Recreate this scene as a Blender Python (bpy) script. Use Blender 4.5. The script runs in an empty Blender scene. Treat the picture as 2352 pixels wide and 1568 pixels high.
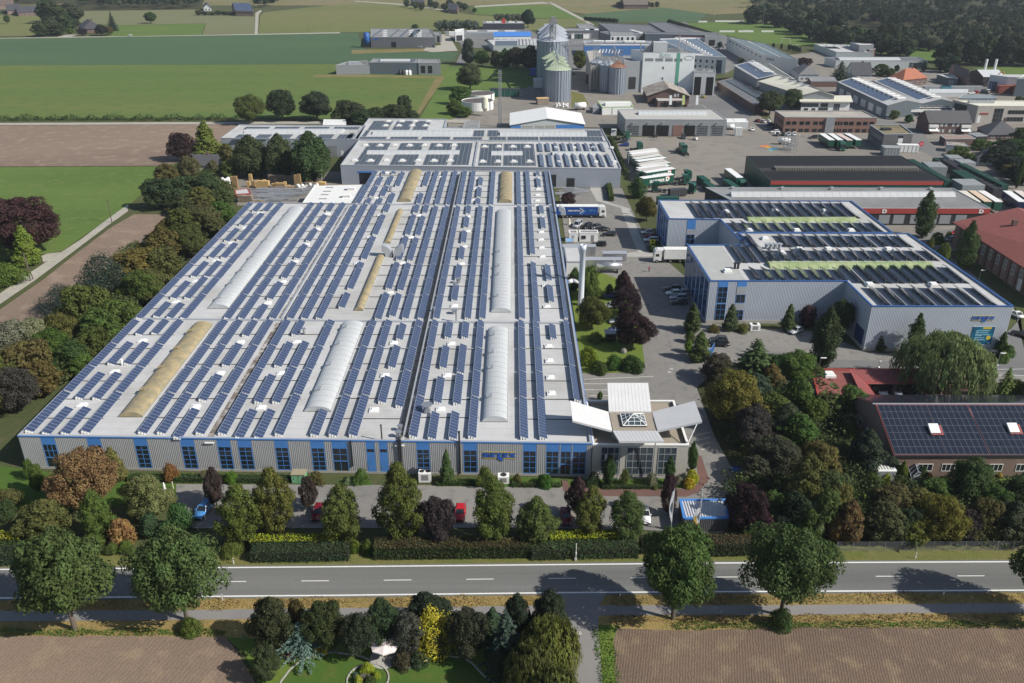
# Aerial view of a factory with solar roofs; sections: camera and light, ground, building kit, factory, halls, background, vehicles, plants, small things
import bpy,math,random
from mathutils import Vector,Matrix
C=bpy.context.scene.collection
SC=bpy.context.scene
R=math.radians
FPX,PITCH,CAMH=1950.0,R(25.6),84.9
cam=bpy.data.objects.new('camera',bpy.data.cameras.new('camera'));C.objects.link(cam)
cam.location=(0,0,CAMH);cam.rotation_euler=(R(90)-PITCH,0,0)
cam.data.sensor_width=36;cam.data.lens=36*FPX/2352;cam.data.clip_end=9000;cam.data.clip_start=1
SC.camera=cam
SUN_EL,SUN_AZ=R(39),math.atan2(9.9,-3.8)
w=bpy.data.worlds.new('World');SC.world=w;w.use_nodes=True
sky=w.node_tree.nodes.new('ShaderNodeTexSky');sky.sky_type='NISHITA';sky.sun_disc=False
sky.sun_elevation=SUN_EL;sky.sun_rotation=SUN_AZ;sky.air_density=1.0;sky.dust_density=1.0
bg=w.node_tree.nodes['Background'];bg.inputs[1].default_value=0.075
w.node_tree.links.new(sky.outputs[0],bg.inputs[0])
sl=bpy.data.lights.new('sun','SUN');sl.energy=4.2;sl.angle=R(0.5);sl.color=(1,.95,.86)
so=bpy.data.objects.new('sun',sl);C.objects.link(so)
sd=Vector((math.sin(SUN_AZ)*math.cos(SUN_EL),math.cos(SUN_AZ)*math.cos(SUN_EL),math.sin(SUN_EL)))
so.rotation_euler=sd.to_track_quat('Z','Y').to_euler()
so.location=(0,0,200)
SC.view_settings.view_transform='Standard';SC.view_settings.look='None'
SC.view_settings.exposure=0.5;SC.view_settings.gamma=1
SC.render.engine='CYCLES'
SC.cycles.max_bounces=5;SC.cycles.diffuse_bounces=2;SC.cycles.glossy_bounces=2
SC.cycles.transmission_bounces=3;SC.cycles.transparent_max_bounces=6;SC.cycles.volume_bounces=0
try:SC.cycles.use_denoising=True
except Exception:pass
TL={'':(0,0,1)}
for i,c in enumerate('ABCDEFGHIJKL'):
 TL[c]=((0,781,1571.1)[i%3],(0,390.5,781,1177.8)[i//3],.33204)
for c,x,y in(('m',1171.4,0),('n',1632.8,56.8),('o',1855,106.5),('p',1348.9,234.3),('q',1855,319.5),('r',816.4,0),('t',355,248.5)):TL[c]=(x,y,.2113)
TL['u']=(1277.9,426,.2717);TL['v']=(1277.9,816.4,.2717);TL['w']=(0,0,.2717)
def ray(T,x,y):
 a,b,c=TL[T];x=a+c*x;y=b+c*y
 v=(y-784)/FPX
 return(x-1176)/FPX,math.cos(PITCH)-v*math.sin(PITCH),math.sin(PITCH)+v*math.cos(PITCH)
def at(T,x,y,h=0.0):
 a,f,d=ray(T,x,y);t=(CAMH-h)/d
 return Vector((a*t,f*t,h))
def hgt(T,x,yt,yb):
 Y=at(T,x,yb).y;a,f,d=ray(T,x,yt)
 return CAMH-Y*d/f
ORG={}
def tag(o,label=None,cat=None,group=None,kind=None):
 if label:o['label']=label
 if cat:o['category']=cat
 if group:o['group']=group
 if kind:o['kind']=kind
 return o
def thing(name,label,cat,loc=(0,0,0),rz=0,group=None):
 o=bpy.data.objects.new(name,None);C.objects.link(o)
 o.location=loc;o.rotation_euler=(0,0,rz);o.empty_display_size=.2
 ORG[o.name]=Vector(loc)
 return tag(o,label,cat,group)
def copy_tree(o,parent=None):
 c=o.copy();C.objects.link(c);c.parent=parent
 for ch in list(o.children):copy_tree(ch,c)
 return c
def paint(o,col):
 o.color=(*col,1)
 for ch in o.children:paint(ch,col)
class MB:
 def __init__(s):s.v=[];s.f=[];s.smooth=False;s.m=[];s.cur=0
 def add(s,vs,fs):
  b=len(s.v);s.v+=[tuple(p)for p in vs]
  for f in fs:s.f.append(tuple(b+i for i in f));s.m.append(s.cur)
  return s
 def poly(s,pts):return s.add(pts,[tuple(range(len(pts)))])
 def box(s,c,size,rz=0,tilt=None):
  x,y,z=size[0]/2,size[1]/2,size[2]/2
  vs=[Vector((a*x,b*y,d*z))for a in(-1,1)for b in(-1,1)for d in(-1,1)]
  M=Matrix.Rotation(rz,3,'Z')
  if tilt:M=M@Matrix.Rotation(tilt[1],3,tilt[0])
  c=Vector(c)
  return s.add([M@p+c for p in vs],[(0,1,3,2),(4,6,7,5),(0,4,5,1),(2,3,7,6),(0,2,6,4),(1,5,7,3)])
 def obox(s,o,ux,uy,uz):
  o=Vector(o);vs=[o+ux*a+uy*b+uz*d for a in(0,1)for b in(0,1)for d in(0,1)]
  return s.add(vs,[(0,1,3,2),(4,6,7,5),(0,4,5,1),(2,3,7,6),(0,2,6,4),(1,5,7,3)])
 def prism(s,pts,z0,z1,top=True,bot=False):
  n=len(pts);vs=[(p[0],p[1],z0)for p in pts]+[(p[0],p[1],z1)for p in pts]
  fs=[(i,(i+1)%n,n+(i+1)%n,n+i)for i in range(n)]
  if top:fs.append(tuple(range(n,2*n)))
  if bot:fs.append(tuple(reversed(range(n))))
  return s.add(vs,fs)
 def tube(s,p0,p1,r0,r1=None,n=8,cap=True):
  p0=Vector(p0);p1=Vector(p1);r1=r0 if r1 is None else r1
  d=(p1-p0).normalized();a=d.orthogonal().normalized();b=d.cross(a)
  vs=[p0+(a*math.cos(t)+b*math.sin(t))*r0 for t in[2*math.pi*i/n for i in range(n)]]
  vs+=[p1+(a*math.cos(t)+b*math.sin(t))*r1 for t in[2*math.pi*i/n for i in range(n)]]
  fs=[(i,(i+1)%n,n+(i+1)%n,n+i)for i in range(n)]
  if cap:fs+=[tuple(range(n,2*n)),tuple(reversed(range(n)))]
  return s.add(vs,fs)
 def lathe(s,c,prof,n=32):
  c=Vector(c);m=len(prof)
  vs=[c+Vector((r*math.cos(t),r*math.sin(t),z))for r,z in prof for t in[2*math.pi*i/n for i in range(n)]]
  fs=[(k*n+i,k*n+(i+1)%n,(k+1)*n+(i+1)%n,(k+1)*n+i)for k in range(m-1)for i in range(n)]
  return s.add(vs,fs)
 def loft(s,secs,close=True):
  n=len(secs[0]);vs=[p for q in secs for p in q]
  fs=[(k*n+i,k*n+(i+1)%n,(k+1)*n+(i+1)%n,(k+1)*n+i)for k in range(len(secs)-1)for i in range(n)]
  if close:fs+=[tuple(reversed(range(n))),tuple(range((len(secs)-1)*n,len(secs)*n))]
  return s.add(vs,fs)
 def build(s,name,mat,parent=None,smooth=False):
  o0=ORG.get(parent.name,Vector((0,0,0)))if parent else Vector((0,0,0))
  me=bpy.data.meshes.new(name)
  me.from_pydata([(p[0]-o0.x,p[1]-o0.y,p[2]-o0.z)for p in s.v],[],s.f)
  for m in(mat if isinstance(mat,(list,tuple))else[mat]):me.materials.append(m)
  if isinstance(mat,(list,tuple)):me.polygons.foreach_set('material_index',s.m)
  if smooth:me.polygons.foreach_set('use_smooth',[True]*len(s.f))
  me.update()
  o=bpy.data.objects.new(name,me);C.objects.link(o)
  if parent:o.parent=parent
  ORG[o.name]=o0
  return o
 def solo(s,name,mat,label,cat,group=None,smooth=False):
  n=len(s.v);cx=sum(p[0]for p in s.v)/n;cy=sum(p[1]for p in s.v)/n;cz=min(p[2]for p in s.v)
  s.v=[(p[0]-cx,p[1]-cy,p[2]-cz)for p in s.v]
  o=s.build(name,mat,None,smooth);o.location=(cx,cy,cz);ORG[o.name]=Vector((cx,cy,cz))
  return tag(o,label,cat,group)
def nt(name):
 m=bpy.data.materials.new(name);m.use_nodes=True
 t=m.node_tree;return m,t,t.nodes['Principled BSDF'],t.nodes.new,t.links.new
MT={}
def mat(name,col,rough=.7,var=.12,scale=.5,metal=0,bump=0,bscale=8,spec=.3,col2=None,c2scale=.1,c2lo=.45,c2hi=.6,stretch=None):
 if name in MT:return MT[name]
 m,t,b,N,L=nt(name)
 b.inputs['Roughness'].default_value=rough;b.inputs['Metallic'].default_value=metal
 b.inputs['Specular IOR Level'].default_value=spec
 tc=N('ShaderNodeTexCoord');src=tc.outputs['Object']
 if stretch:
  mp=N('ShaderNodeMapping');mp.inputs['Scale'].default_value=stretch;L(src,mp.inputs[0]);src=mp.outputs[0]
 nz=N('ShaderNodeTexNoise');nz.inputs['Scale'].default_value=scale;nz.inputs['Detail'].default_value=6;nz.inputs['Roughness'].default_value=.65
 L(src,nz.inputs['Vector'])
 mr=N('ShaderNodeMapRange');mr.inputs[1].default_value=.25;mr.inputs[2].default_value=.75
 mr.inputs[3].default_value=1-var;mr.inputs[4].default_value=1+var;L(nz.outputs[0],mr.inputs[0])
 mx=N('ShaderNodeVectorMath');mx.operation='SCALE';L(mr.outputs[0],mx.inputs['Scale'])
 if col2:
  n2=N('ShaderNodeTexNoise');n2.inputs['Scale'].default_value=c2scale;n2.inputs['Detail'].default_value=5;L(src,n2.inputs['Vector'])
  r2=N('ShaderNodeMapRange');r2.inputs[1].default_value=c2lo;r2.inputs[2].default_value=c2hi;L(n2.outputs[0],r2.inputs[0])
  mc=N('ShaderNodeMix');mc.data_type='RGBA';L(r2.outputs[0],mc.inputs[0])
  mc.inputs[6].default_value=(*col,1);mc.inputs[7].default_value=(*col2,1);L(mc.outputs[2],mx.inputs[0])
 else:mx.inputs[0].default_value=col
 L(mx.outputs[0],b.inputs['Base Color'])
 if bump:
  nb=N('ShaderNodeTexNoise');nb.inputs['Scale'].default_value=bscale;nb.inputs['Detail'].default_value=4;L(src,nb.inputs['Vector'])
  bp=N('ShaderNodeBump');bp.inputs['Strength'].default_value=1;bp.inputs['Distance'].default_value=bump
  L(nb.outputs[0],bp.inputs['Height']);L(bp.outputs[0],b.inputs['Normal'])
 MT[name]=m;return m
def paintmat(name,rough=.35,metal=0,mul=1.0,var=.05):
 if name in MT:return MT[name]
 m,t,b,N,L=nt(name);oi=N('ShaderNodeObjectInfo')
 tc=N('ShaderNodeTexCoord');nz=N('ShaderNodeTexNoise');nz.inputs['Scale'].default_value=1.5;L(tc.outputs['Object'],nz.inputs['Vector'])
 mr=N('ShaderNodeMapRange');mr.inputs[3].default_value=mul*(1-var);mr.inputs[4].default_value=mul*(1+var);L(nz.outputs[0],mr.inputs[0])
 mx=N('ShaderNodeVectorMath');mx.operation='SCALE';L(oi.outputs['Color'],mx.inputs[0]);L(mr.outputs[0],mx.inputs['Scale'])
 L(mx.outputs[0],b.inputs['Base Color']);b.inputs['Roughness'].default_value=rough;b.inputs['Metallic'].default_value=metal
 MT[name]=m;return m
def leafmat(name,trans=.35):
 m,t,b,N,L=nt(name);oi=N('ShaderNodeObjectInfo');ge=N('ShaderNodeNewGeometry')
 tc=N('ShaderNodeTexCoord');nz=N('ShaderNodeTexNoise');nz.inputs['Scale'].default_value=.55;nz.inputs['Detail'].default_value=3;L(tc.outputs['Object'],nz.inputs['Vector'])
 hs=N('ShaderNodeHueSaturation');L(oi.outputs['Color'],hs.inputs['Color'])
 m1=N('ShaderNodeMapRange');m1.inputs[3].default_value=.72;m1.inputs[4].default_value=1.3;L(ge.outputs['Random Per Island'],m1.inputs[0])
 m2=N('ShaderNodeMapRange');m2.inputs[1].default_value=.3;m2.inputs[2].default_value=.7;m2.inputs[3].default_value=.75;m2.inputs[4].default_value=1.25;L(nz.outputs[0],m2.inputs[0])
 mm=N('ShaderNodeMath');mm.operation='MULTIPLY';L(m1.outputs[0],mm.inputs[0]);L(m2.outputs[0],mm.inputs[1]);L(mm.outputs[0],hs.inputs['Value'])
 m3=N('ShaderNodeMapRange');m3.inputs[1].default_value=.3;m3.inputs[2].default_value=.7;m3.inputs[3].default_value=.49;m3.inputs[4].default_value=.518;L(nz.outputs[0],m3.inputs[0]);L(m3.outputs[0],hs.inputs['Hue'])
 L(hs.outputs[0],b.inputs['Base Color']);b.inputs['Roughness'].default_value=.7;b.inputs['Specular IOR Level'].default_value=.08
 tr=N('ShaderNodeBsdfTranslucent');L(hs.outputs[0],tr.inputs['Color'])
 ms=N('ShaderNodeMixShader');ms.inputs[0].default_value=trans
 L(b.outputs[0],ms.inputs[1]);L(tr.outputs[0],ms.inputs[2]);L(ms.outputs[0],t.nodes['Material Output'].inputs['Surface'])
 MT[name]=m;return m
def fieldmat(name,c1,c2,c3=None,nscale=.02,rows=None,rowamp=.25,fine=3.0,fvar=.25,bump=.05,rough=.95,streak=None):
 m,t,b,N,L=nt(name);b.inputs['Roughness'].default_value=rough;b.inputs['Specular IOR Level'].default_value=.1
 tc=N('ShaderNodeTexCoord');src=tc.outputs['Object']
 sv=src
 if streak:
  mp=N('ShaderNodeMapping');mp.inputs['Scale'].default_value=streak;L(src,mp.inputs[0]);sv=mp.outputs[0]
 n1=N('ShaderNodeTexNoise');n1.inputs['Scale'].default_value=nscale;n1.inputs['Detail'].default_value=8;n1.inputs['Roughness'].default_value=.6;L(sv,n1.inputs['Vector'])
 r1=N('ShaderNodeMapRange');r1.inputs[1].default_value=.38;r1.inputs[2].default_value=.62;L(n1.outputs[0],r1.inputs[0])
 mc=N('ShaderNodeMix');mc.data_type='RGBA';mc.inputs[6].default_value=(*c1,1);mc.inputs[7].default_value=(*c2,1);L(r1.outputs[0],mc.inputs[0])
 col=mc.outputs[2]
 if c3:
  n3=N('ShaderNodeTexNoise');n3.inputs['Scale'].default_value=nscale*9;n3.inputs['Detail'].default_value=6;L(src,n3.inputs['Vector'])
  r3=N('ShaderNodeMapRange');r3.inputs[1].default_value=.52;r3.inputs[2].default_value=.72;L(n3.outputs[0],r3.inputs[0])
  m3=N('ShaderNodeMix');m3.data_type='RGBA';L(r3.outputs[0],m3.inputs[0]);L(col,m3.inputs[6]);m3.inputs[7].default_value=(*c3,1);col=m3.outputs[2]
 n2=N('ShaderNodeTexNoise');n2.inputs['Scale'].default_value=fine;n2.inputs['Detail'].default_value=5;n2.inputs['Roughness'].default_value=.75;L(src,n2.inputs['Vector'])
 r2=N('ShaderNodeMapRange');r2.inputs[1].default_value=.25;r2.inputs[2].default_value=.75;r2.inputs[3].default_value=1-fvar;r2.inputs[4].default_value=1+fvar;L(n2.outputs[0],r2.inputs[0])
 hgt_=n2.outputs[0]
 if rows:
  ang,sp=rows
  mp2=N('ShaderNodeMapping');mp2.inputs['Rotation'].default_value=(0,0,ang);L(src,mp2.inputs[0])
  wv=N('ShaderNodeTexWave');wv.inputs['Scale'].default_value=.31416/sp;wv.inputs['Distortion'].default_value=3.5;wv.inputs['Detail'].default_value=4;wv.inputs['Detail Scale'].default_value=1.4;L(mp2.outputs[0],wv.inputs['Vector'])
  ad=N('ShaderNodeMath');ad.operation='MULTIPLY_ADD';ad.inputs[1].default_value=rowamp*2;L(wv.outputs['Fac'],ad.inputs[0]);L(n2.outputs[0],ad.inputs[2]);hgt_=ad.outputs[0]
 mx=N('ShaderNodeVectorMath');mx.operation='SCALE';L(col,mx.inputs[0]);L(r2.outputs[0],mx.inputs['Scale'])
 L(mx.outputs[0],b.inputs['Base Color'])
 if bump:
  bp=N('ShaderNodeBump');bp.inputs['Strength'].default_value=1;bp.inputs['Distance'].default_value=bump;L(hgt_,bp.inputs['Height']);L(bp.outputs[0],b.inputs['Normal'])
 MT[name]=m;return m
def brickmat(name,col,mort,sx=.25,sy=.08,rough=.85):
 m,t,b,N,L=nt(name);b.inputs['Roughness'].default_value=rough
 tc=N('ShaderNodeTexCoord');sp=N('ShaderNodeSeparateXYZ');L(tc.outputs['Object'],sp.inputs[0])
 ad=N('ShaderNodeMath');ad.operation='ADD';L(sp.outputs[0],ad.inputs[0]);L(sp.outputs[1],ad.inputs[1])
 cb=N('ShaderNodeCombineXYZ');L(ad.outputs[0],cb.inputs[0]);L(sp.outputs[2],cb.inputs[1])
 br=N('ShaderNodeTexBrick');br.inputs['Scale'].default_value=1;br.inputs['Brick Width'].default_value=sx;br.inputs['Row Height'].default_value=sy
 br.inputs['Mortar Size'].default_value=.012;br.inputs['Color1'].default_value=(*col,1);br.inputs['Color2'].default_value=(*[c*.65 for c in col],1);br.inputs['Mortar'].default_value=(*mort,1)
 L(cb.outputs[0],br.inputs['Vector'])
 nz=N('ShaderNodeTexNoise');nz.inputs['Scale'].default_value=.8;nz.inputs['Detail'].default_value=5;L(tc.outputs['Object'],nz.inputs['Vector'])
 mr=N('ShaderNodeMapRange');mr.inputs[3].default_value=.75;mr.inputs[4].default_value=1.25;L(nz.outputs[0],mr.inputs[0])
 mx=N('ShaderNodeVectorMath');mx.operation='SCALE';L(br.outputs['Color'],mx.inputs[0]);L(mr.outputs[0],mx.inputs['Scale']);L(mx.outputs[0],b.inputs['Base Color'])
 MT[name]=m;return m
def corrmat(name,col,period=.3,axis='XY',rough=.5,metal=.2,depth=.03,var=.08,col2=None):
 m,t,b,N,L=nt(name);b.inputs['Roughness'].default_value=rough;b.inputs['Metallic'].default_value=metal
 tc=N('ShaderNodeTexCoord');sp=N('ShaderNodeSeparateXYZ');L(tc.outputs['Object'],sp.inputs[0])
 if axis=='XY':
  ad=N('ShaderNodeMath');ad.operation='ADD';L(sp.outputs[0],ad.inputs[0]);L(sp.outputs[1],ad.inputs[1]);s_=ad.outputs[0]
 else:s_=sp.outputs['XYZ'.index(axis)]
 mu=N('ShaderNodeMath');mu.operation='MULTIPLY';mu.inputs[1].default_value=2*math.pi/period;L(s_,mu.inputs[0])
 sn=N('ShaderNodeMath');sn.operation='SINE';L(mu.outputs[0],sn.inputs[0])
 bp=N('ShaderNodeBump');bp.inputs['Distance'].default_value=depth;L(sn.outputs[0],bp.inputs['Height']);L(bp.outputs[0],b.inputs['Normal'])
 nz=N('ShaderNodeTexNoise');nz.inputs['Scale'].default_value=.3;nz.inputs['Detail'].default_value=5;L(tc.outputs['Object'],nz.inputs['Vector'])
 mr=N('ShaderNodeMapRange');mr.inputs[3].default_value=1-var;mr.inputs[4].default_value=1+var;L(nz.outputs[0],mr.inputs[0])
 mx=N('ShaderNodeVectorMath');mx.operation='SCALE';mx.inputs[0].default_value=col;L(mr.outputs[0],mx.inputs['Scale']);L(mx.outputs[0],b.inputs['Base Color'])
 MT[name]=m;return m
def pvmat(name,cell,line,mx_=1.0,my_=1.65,lw=.05,rough=.12,spec=.5):
 m,t,b,N,L=nt(name);b.inputs['Roughness'].default_value=rough;b.inputs['Specular IOR Level'].default_value=spec
 tc=N('ShaderNodeTexCoord');sp=N('ShaderNodeSeparateXYZ');L(tc.outputs['UV'],sp.inputs[0])
 def band(o,per):
  d=N('ShaderNodeMath');d.operation='DIVIDE';d.inputs[1].default_value=per;L(o,d.inputs[0])
  f=N('ShaderNodeMath');f.operation='FRACT';L(d.outputs[0],f.inputs[0])
  l=N('ShaderNodeMath');l.operation='LESS_THAN';l.inputs[1].default_value=lw/per;L(f.outputs[0],l.inputs[0]);return l.outputs[0]
 a=band(sp.outputs[0],mx_);c=band(sp.outputs[1],my_)
 mm=N('ShaderNodeMath');mm.operation='MAXIMUM';L(a,mm.inputs[0]);L(c,mm.inputs[1])
 nz=N('ShaderNodeTexNoise');nz.inputs['Scale'].default_value=.9;L(tc.outputs['Object'],nz.inputs['Vector'])
 mr=N('ShaderNodeMapRange');mr.inputs[3].default_value=.8;mr.inputs[4].default_value=1.2;L(nz.outputs[0],mr.inputs[0])
 mx=N('ShaderNodeVectorMath');mx.operation='SCALE';mx.inputs[0].default_value=cell;L(mr.outputs[0],mx.inputs['Scale'])
 mc=N('ShaderNodeMix');mc.data_type='RGBA';L(mm.outputs[0],mc.inputs[0]);L(mx.outputs[0],mc.inputs[6]);mc.inputs[7].default_value=(*line,1)
 L(mc.outputs[2],b.inputs['Base Color']);MT[name]=m;return m
M_glass=mat('glass',(.02,.025,.03),.06,.3,.4,spec=.6)
M_glass2=mat('office_glass',(.05,.07,.085),.08,.35,.6,spec=.6)
M_white=mat('white_paint',(.72,.72,.70),.5,.06,.6)
M_cap=mat('light_metal',(.42,.44,.47),.4,.06,.5,metal=.3)
M_blue=mat('blue_panel',(.07,.215,.53),.45,.08,.7)
M_grey=mat('grey_paint',(.22,.22,.23),.6,.1,.6)
M_dark=mat('dark_metal',(.03,.032,.035),.5,.2,1)
M_black=mat('black_rubber',(.012,.012,.013),.8,.2,2)
M_conc=mat('concrete',(.36,.35,.32),.85,.15,.5,bump=.01)
M_membrane=mat('roof_membrane',(.47,.47,.47),.75,.09,.35,col2=(.385,.38,.365),c2scale=.07,c2lo=.46,c2hi=.68)
def seams(m,per=2.1,w_=.045,k=.8):
 t=m.node_tree;N,L=t.nodes.new,t.links.new;b=t.nodes['Principled BSDF'];src=b.inputs['Base Color'].links[0].from_socket
 tc=N('ShaderNodeTexCoord');sp=N('ShaderNodeSeparateXYZ');L(tc.outputs['Object'],sp.inputs[0]);d=N('ShaderNodeMath');d.operation='DIVIDE';d.inputs[1].default_value=per;L(sp.outputs[1],d.inputs[0])
 f=N('ShaderNodeMath');f.operation='FRACT';L(d.outputs[0],f.inputs[0]);l=N('ShaderNodeMath');l.operation='LESS_THAN';l.inputs[1].default_value=w_;L(f.outputs[0],l.inputs[0])
 mr=N('ShaderNodeMapRange');mr.inputs[3].default_value=1;mr.inputs[4].default_value=k;L(l.outputs[0],mr.inputs[0]);mx=N('ShaderNodeVectorMath');mx.operation='SCALE';L(src,mx.inputs[0]);L(mr.outputs[0],mx.inputs['Scale']);L(mx.outputs[0],b.inputs['Base Color'])
seams(M_membrane)
M_gravelroof=mat('gravel_roof',(.30,.26,.21),.95,.35,5,bump=.05,bscale=9)
M_steel=mat('galvanised_steel',(.45,.46,.48),.35,.15,1.2,metal=.7)
M_wood=mat('pallet_wood',(.36,.24,.12),.8,.25,2)
M_bark=mat('bark',(.12,.10,.08),.95,.3,3,bump=.03,bscale=6)
M_leaf=leafmat('leaves');M_needle=leafmat('needles',.1)
M_car=paintmat('car_paint',.25)
M_soft=paintmat('coloured_surface',.7,var=.1)
PV_roof=pvmat('blue_solar_module',(.038,.056,.112),(.30,.33,.40),1.0,1.7,.06,.22)
PV_rows=pvmat('flat_solar_module',(.02,.027,.042),(.26,.27,.28),1.65,1.02,.13,.3,.3)
PV_black=pvmat('black_solar_module',(.016,.016,.017),(.05,.05,.05),1.0,1.65,.06,.6,.1)
PV_dark=pvmat('dark_solar_module',(.014,.018,.03),(.13,.14,.16),1.0,1.65,.05)
def sheet(name,m,pts,z,kind='structure',label=None):
 P=[at(*(p if len(p)==3 else('',*p)),0)for p in pts]
 mb=MB();mb.poly([(p.x,p.y,z)for p in P])
 o=mb.build(name,m)
 if mb_normal(o)<0:o.data.flip_normals()
 return tag(o,label,None,None,kind)
def mb_normal(o):
 return o.data.polygons[0].normal.z
def lerp(a,b,t):return a+(b-a)*t
def uvset(o,uvs):
 u=o.data.uv_layers.new(name='UVMap')
 flat=[]
 for q in uvs:flat+=[c for p in q for c in p]
 u.data.foreach_set('uv',flat)
hz=MB();hz.box((0,2900,48),(9000,7000,98));hz.v=[(x,y,z if z>0 else-1.5)for x,y,z in hz.v]
hm=bpy.data.materials.new('haze_air');hm.use_nodes=True;ht=hm.node_tree;ht.nodes.remove(ht.nodes['Principled BSDF'])
pv=ht.nodes.new('ShaderNodeVolumePrincipled');pv.inputs['Color'].default_value=(.80,.88,1,1);pv.inputs['Density'].default_value=.00008;pv.inputs['Anisotropy'].default_value=.2
ht.links.new(pv.outputs[0],ht.nodes['Material Output'].inputs['Volume'])
tag(hz.build('haze',hm),kind='stuff')
M_ground=fieldmat('ground_grass',(.06,.075,.03),(.075,.085,.035),(.10,.09,.05),.03,fine=2.5,fvar=.35,bump=.08)
M_asph=fieldmat('road_asphalt',(.125,.127,.122),(.17,.17,.163),(.145,.146,.14),.28,fine=6,fvar=.10,bump=.004,streak=(.02,1,1),rough=.85)
M_yard=fieldmat('yard_asphalt',(.19,.183,.172),(.225,.215,.20),(.155,.15,.142),.06,fine=4,fvar=.14,bump=.004,rough=.9)
M_pave=fieldmat('yard_paving',(.235,.215,.185),(.20,.185,.165),(.165,.155,.145),.02,fine=3,fvar=.12,bump=.004,rough=.9)
M_street=fieldmat('street_asphalt',(.15,.15,.152),(.18,.177,.172),None,.04,fine=4,fvar=.12,bump=.004,rough=.9)
M_path=fieldmat('path_asphalt',(.20,.19,.185),(.225,.215,.205),None,.1,fine=5,fvar=.10,bump=.004,rough=.9)
M_lane=fieldmat('lane_gravel',(.33,.31,.27),(.38,.36,.31),(.26,.25,.2),.1,fine=4,fvar=.15,bump=.01)
M_soilR=fieldmat('tilled_soil_right',(.165,.118,.085),(.135,.098,.075),(.215,.16,.105),.035,rows=(R(12),.36),rowamp=.16,fine=2.6,fvar=.22,bump=.085)
M_soilL=fieldmat('tilled_soil_left',(.225,.165,.12),(.19,.14,.105),(.27,.20,.135),.03,rows=(R(20),.6),rowamp=.12,fine=3.2,fvar=.22,bump=.06)
M_soilF=fieldmat('stubble_soil',(.225,.168,.128),(.185,.138,.108),(.28,.22,.165),.02,rows=(R(88),2.2),rowamp=.15,fine=1.4,fvar=.22,bump=.08,streak=(.2,1,1))
M_grassV=fieldmat('verge_grass',(.115,.13,.038),(.145,.14,.05),(.18,.155,.07),.08,fine=5,fvar=.4,bump=.06)
M_dry=fieldmat('dry_grass',(.30,.215,.085),(.22,.165,.065),(.15,.14,.05),.12,fine=4,fvar=.45,bump=.10)
M_lawn=fieldmat('lawn_grass',(.056,.108,.020),(.070,.118,.024),(.090,.112,.030),.06,fine=6,fvar=.3,bump=.03)
M_lawn2=fieldmat('bright_lawn_grass',(.105,.155,.03),(.125,.165,.036),None,.06,fine=6,fvar=.3,bump=.03)
M_meadow=fieldmat('meadow_grass',(.105,.158,.040),(.085,.138,.034),(.13,.165,.052),.03,fine=1.6,fvar=.28,bump=.08,streak=(.35,1,1))
M_crop=fieldmat('green_crop',(.094,.142,.040),(.12,.150,.044),(.076,.124,.038),.014,fine=.9,fvar=.28,bump=.15,streak=(.22,1.4,1))
M_cropD=fieldmat('dark_green_crop',(.062,.108,.058),(.074,.12,.06),(.07,.112,.055),.012,fine=1.0,fvar=.25,bump=.15,streak=(.3,1,1))
M_cropO=fieldmat('ripening_crop',(.15,.155,.062),(.128,.145,.052),(.165,.16,.075),.008,fine=.8,fvar=.2,bump=.12,streak=(.25,1,1))
M_cropG=fieldmat('greyish_crop',(.16,.165,.085),(.145,.155,.08),None,.008,fine=.8,fvar=.2,bump=.12,streak=(.3,1,1))
M_cropB=fieldmat('brownish_stubble',(.20,.165,.095),(.16,.15,.07),(.12,.14,.05),.01,fine=.7,fvar=.2,bump=.1)
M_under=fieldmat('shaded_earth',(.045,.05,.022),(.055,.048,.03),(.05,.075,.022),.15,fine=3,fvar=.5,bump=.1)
M_brick=fieldmat('red_pavers',(.155,.09,.075),(.13,.08,.07),None,.2,fine=5,fvar=.2,bump=.004)
M_earth=fieldmat('earth_track',(.21,.165,.085),(.17,.15,.06),(.12,.14,.04),.05,fine=2,fvar=.25,bump=.05)
M_mark=mat('road_marking',(.70,.70,.67),.7,.12,3)
g=MB();g.poly([(-6000,-300,-.06),(6000,-300,-.06),(6000,9000,-.06),(-6000,9000,-.06)])
tag(g.build('ground',M_ground),kind='structure')
sheet('field',M_cropB,[(-900,-40),(3200,-40),(3200,12),(-900,12)],-.03)
sheet('field',M_cropG,[('w',700,92),('w',1650,78),('w',1660,128),('w',2150,130),('w',2155,285),('w',1710,292),('w',1745,195),('w',1000,212),('w',640,190)],.0)
sheet('field',M_meadow,[('w',1000,214),('w',1740,197),('w',1700,292),('w',1100,306),('w',900,306)],.0)
sheet('field',M_cropO,[('w',-900,130),('w',360,125),('w',380,215),('w',290,300),('w',-900,318)],.0)
sheet('field',M_cropO,[('A',1788,232),('A',1800,105),('A',1830,82),('A',2352,28),('B',300,15),('B',560,45),('B',900,100),('B',1300,130),('B',1400,200),('B',560,215),('B',0,222)],.0)
sheet('field',M_meadow,[('B',930,95),('B',900,50),('B',1400,30),('B',1470,35),('B',1660,130),('B',1250,120)],.02)
sheet('field',M_cropO,[('B',1150,130),('B',1660,130),('B',1740,175),('B',1300,210)],.02)
sheet('field',M_cropB,[('B',1500,30),('B',1900,40),('B',2250,50),('B',1700,95),('B',1600,80)],.02)
sheet('field',M_cropD,[('B',1640,125),('B',1720,95),('B',2250,50),('B',2352,60),('C',160,95),('C',100,150),('B',2300,150),('B',1760,150)],.03)
sheet('field',M_cropB,[('B',2200,45),('B',2300,-10),('C',440,-10),('C',430,90),('C',200,100)],.04)
sheet('football_pitch',M_meadow,[('C',20,160),('C',480,140),('C',760,215),('C',940,275),('C',900,320),('C',560,300),('C',270,240),('C',120,215)],.05)
sheet('field',M_meadow,[('C',1590,320),('C',1750,340),('C',1720,430),('C',1560,395)],.04)
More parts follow.
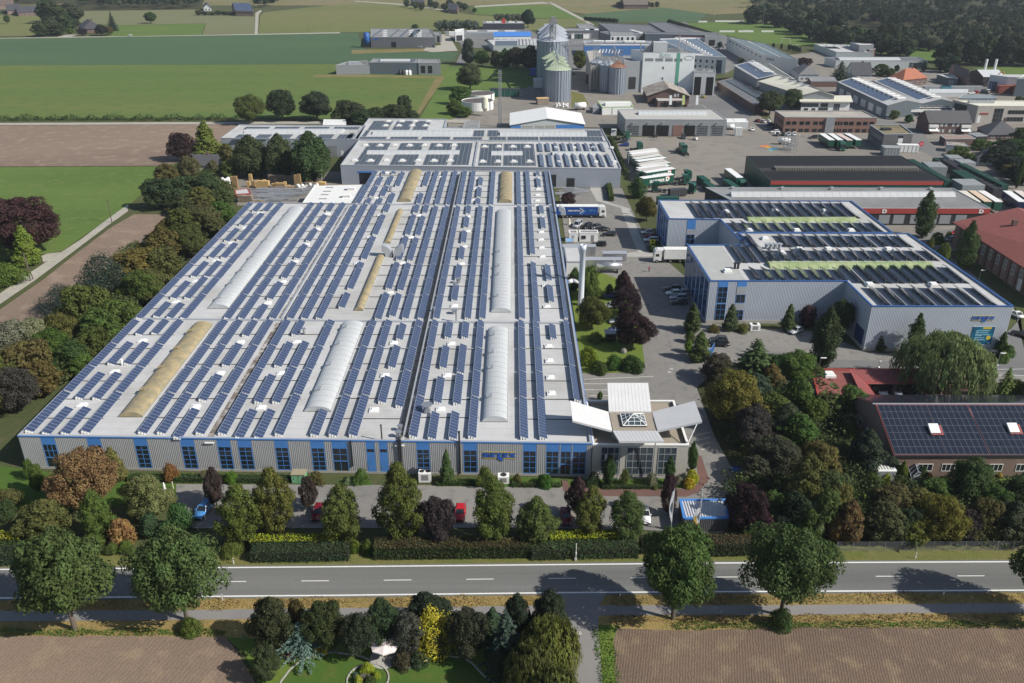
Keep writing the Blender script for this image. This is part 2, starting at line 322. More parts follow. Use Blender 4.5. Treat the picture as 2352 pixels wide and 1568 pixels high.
sheet('field',M_meadow,[('C',1990,470),('C',2500,455),('C',2500,520),('C',2200,515)],.04)
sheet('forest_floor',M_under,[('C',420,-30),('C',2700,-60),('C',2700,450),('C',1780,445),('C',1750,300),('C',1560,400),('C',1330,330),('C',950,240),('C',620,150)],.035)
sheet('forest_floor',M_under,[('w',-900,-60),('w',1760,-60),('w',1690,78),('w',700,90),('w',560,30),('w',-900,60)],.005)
sheet('field',M_cropD,[('A',-600,268),('A',0,265),('A',470,258),('A',900,248),('A',1780,238),('A',2352,225),('B',120,225),('B',200,420),('B',0,440),('A',-600,455)],.03)
sheet('field',M_cropD,[('B',80,355),('B',820,360),('B',780,418),('B',0,445)],.035)
sheet('field',M_crop,[('A',-700,455),('A',0,452),('A',2352,441),('B',60,420),('B',760,440),('B',720,530),('B',545,785),('B',540,830),('A',1650,812),('A',0,828),('A',-700,834)],.04)
sheet('field',M_meadow,[('B',740,460),('B',1395,455),('B',1395,640),('B',1100,820),('B',700,830),('B',545,830),('B',720,530)],.045)
sheet('earth_track',M_earth,[('B',0,515),('B',730,528),('B',550,790),('B',525,780),('B',660,540),('B',0,530),('A',2150,535),('A',2180,515)],.055)
sheet('earth_track',M_earth,[('B',80,345),('B',580,335),('B',580,355),('B',80,372)],.055)
sheet('farm_track',M_lane,[('A',-600,852),('A',0,850),('A',1500,843),('A',2352,838),('B',500,830),('B',900,825),('B',900,850),('B',500,850),('A',2352,856),('A',1500,858),('A',-600,868)],.06)
sheet('field',M_soilF,[('A',-600,872),('A',1650,858),('A',1650,900),('A',1300,1130),('A',1080,1146),('A',0,1152),('A',-600,1155)],.05)
sheet('field',M_meadow,[('D',-500,-20),('D',0,-20),('D',1110,-25),('D',1000,150),('D',900,235),('D',700,370),('D',430,560),('D',200,600),('D',-500,700)],.05)
sheet('field',M_soilF,[('D',930,305),('D',1150,308),('D',1080,500),('D',900,760),('D',500,1100),('D',0,1250),('D',-700,1560),('D',-700,1230),('D',0,965),('D',290,765),('D',550,560),('D',770,395)],.05)
sheet('country_lane',M_lane,[('D',888,235),('D',700,372),('D',560,480),('D',420,570),('D',200,715),('D',0,855),('D',-700,1270),('D',-700,1370),('D',0,928),('D',240,765),('D',540,540),('D',735,392),('D',885,285)],.07)
sheet('country_lane',M_lane,[('D',445,565),('D',330,578),('D',285,595),('D',300,640),('D',400,600)],.075)
sheet('lane_strip',M_lane,[('w',-900,330),('w',0,320),('w',480,312),('w',560,290),('w',660,292),('w',600,308),('w',1100,306),('w',2160,286),('A',2352,222),('A',2352,229),('A',1780,240),('A',0,266),('A',-600,272)],.06)
sheet('country_lane',M_lane,[('A',1762,238),('A',1766,90),('A',1800,68),('A',1812,76),('A',1790,100),('A',1783,238)],.065)
sheet('country_lane',M_lane,[('B',1450,10),('B',1500,32),('B',1650,110),('B',1760,170),('B',1740,175),('B',1620,112),('B',1440,18)],.065)
sheet('country_lane',M_lane,[('B',100,4),('B',420,25),('B',770,72),('B',765,78),('B',400,32),('B',100,9)],.065)
sheet('country_lane',M_lane,[('B',930,40),('B',1400,12),('B',1470,22),('B',1400,24),('B',930,50)],.065)
sheet('yard',M_lane,[('B',660,240),('B',750,235),('B',815,350),('B',640,360),('B',575,350),('B',590,328),('B',700,310)],.06)
sheet('street',M_street,[('r',1090,690),('r',1190,690),('r',1250,450),('r',1000,330),('r',950,340),('r',1180,500)],.05)
sheet('street',M_street,[('B',1020,330),('B',840,330),('B',820,250),('B',1000,200),('B',1280,190),('B',1390,250),('C',0,150),('C',280,230),('C',420,440),('C',300,500),('B',1700,560),('B',1390,330)],.04)
sheet('yard',M_pave,[('B',1075,680),('B',1350,580),('B',1700,500),('B',2352,560),('C',420,690),('C',420,800),('B',2352,900),('B',1700,880),('B',750,880),('B',740,840),('B',900,770)],.055)
sheet('grass_patch',M_grassV,[('B',1600,630),('B',1680,650),('B',1720,720),('B',1600,745)],.07)
sheet('street',M_street,[('C',-110,760),('C',0,660),('C',240,560),('C',520,790),('C',420,880),('C',250,960),('C',-100,900)],.06)
sheet('estate_ground',M_pave,[('C',380,420),('C',900,360),('C',1600,480),('C',2500,520),('C',2700,1400),('F',2700,560),('F',1800,560),('F',1250,420),('C',700,1000)],.03)
sheet('truck_yard',M_pave,[('p',330,380),('p',1500,370),('p',1560,300),('C',500,780),('C',640,900),('C',1280,900),('C',1400,1050),('C',1600,1040),('C',1800,1180),('F',1900,140),('F',2100,330),('F',1300,420),('F',0,250),('p',740,1150),('p',460,840),('p',330,560)],.065)
sheet('street',M_street,[('C',1100,700),('C',1160,720),('C',1330,830),('C',1400,830),('C',1640,860),('C',1700,1000),('C',1850,1080),('C',1800,1120),('C',1560,1000),('C',1330,870),('C',1080,740)],.07)
sheet('street',M_street,[('F',1250,440),('F',1560,450),('F',1900,400),('F',1980,440),('F',1700,500),('F',2000,720),('F',2280,940),('I',2352,60),('I',2800,200),('I',2800,330),('I',2352,245),('I',2000,190),('I',1500,200),('I',880,190),('I',880,130),('I',1500,150),('I',2000,120),('F',2260,1100),('F',2330,1020),('F',1500,480)],.07)
sheet('factory_yard',M_yard,[(405,1112),(860,1114),(1340,1118),(1318,700),(1283,435),(1428,432),(1470,520),(1510,580),(1590,650),(1630,742),(1700,752),(1890,762),(1985,808),(2352,838),(2700,850),(2700,900),(2352,882),(2150,872),(1900,858),(1860,846),(1640,855),(1600,890),(1640,1000),(1710,1130),(1660,1225),(1480,1218),(1200,1212),(405,1214)],.06)
sheet('delivery_yard',M_pave,[('t',650,760),('t',900,690),('t',2000,690),('t',2300,560),('t',2352,860),('t',1600,1060),('t',900,1060),('t',880,900)],.06)
sheet('concrete_apron',M_conc,[('p',20,900),('p',150,905),('p',180,1060),('p',260,1100),('p',470,1160),('p',460,1190),('u',640,240),('u',560,240),('u',545,190),('u',340,130),('u',270,0)],.075)
sheet('concrete_strip',M_conc,[('u',560,235),('u',640,240),('u',690,380),('u',760,540),('u',880,558),('u',875,600),('u',560,605),('u',560,575),('u',690,560),('u',650,470)],.075)
sheet('lawn',M_lawn2,[(1300,600),(1420,640),(1450,700),(1475,790),(1481,835),(1470,852),(1440,856),(1345,858),(1338,858)],.09)
sheet('lawn',M_lawn,[('G',-400,780),('G',0,870),('G',200,900),('G',400,920),('G',900,985),('G',1250,995),('G',1230,1080),('G',600,1176),('G',-400,1176)],.05)
sheet('planting_bed',M_lawn,[('G',840,925),('G',1450,930),('G',2010,940),('G',2010,985),('G',900,985)],.08)
sheet('planting_bed',M_lawn,[('H',0,975),('H',215,975),('H',215,1005),('H',0,1005)],.08)
sheet('planting_bed',M_lawn,[('H',665,975),('H',1020,950),('H',1100,1000),('H',1190,945),('H',1525,955),('H',1530,1020),('H',660,1012)],.08)
sheet('planting_bed',M_lawn,[('v',90,1050),('v',1090,1040),('v',1190,1000),('v',1200,1080),('v',1130,1125),('v',380,1128),('v',110,1110)],.09)
sheet('brick_path',M_brick,[('v',45,1060),('v',115,1060),('v',380,1130),('v',1130,1130),('v',1205,1080),('v',1180,850),('v',1225,850),('v',1290,1050),('v',1200,1160),('v',1100,1195),('v',400,1190),('v',60,1150)],.085)
sheet('brick_path',M_brick,[('I',880,190),('I',2100,200),('I',2140,290),('I',1900,390),('I',900,380)],.08)
sheet('brick_path',M_brick,[('I',1290,1040),('I',1340,1000),('I',1420,1010),('I',1370,1060)],.08)
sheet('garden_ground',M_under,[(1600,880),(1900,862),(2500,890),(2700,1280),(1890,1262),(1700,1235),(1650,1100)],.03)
sheet('lawn',M_lawn2,[('I',1130,1030),('I',1260,1020),('I',1300,1080),('I',1250,1150),('I',1100,1110)],.06)
sheet('lawn',M_lawn2,[('I',2090,960),('I',2400,950),('I',2400,1000),('I',2150,1020)],.06)
pool=MB();P=[at('I',*q,0)for q in((850,675),(905,685),(990,720),(1040,745),(1000,765),(900,740),(850,700))]
pool.poly([(p.x,p.y,.10)for p in P]);M_pool=mat('pool_water',(.03,.26,.55),.08,.1,.5,spec=.6)
tag(pool.build('pool_water',M_pool),kind='structure')
top=[(-500,1312),(43,1308.3),(781,1302.3),(1445,1296),(1637,1294),(2335,1290.8),(2900,1289)]
bot=[(2900,1353.5),(2335,1356.4),(1637,1359.8),(1279,1362),(781,1368),(0,1374.4),(-500,1378)]
sheet('grass_verge',M_grassV,[(-500,1272),(580,1268),(1480,1258),(1900,1255),(2900,1250),(2900,1292),(-500,1316)],.05)
sheet('dry_verge',M_dry,[(-500,1370),(1279,1359),(2900,1350),(2900,1440),(1390,1450),(1100,1450),(580,1468),(-500,1478)],.05)
wt=[at('',*p)for p in top];wb=[at('',*p)for p in bot]
mb=MB();mb.poly([(p.x,p.y+.45,.09)for p in wt]+[(p.x,p.y-.45,.09)for p in wb])
o=mb.build('main_road',M_asph);tag(o,kind='structure')
if mb_normal(o)<0:o.data.flip_normals()
mb=MB()
for pl in(wt,wb):
 for a,b in zip(pl,pl[1:]):
  if pl is wt:q=[(a.x,a.y-.12,.098),(b.x,b.y-.12,.098),(b.x,b.y+.12,.098),(a.x,a.y+.12,.098)]
  else:q=[(b.x,b.y-.12,.098),(a.x,a.y-.12,.098),(a.x,a.y+.12,.098),(b.x,b.y+.12,.098)]
  mb.poly(q)
def ontop(pl,X):
 pl=sorted(pl,key=lambda p:p.x)
 for a,b in zip(pl,pl[1:]):
  if a.x<=X<=b.x:return lerp(a.y,b.y,(X-a.x)/(b.x-a.x))
 return pl[-1].y if X>pl[-1].x else pl[0].y
x0=at('',882,1332).x
for k in range(-14,16):
 xa=x0+12*k;ya=(ontop(wt,xa)+ontop(wb,xa))/2;xb=xa+4;yb=(ontop(wt,xb)+ontop(wb,xb))/2
 mb.poly([(xa,ya-.07,.098),(xb,yb-.07,.098),(xb,yb+.07,.098),(xa,ya+.07,.098)])
tag(mb.build('road_markings',M_mark),kind='structure')
sheet('cycle_path',M_path,[(-500,1408),(0,1404),(458,1401),(781,1397),(1281,1391),(1836,1390.3),(2135,1387.6),(2900,1383),(2900,1405),(2135,1409),(1836,1412.9),(1281,1414),(781,1418),(458,1424),(0,1428),(-500,1433)],.08)
sheet('driveway',M_path,[(1268,1359),(1400,1357),(1388,1372),(1376,1392),(1374,1436),(1383.7,1568),(1400,1800),(1345,1800),(1320.5,1568),(1309,1437),(1302,1400),(1290,1372)],.094)
sheet('driveway_kerb',M_conc,[(1299.5,1440),(1306,1437),(1317,1568),(1336,1800),(1330,1800),(1311,1568)],.10)
sheet('field',M_soilR,[('K',1890,800),('L',0,815),('L',750,795),('L',2352,795),('L',3200,790),('L',3200,2200),('K',1990,2200),('K',1905,1176),('K',1890,900)],.065)
sheet('field',M_soilL,[('J',-900,860),('J',0,856),('J',700,852),('J',1560,858),('J',1640,960),('J',1765,1176),('J',1900,2200),('J',-900,2200)],.065)
sheet('grass_strip',M_lawn2,[('K',1775,775),('K',1930,780),('K',1890,880),('K',1905,1176),('K',1980,2200),('K',1880,2200),('K',1815,1176)],.075)
sheet('garden_ground',M_lawn2,[('J',1560,860),('J',1900,880),('K',1480,780),('K',1550,1000),('K',1590,1176),('K',1700,2200),('J',1900,2200),('J',1780,1176),('J',1700,990)],.06)
lawn_edge=[('J',1850,1500),('J',1950,1170),('J',2010,1090),('J',2080,1030),('J',2180,990),('J',2300,970),('K',60,985),('K',150,1000),('K',250,1050),('K',330,1010),('K',400,1050),('K',470,1080),('K',540,1065),('K',590,1025),('K',660,1003),('K',760,1000),('K',850,1008),('K',910,1045),('K',960,1100),('K',1010,1150),('K',1060,1176),('K',1150,1500)]
sheet('lawn',M_lawn,lawn_edge,.085)
mb=MB();LP=[at(*q)for q in lawn_edge]
for a,b in zip(LP,LP[1:]):
 d=(b-a).normalized();n=Vector((-d.y,d.x,0))
 mb.obox((a.x-n.x*.02,a.y-n.y*.02,.02),Vector((b.x-a.x,b.y-a.y,0)),n*.22,Vector((0,0,.13)))
tag(mb.build('lawn_edging',M_conc),'curved pale stone edging round the mown garden lawn','edging')
mb=MB()
for q in(('K',1653,835),):p=at(*q);mb.lathe((p.x,p.y,.098),[(.38,0),(.38,.012),(.0,.012)],20)
mb.solo('manhole_cover',M_conc,'round pale manhole cover in the narrow driveway','manhole cover')
for i,q in enumerate((('v',955,141),('v',972,115),('u',968,1552))):
 if i==2:continue
 p=at(*q);mb=MB();mb.lathe((p.x,p.y,.07),[(.45,0),(.45,.012),(.0,.012)],20)
 mb.solo('manhole_cover',M_conc,('round pale manhole cover in the factory drive, nearer of a pair','round pale manhole cover in the factory drive, farther of a pair')[i],'manhole cover','manhole covers in the factory drive')
mb=MB()
def line(T,x0,y0,x1,y1,w=.12,z=.075):
 a=at(T,x0,y0);b=at(T,x1,y1);d=(b-a).normalized();n=Vector((-d.y,d.x,0))*w/2
 q=[a-n,b-n,b+n,a+n];mb.poly([(p.x,p.y,z)for p in q])
for y0,x1,y1 in((203,820,178),(240,440,242),(290,445,293),(340,345,342),(340,445,342)):line('v',235 if y0<330 else x1-60,y0,x1,y1)
for k in range(4):line('v',1165+k*20,680+k*40,1300,650+k*42,.1)
line('I',1980,205,2500,200,.12,.078);line('I',1980,240,2500,250,.12,.078)
line('p',1245,28,1300,70,.15,.07)
tag(mb.build('parking_lines',M_mark),kind='structure')
mb2=MB()
for i,(q,c)in enumerate((((1870,475,1960,465,1985,485,1890,490),(.6,.16,.06)),((1935,490,1985,485,2005,502,1955,505),(.75,.5,.02)),((1960,508,2065,498,2080,515,1975,525),(.08,.35,.6)),((1990,528,2020,526,2015,537,1990,538),(.08,.45,.3)))):
 P=[at('p',q[j],q[j+1])for j in(0,2,4,6)];mb2.cur=i;mb2.poly([(p.x,p.y,.072)for p in P])
tag(mb2.build('ground_markings',[mat('paint%d'%i,c,.8,.25,1)for i,c in enumerate(((.55,.17,.07),(.6,.42,.04),(.1,.32,.5),(.1,.38,.26)))]),kind='structure')
def inset(pts,d):
 n=len(pts);out=[]
 for i in range(n):
  p0,p1,p2=pts[i-1],pts[i],pts[(i+1)%n]
  d1=Vector((p1[0]-p0[0],p1[1]-p0[1])).normalized();d2=Vector((p2[0]-p1[0],p2[1]-p1[1])).normalized()
  n1=Vector((-d1.y,d1.x));n2=Vector((-d2.y,d2.x))
  k=1+n1.dot(n2);m=(n1+n2)*(d/max(k,.25));out.append((p1[0]+m.x,p1[1]+m.y))
 return out
class Bld:
 """walls, roof and trim over a footprint given counter-clockwise from the front left corner"""
 def __init__(s,name,label,cat,pts,h,wall,roof,cap=None,par=.35,group=None,form='flat',rh=0,over=.35,z0=0,walls=True,roofname='roof'):
  s.p=[Vector((q[0],q[1],0))for q in pts];s.h=h;s.z0=z0;s.form=form;n=len(s.p)
  c=sum(s.p,Vector())/n
  s.t=thing(name,label,cat,(c.x,c.y,z0),0,group)
  s.par=par if form=='flat' else 0
  m=MB()
  for i in range(n):
   a,b=s.p[i],s.p[(i+1)%n];m.poly([(a.x,a.y,z0),(b.x,b.y,z0),(b.x,b.y,h),(a.x,a.y,h)])
  if form=='flat':
   q=inset(s.p,.3)
   for i in range(n):
    a,b=q[i],q[(i+1)%n];m.poly([(b[0],b[1],h-par),(a[0],a[1],h-par),(a[0],a[1],h),(b[0],b[1],h)])
  elif form in('gx','gy','mx','my'):
   P=s.p
   if form=='gx':
    r1=(P[0]+P[3])/2;r2=(P[1]+P[2])/2
    m.poly([(P[3].x,P[3].y,h),(P[0].x,P[0].y,h),(r1.x,r1.y,rh)]);m.poly([(P[1].x,P[1].y,h),(P[2].x,P[2].y,h),(r2.x,r2.y,rh)])
   elif form=='gy':
    r1=(P[0]+P[1])/2;r2=(P[3]+P[2])/2
    m.poly([(P[0].x,P[0].y,h),(P[1].x,P[1].y,h),(r1.x,r1.y,rh)]);m.poly([(P[2].x,P[2].y,h),(P[3].x,P[3].y,h),(r2.x,r2.y,rh)])
  s.wall=m.build('wall',wall,s.t)
  if form=='flat':
   m=MB();m.poly([(x,y,h-par+.012)for x,y in inset(s.p,.29)]);s.roof=m.build(roofname,roof,s.t)
   m=MB();o=inset(s.p,-.06);q=inset(s.p,.34)
   for i in range(n):
    j=(i+1)%n
    for za,zb in(((h+.06),(h+.06)),):m.poly([(*o[i],za),(*o[j],za),(*q[j],zb),(*q[i],zb)])
    m.poly([(*o[i],h-.18),(*o[j],h-.18),(*o[j],h+.06),(*o[i],h+.06)])
    m.poly([(*q[j],h-.1),(*q[i],h-.1),(*q[i],h+.06),(*q[j],h+.06)])
   s.cap=m.build('parapet_cap',cap or M_cap,s.t)
  else:
   P=s.p;ex=(P[1]-P[0]).normalized();ey=(P[3]-P[0]).normalized();th=.16;m=MB()
   def slab(a,b,c_,d,th=th):
    up=Vector((0,0,th));vs=[a,b,c_,d];m.add([v for v in vs]+[v+up for v in vs],[(3,2,1,0),(4,5,6,7),(0,1,5,4),(1,2,6,5),(2,3,7,6),(3,0,4,7)])
   Z=lambda v,z:Vector((v.x,v.y,z))
   if form=='gx':
    L=(P[3]-P[0]).length/2;k=(rh-h)/L;r1=(P[0]+P[3])/2;r2=(P[1]+P[2])/2
    slab(Z(P[0]-ex*over-ey*over,h-k*over),Z(P[1]+ex*over-ey*over,h-k*over),Z(r2+ex*over,rh),Z(r1-ex*over,rh))
    slab(Z(P[2]+ex*over+ey*over,h-k*over),Z(P[3]-ex*over+ey*over,h-k*over),Z(r1-ex*over,rh),Z(r2+ex*over,rh))
   elif form=='gy':
    L=(P[1]-P[0]).length/2;k=(rh-h)/L;r1=(P[0]+P[1])/2;r2=(P[3]+P[2])/2
    slab(Z(P[3]-ex*over+ey*over,h-k*over),Z(P[0]-ex*over-ey*over,h-k*over),Z(r1-ey*over,rh),Z(r2+ey*over,rh))
    slab(Z(P[1]+ex*over-ey*over,h-k*over),Z(P[2]+ex*over+ey*over,h-k*over),Z(r2+ey*over,rh),Z(r1-ey*over,rh))
   elif form=='hip':
    W=(P[1]-P[0]).length;D=(P[3]-P[0]).length;i_=min(W,D)/2
    e=[Z(P[0]-ex*over-ey*over,h),Z(P[1]+ex*over-ey*over,h),Z(P[2]+ex*over+ey*over,h),Z(P[3]-ex*over+ey*over,h)]
    if W>=D:r1=Z((P[0]+P[3])/2+ex*i_,rh);r2=Z((P[1]+P[2])/2-ex*i_,rh);fs=[(0,1,5,4),(1,2,5),(2,3,4,5),(3,0,4)]
    else:r1=Z((P[0]+P[1])/2+ey*i_,rh);r2=Z((P[3]+P[2])/2-ey*i_,rh);fs=[(0,1,4),(1,2,5,4),(2,3,5),(3,0,4,5)]
    m.add(e+[r1,r2],fs);m.add(e,[(3,2,1,0)])
   s.roof=m.build(roofname,roof,s.t)
 def edge(s,i):return s.p[i],s.p[(i+1)%len(s.p)]
 def pt(s,i,u,z,off=0.0):
  a,b=s.edge(i);d=(b-a).normalized();n=Vector((d.y,-d.x,0))
  q=a+(b-a)*u+n*off;return Vector((q.x,q.y,z))
 def plate(s,i,u0,u1,z0,z1,m,name='panel',t=.05,label=None,off=.0):
  a=s.pt(i,u0,z0,off);b=s.pt(i,u1,z0,off);d=(b-a);n=d.normalized();n=Vector((n.y,-n.x,0))
  mb=MB();mb.obox(a,d,n*t,Vector((0,0,z1-z0)));o=mb.build(name,m,s.t)
  if label:o['label']=label
  return o
 def win(s,i,u0,u1,z0,z1,nx=2,ny=1,fm=None,gm=None,fw=.09,name='window',label=None):
  a=s.pt(i,u0,z0,.0);b=s.pt(i,u1,z0,.0);d=(b-a);W=d.length;e=d.normalized();n=Vector((e.y,-e.x,0));H=z1-z0;up=Vector((0,0,1))
  mb=MB()
  def bar(x,z,w_,h_,t=.07):mb.obox(a+e*x+up*z,e*w_,n*t,up*h_)
  bar(0,0,fw,H);bar(W-fw,0,fw,H);bar(fw,0,W-2*fw,fw);bar(fw,H-fw,W-2*fw,fw)
  for k in range(1,nx):bar(W*k/nx-fw/2,fw,fw*.8,H-2*fw,.055)
  for k in range(1,ny):bar(fw,H*k/ny-fw/2,W-2*fw,fw*.8,.05)
  f=mb.build(name,fm or M_white,s.t)
  mb=MB();mb.poly([a+n*.02+e*fw*.5+up*fw*.5,b+n*.02-e*fw*.5+up*fw*.5,b+n*.02-e*fw*.5+up*(H-fw*.5),a+n*.02+e*fw*.5+up*(H-fw*.5)])
  mb.build('pane',gm or M_glass,f)
  if label:f['label']=label
  return f
 def rp(s,u,v,z=0):
  P=s.p;q=P[0]+(P[1]-P[0])*u+(P[3]-P[0])*v*(1-u)+(P[2]-P[1])*v*u
  return Vector((q.x,q.y,s.rz(u,v)+z))
 def rz(s,u,v):
  if s.form=='flat':return s.h-s.par+.012
  if s.form=='gx':return lerp(s.h,s.RH,1-abs(2*v-1))+.16
  if s.form=='gy':return lerp(s.h,s.RH,1-abs(2*u-1))+.16
  return s.h
 def flatpv(s,u0,u1,v0,v1,m=None,name='solar_panel',z=.14,mx=1.0,my=1.65):
  a,b,c,d=s.rp(u0,v0,z),s.rp(u1,v0,z),s.rp(u1,v1,z),s.rp(u0,v1,z)
  W=(b-a).length;D=(d-a).length;mb=MB();e=Vector((0,0,-.06))
  mb.add([a,b,c,d,a+e,b+e,c+e,d+e],[(0,1,2,3),(4,5,1,0),(5,6,2,1),(6,7,3,2),(7,4,0,3)])
  o=mb.build(name,m or PV_dark,s.t);W=max(1,round(W/mx))*mx+.03;D=max(1,round(D/my))*my+.03
  z4=[(0.02,0.02)]*4;uvset(o,[[(0,0),(W,0),(W,D),(0,D)]]+[z4]*4);return o
 def band(s,u0,u1,v0,v1,hh=.5,m=None,name='skylight',label=None):
  a,b,c,d=s.rp(u0,v0),s.rp(u1,v0),s.rp(u1,v1),s.rp(u0,v1)
  up=Vector((0,0,hh));k=.18;mb=MB();ctr=(a+b+c+d)/4
  T=[a+(d-a)*k*.9+(b-a).normalized()*.2+up,b+(c-b)*k*.9-(b-a).normalized()*.2+up,c-(c-b)*k*.9-(b-a).normalized()*.2+up,d-(d-a)*k*.9+(b-a).normalized()*.2+up]
  mb.add([a,b,c,d]+T,[(0,1,5,4),(1,2,6,5),(2,3,7,6),(3,0,4,7),(4,5,6,7)])
  L=(b-a).length;n=max(2,int(L/2.2));e=(b-a).normalized()
  o=mb.build(name,m or M_sky,s.t)
  if label:o['label']=label
  return o
 def box(s,u,v,size,m,name='roof_unit',z=0):
  p=s.rp(u,v,z);a=s.p[1]-s.p[0];mb=MB();mb.box((p.x,p.y,p.z+size[2]/2),size,math.atan2(a.y,a.x));return mb.build(name,m,s.t)
M_sky=mat('translucent_skylight',(.46,.475,.48),.35,.06,.6)
M_skytan=mat('aged_skylight',(.33,.265,.15),.6,.22,.9,col2=(.26,.225,.14),c2scale=.5)
M_skygreen=mat('mossy_skylight',(.33,.38,.21),.5,.25,.7,col2=(.25,.32,.15),c2scale=.3)
def quadpts(T,A,B,D,h):
 a,b,d=at(T,*A,h),at(T,*B,h),at(T,*D,h)
 return[a,b,b+(d-a),d]
def quad4(T,A,B,Cc,D,h):return[at(T,*q,h)for q in(A,B,Cc,D)]
def text_mesh(s,size,depth=.04,bold=0.0):
 cu=bpy.data.curves.new('t','FONT');cu.body=s;cu.size=size;cu.extrude=depth;cu.offset=bold;cu.align_x='LEFT';cu.resolution_u=3
 ob=bpy.data.objects.new('t',cu);C.objects.link(ob)
 bpy.context.view_layer.update();dg=bpy.context.evaluated_depsgraph_get()
 me=bpy.data.meshes.new_from_object(ob.evaluated_get(dg));bpy.data.objects.remove(ob);bpy.data.curves.remove(cu)
 return me
def sign_text(name,s,mtl,parent,origin,ex,width,height=None,off=.06,bold=0.01,depth=.03):
 me=text_mesh(s,1.0,.02,bold);xs=[v.co.x for v in me.vertices];ys=[v.co.y for v in me.vertices]
 x0,x1,y0,y1=min(xs),max(xs),min(ys),max(ys);sx=width/(x1-x0);sy=(height/(y1-y0))if height else sx
 n=Vector((ex.y,-ex.x,0));o0=ORG[parent.name];up=Vector((0,0,1))
 for v in me.vertices:
  q=origin+ex*((v.co.x-x0)*sx)+up*((v.co.y-y0)*sy)+n*(off+(v.co.z+.02)/.04*depth);v.co=q-o0
 me.materials.clear();me.materials.append(mtl)
 o=bpy.data.objects.new(name,me);C.objects.link(o);o.parent=parent;ORG[o.name]=o0;return o
HF=6.8
def fy(X):return lerp(125.4,122.9,(X+85.5)/98.7)
XL,XR=-85.5,13.6
foot=[(XL,fy(XL)),(XR,fy(XR)),(XR+.2,308),(-50.2,308.8),(-51.2,266),(XL+.6,267.5)]
M_sheetgrey=corrmat('ribbed_sheet_grey',(.25,.25,.245),.30,depth=.05,rough=.5,metal=.15)
M_sheetlight=corrmat('ribbed_sheet_light',(.34,.36,.39),.30,depth=.03,rough=.5,metal=.2)
FA=Bld('factory_building','long low factory hall with striped rows of blue solar panels over its pale roof','factory',foot,HF,M_grey,M_membrane,M_cap,par=.3)
M_clad=mat('cladding_grey',(.37,.375,.385),.5,.06,.4,metal=.1);FT=FA.t;zr=HF-.3+.012
dX=Vector((98.7,-2.5,0)).normalized()
def fX(T,x):return at(T,x,690 if T=='G' else 712,HF).x
bays=[(fX('G',a),fX('G',b))for a,b in((248,345),(575,668),(903,995),(1230,1325),(1487,1580),(1632,1727),(1890,1983),(2142,2235))]
bays+=[(fX('G',2290),fX('H',35))]+[(fX('H',a),fX('H',b))for a,b in((170,228),(262,318),(523,612),(850,945),(1267,1358),(1427,1515),(1528,1600),(1612,1705))]
def fp(X,z,off=0):return Vector((X,fy(X),z))+Vector((-.0253,-1,0))*off
edges=[XL]+[e for b in bays for e in b]+[XR]
for k in range(0,len(edges),2):
 a,b=edges[k],edges[k+1]
 if b-a<.25:continue
 n=max(1,round((b-a)/.32));st=(b-a)/n;pr=[]
 for i in range(n):
  x=a+i*st;pr+=[(x,.02),(x+st*.3,.02),(x+st*.42,.06),(x+st*.88,.06)]
 pr.append((b,.02));m=MB()
 vs=[fp(x,z,o)for x,o in pr for z in(.45,HF-.12)]
 m.add(vs,[(2*i,2*i+2,2*i+3,2*i+1)for i in range(len(pr)-1)]);m.build('ribbed_cladding',M_clad,FT)
m=MB();m.obox(fp(XL,0,0),fp(XR,0)-fp(XL,0),Vector((0,-.1,0)),Vector((0,0,.44)));m.build('plinth',M_conc,FT)
m=MB();m.obox(fp(XL,HF-.18,.062),fp(XR-.0,0)-fp(XL,0),Vector((0,-.07,0)),Vector((0,0,.22)));m.build('blue_eaves_trim',M_blue,FT)
m=MB();m.obox(Vector((XR+.07,fy(XR),HF-.45)),Vector((.2,185,0)),Vector((.1,0,0)),Vector((0,0,.5)));m.build('blue_eaves_trim',M_blue,FT)
for i,(a,b)in enumerate(bays):
 ua,ub=(a-XL)/(XR-XL),(b-XL)/(XR-XL)
 FA.plate(0,ua,ub,5.15,HF-.18,M_blue,'blue_panel',.06)
 door=i in(9,10)
 lo=.5
 if door:
  FA.win(0,ua,ub,4.3,5.15,1,1,M_blue);FA.plate(0,ua,ub,2.9,4.3,M_blue,'blue_panel',.06)
  d=FA.plate(0,ua,ub,.15,2.9,M_blue,'door',.08);mb=MB();q=fp(a+.35,1.4,.09);mb.box(q,(.12,.1,.25));mb.build('handle',M_steel,d)
 elif i==0:
  FA.win(0,ua,ub,2.4,5.15,3,2,M_blue);FA.win(0,ua,ub,.1,2.4,2,1,M_blue,name='door')
 elif i in(8,15):
  FA.win(0,ua,ub,2.5,5.15,2,2,M_blue);FA.win(0,ua,ub,.1,2.5,2,1,M_blue,name='door')
 else:
  ww=FA.win(0,ua,ub,lo,5.15,2 if(b-a)<3.2 else 3,5 if i<12 else 4,M_blue,fw=.11)
M_signb=mat('sign_blue',(.02,.10,.42),.4,.05,1);M_yel=mat('sign_yellow',(.62,.48,.04),.4,.05,1)
sxa,sxb=at('H',988,800,5).x,at('H',1216,800,5).x
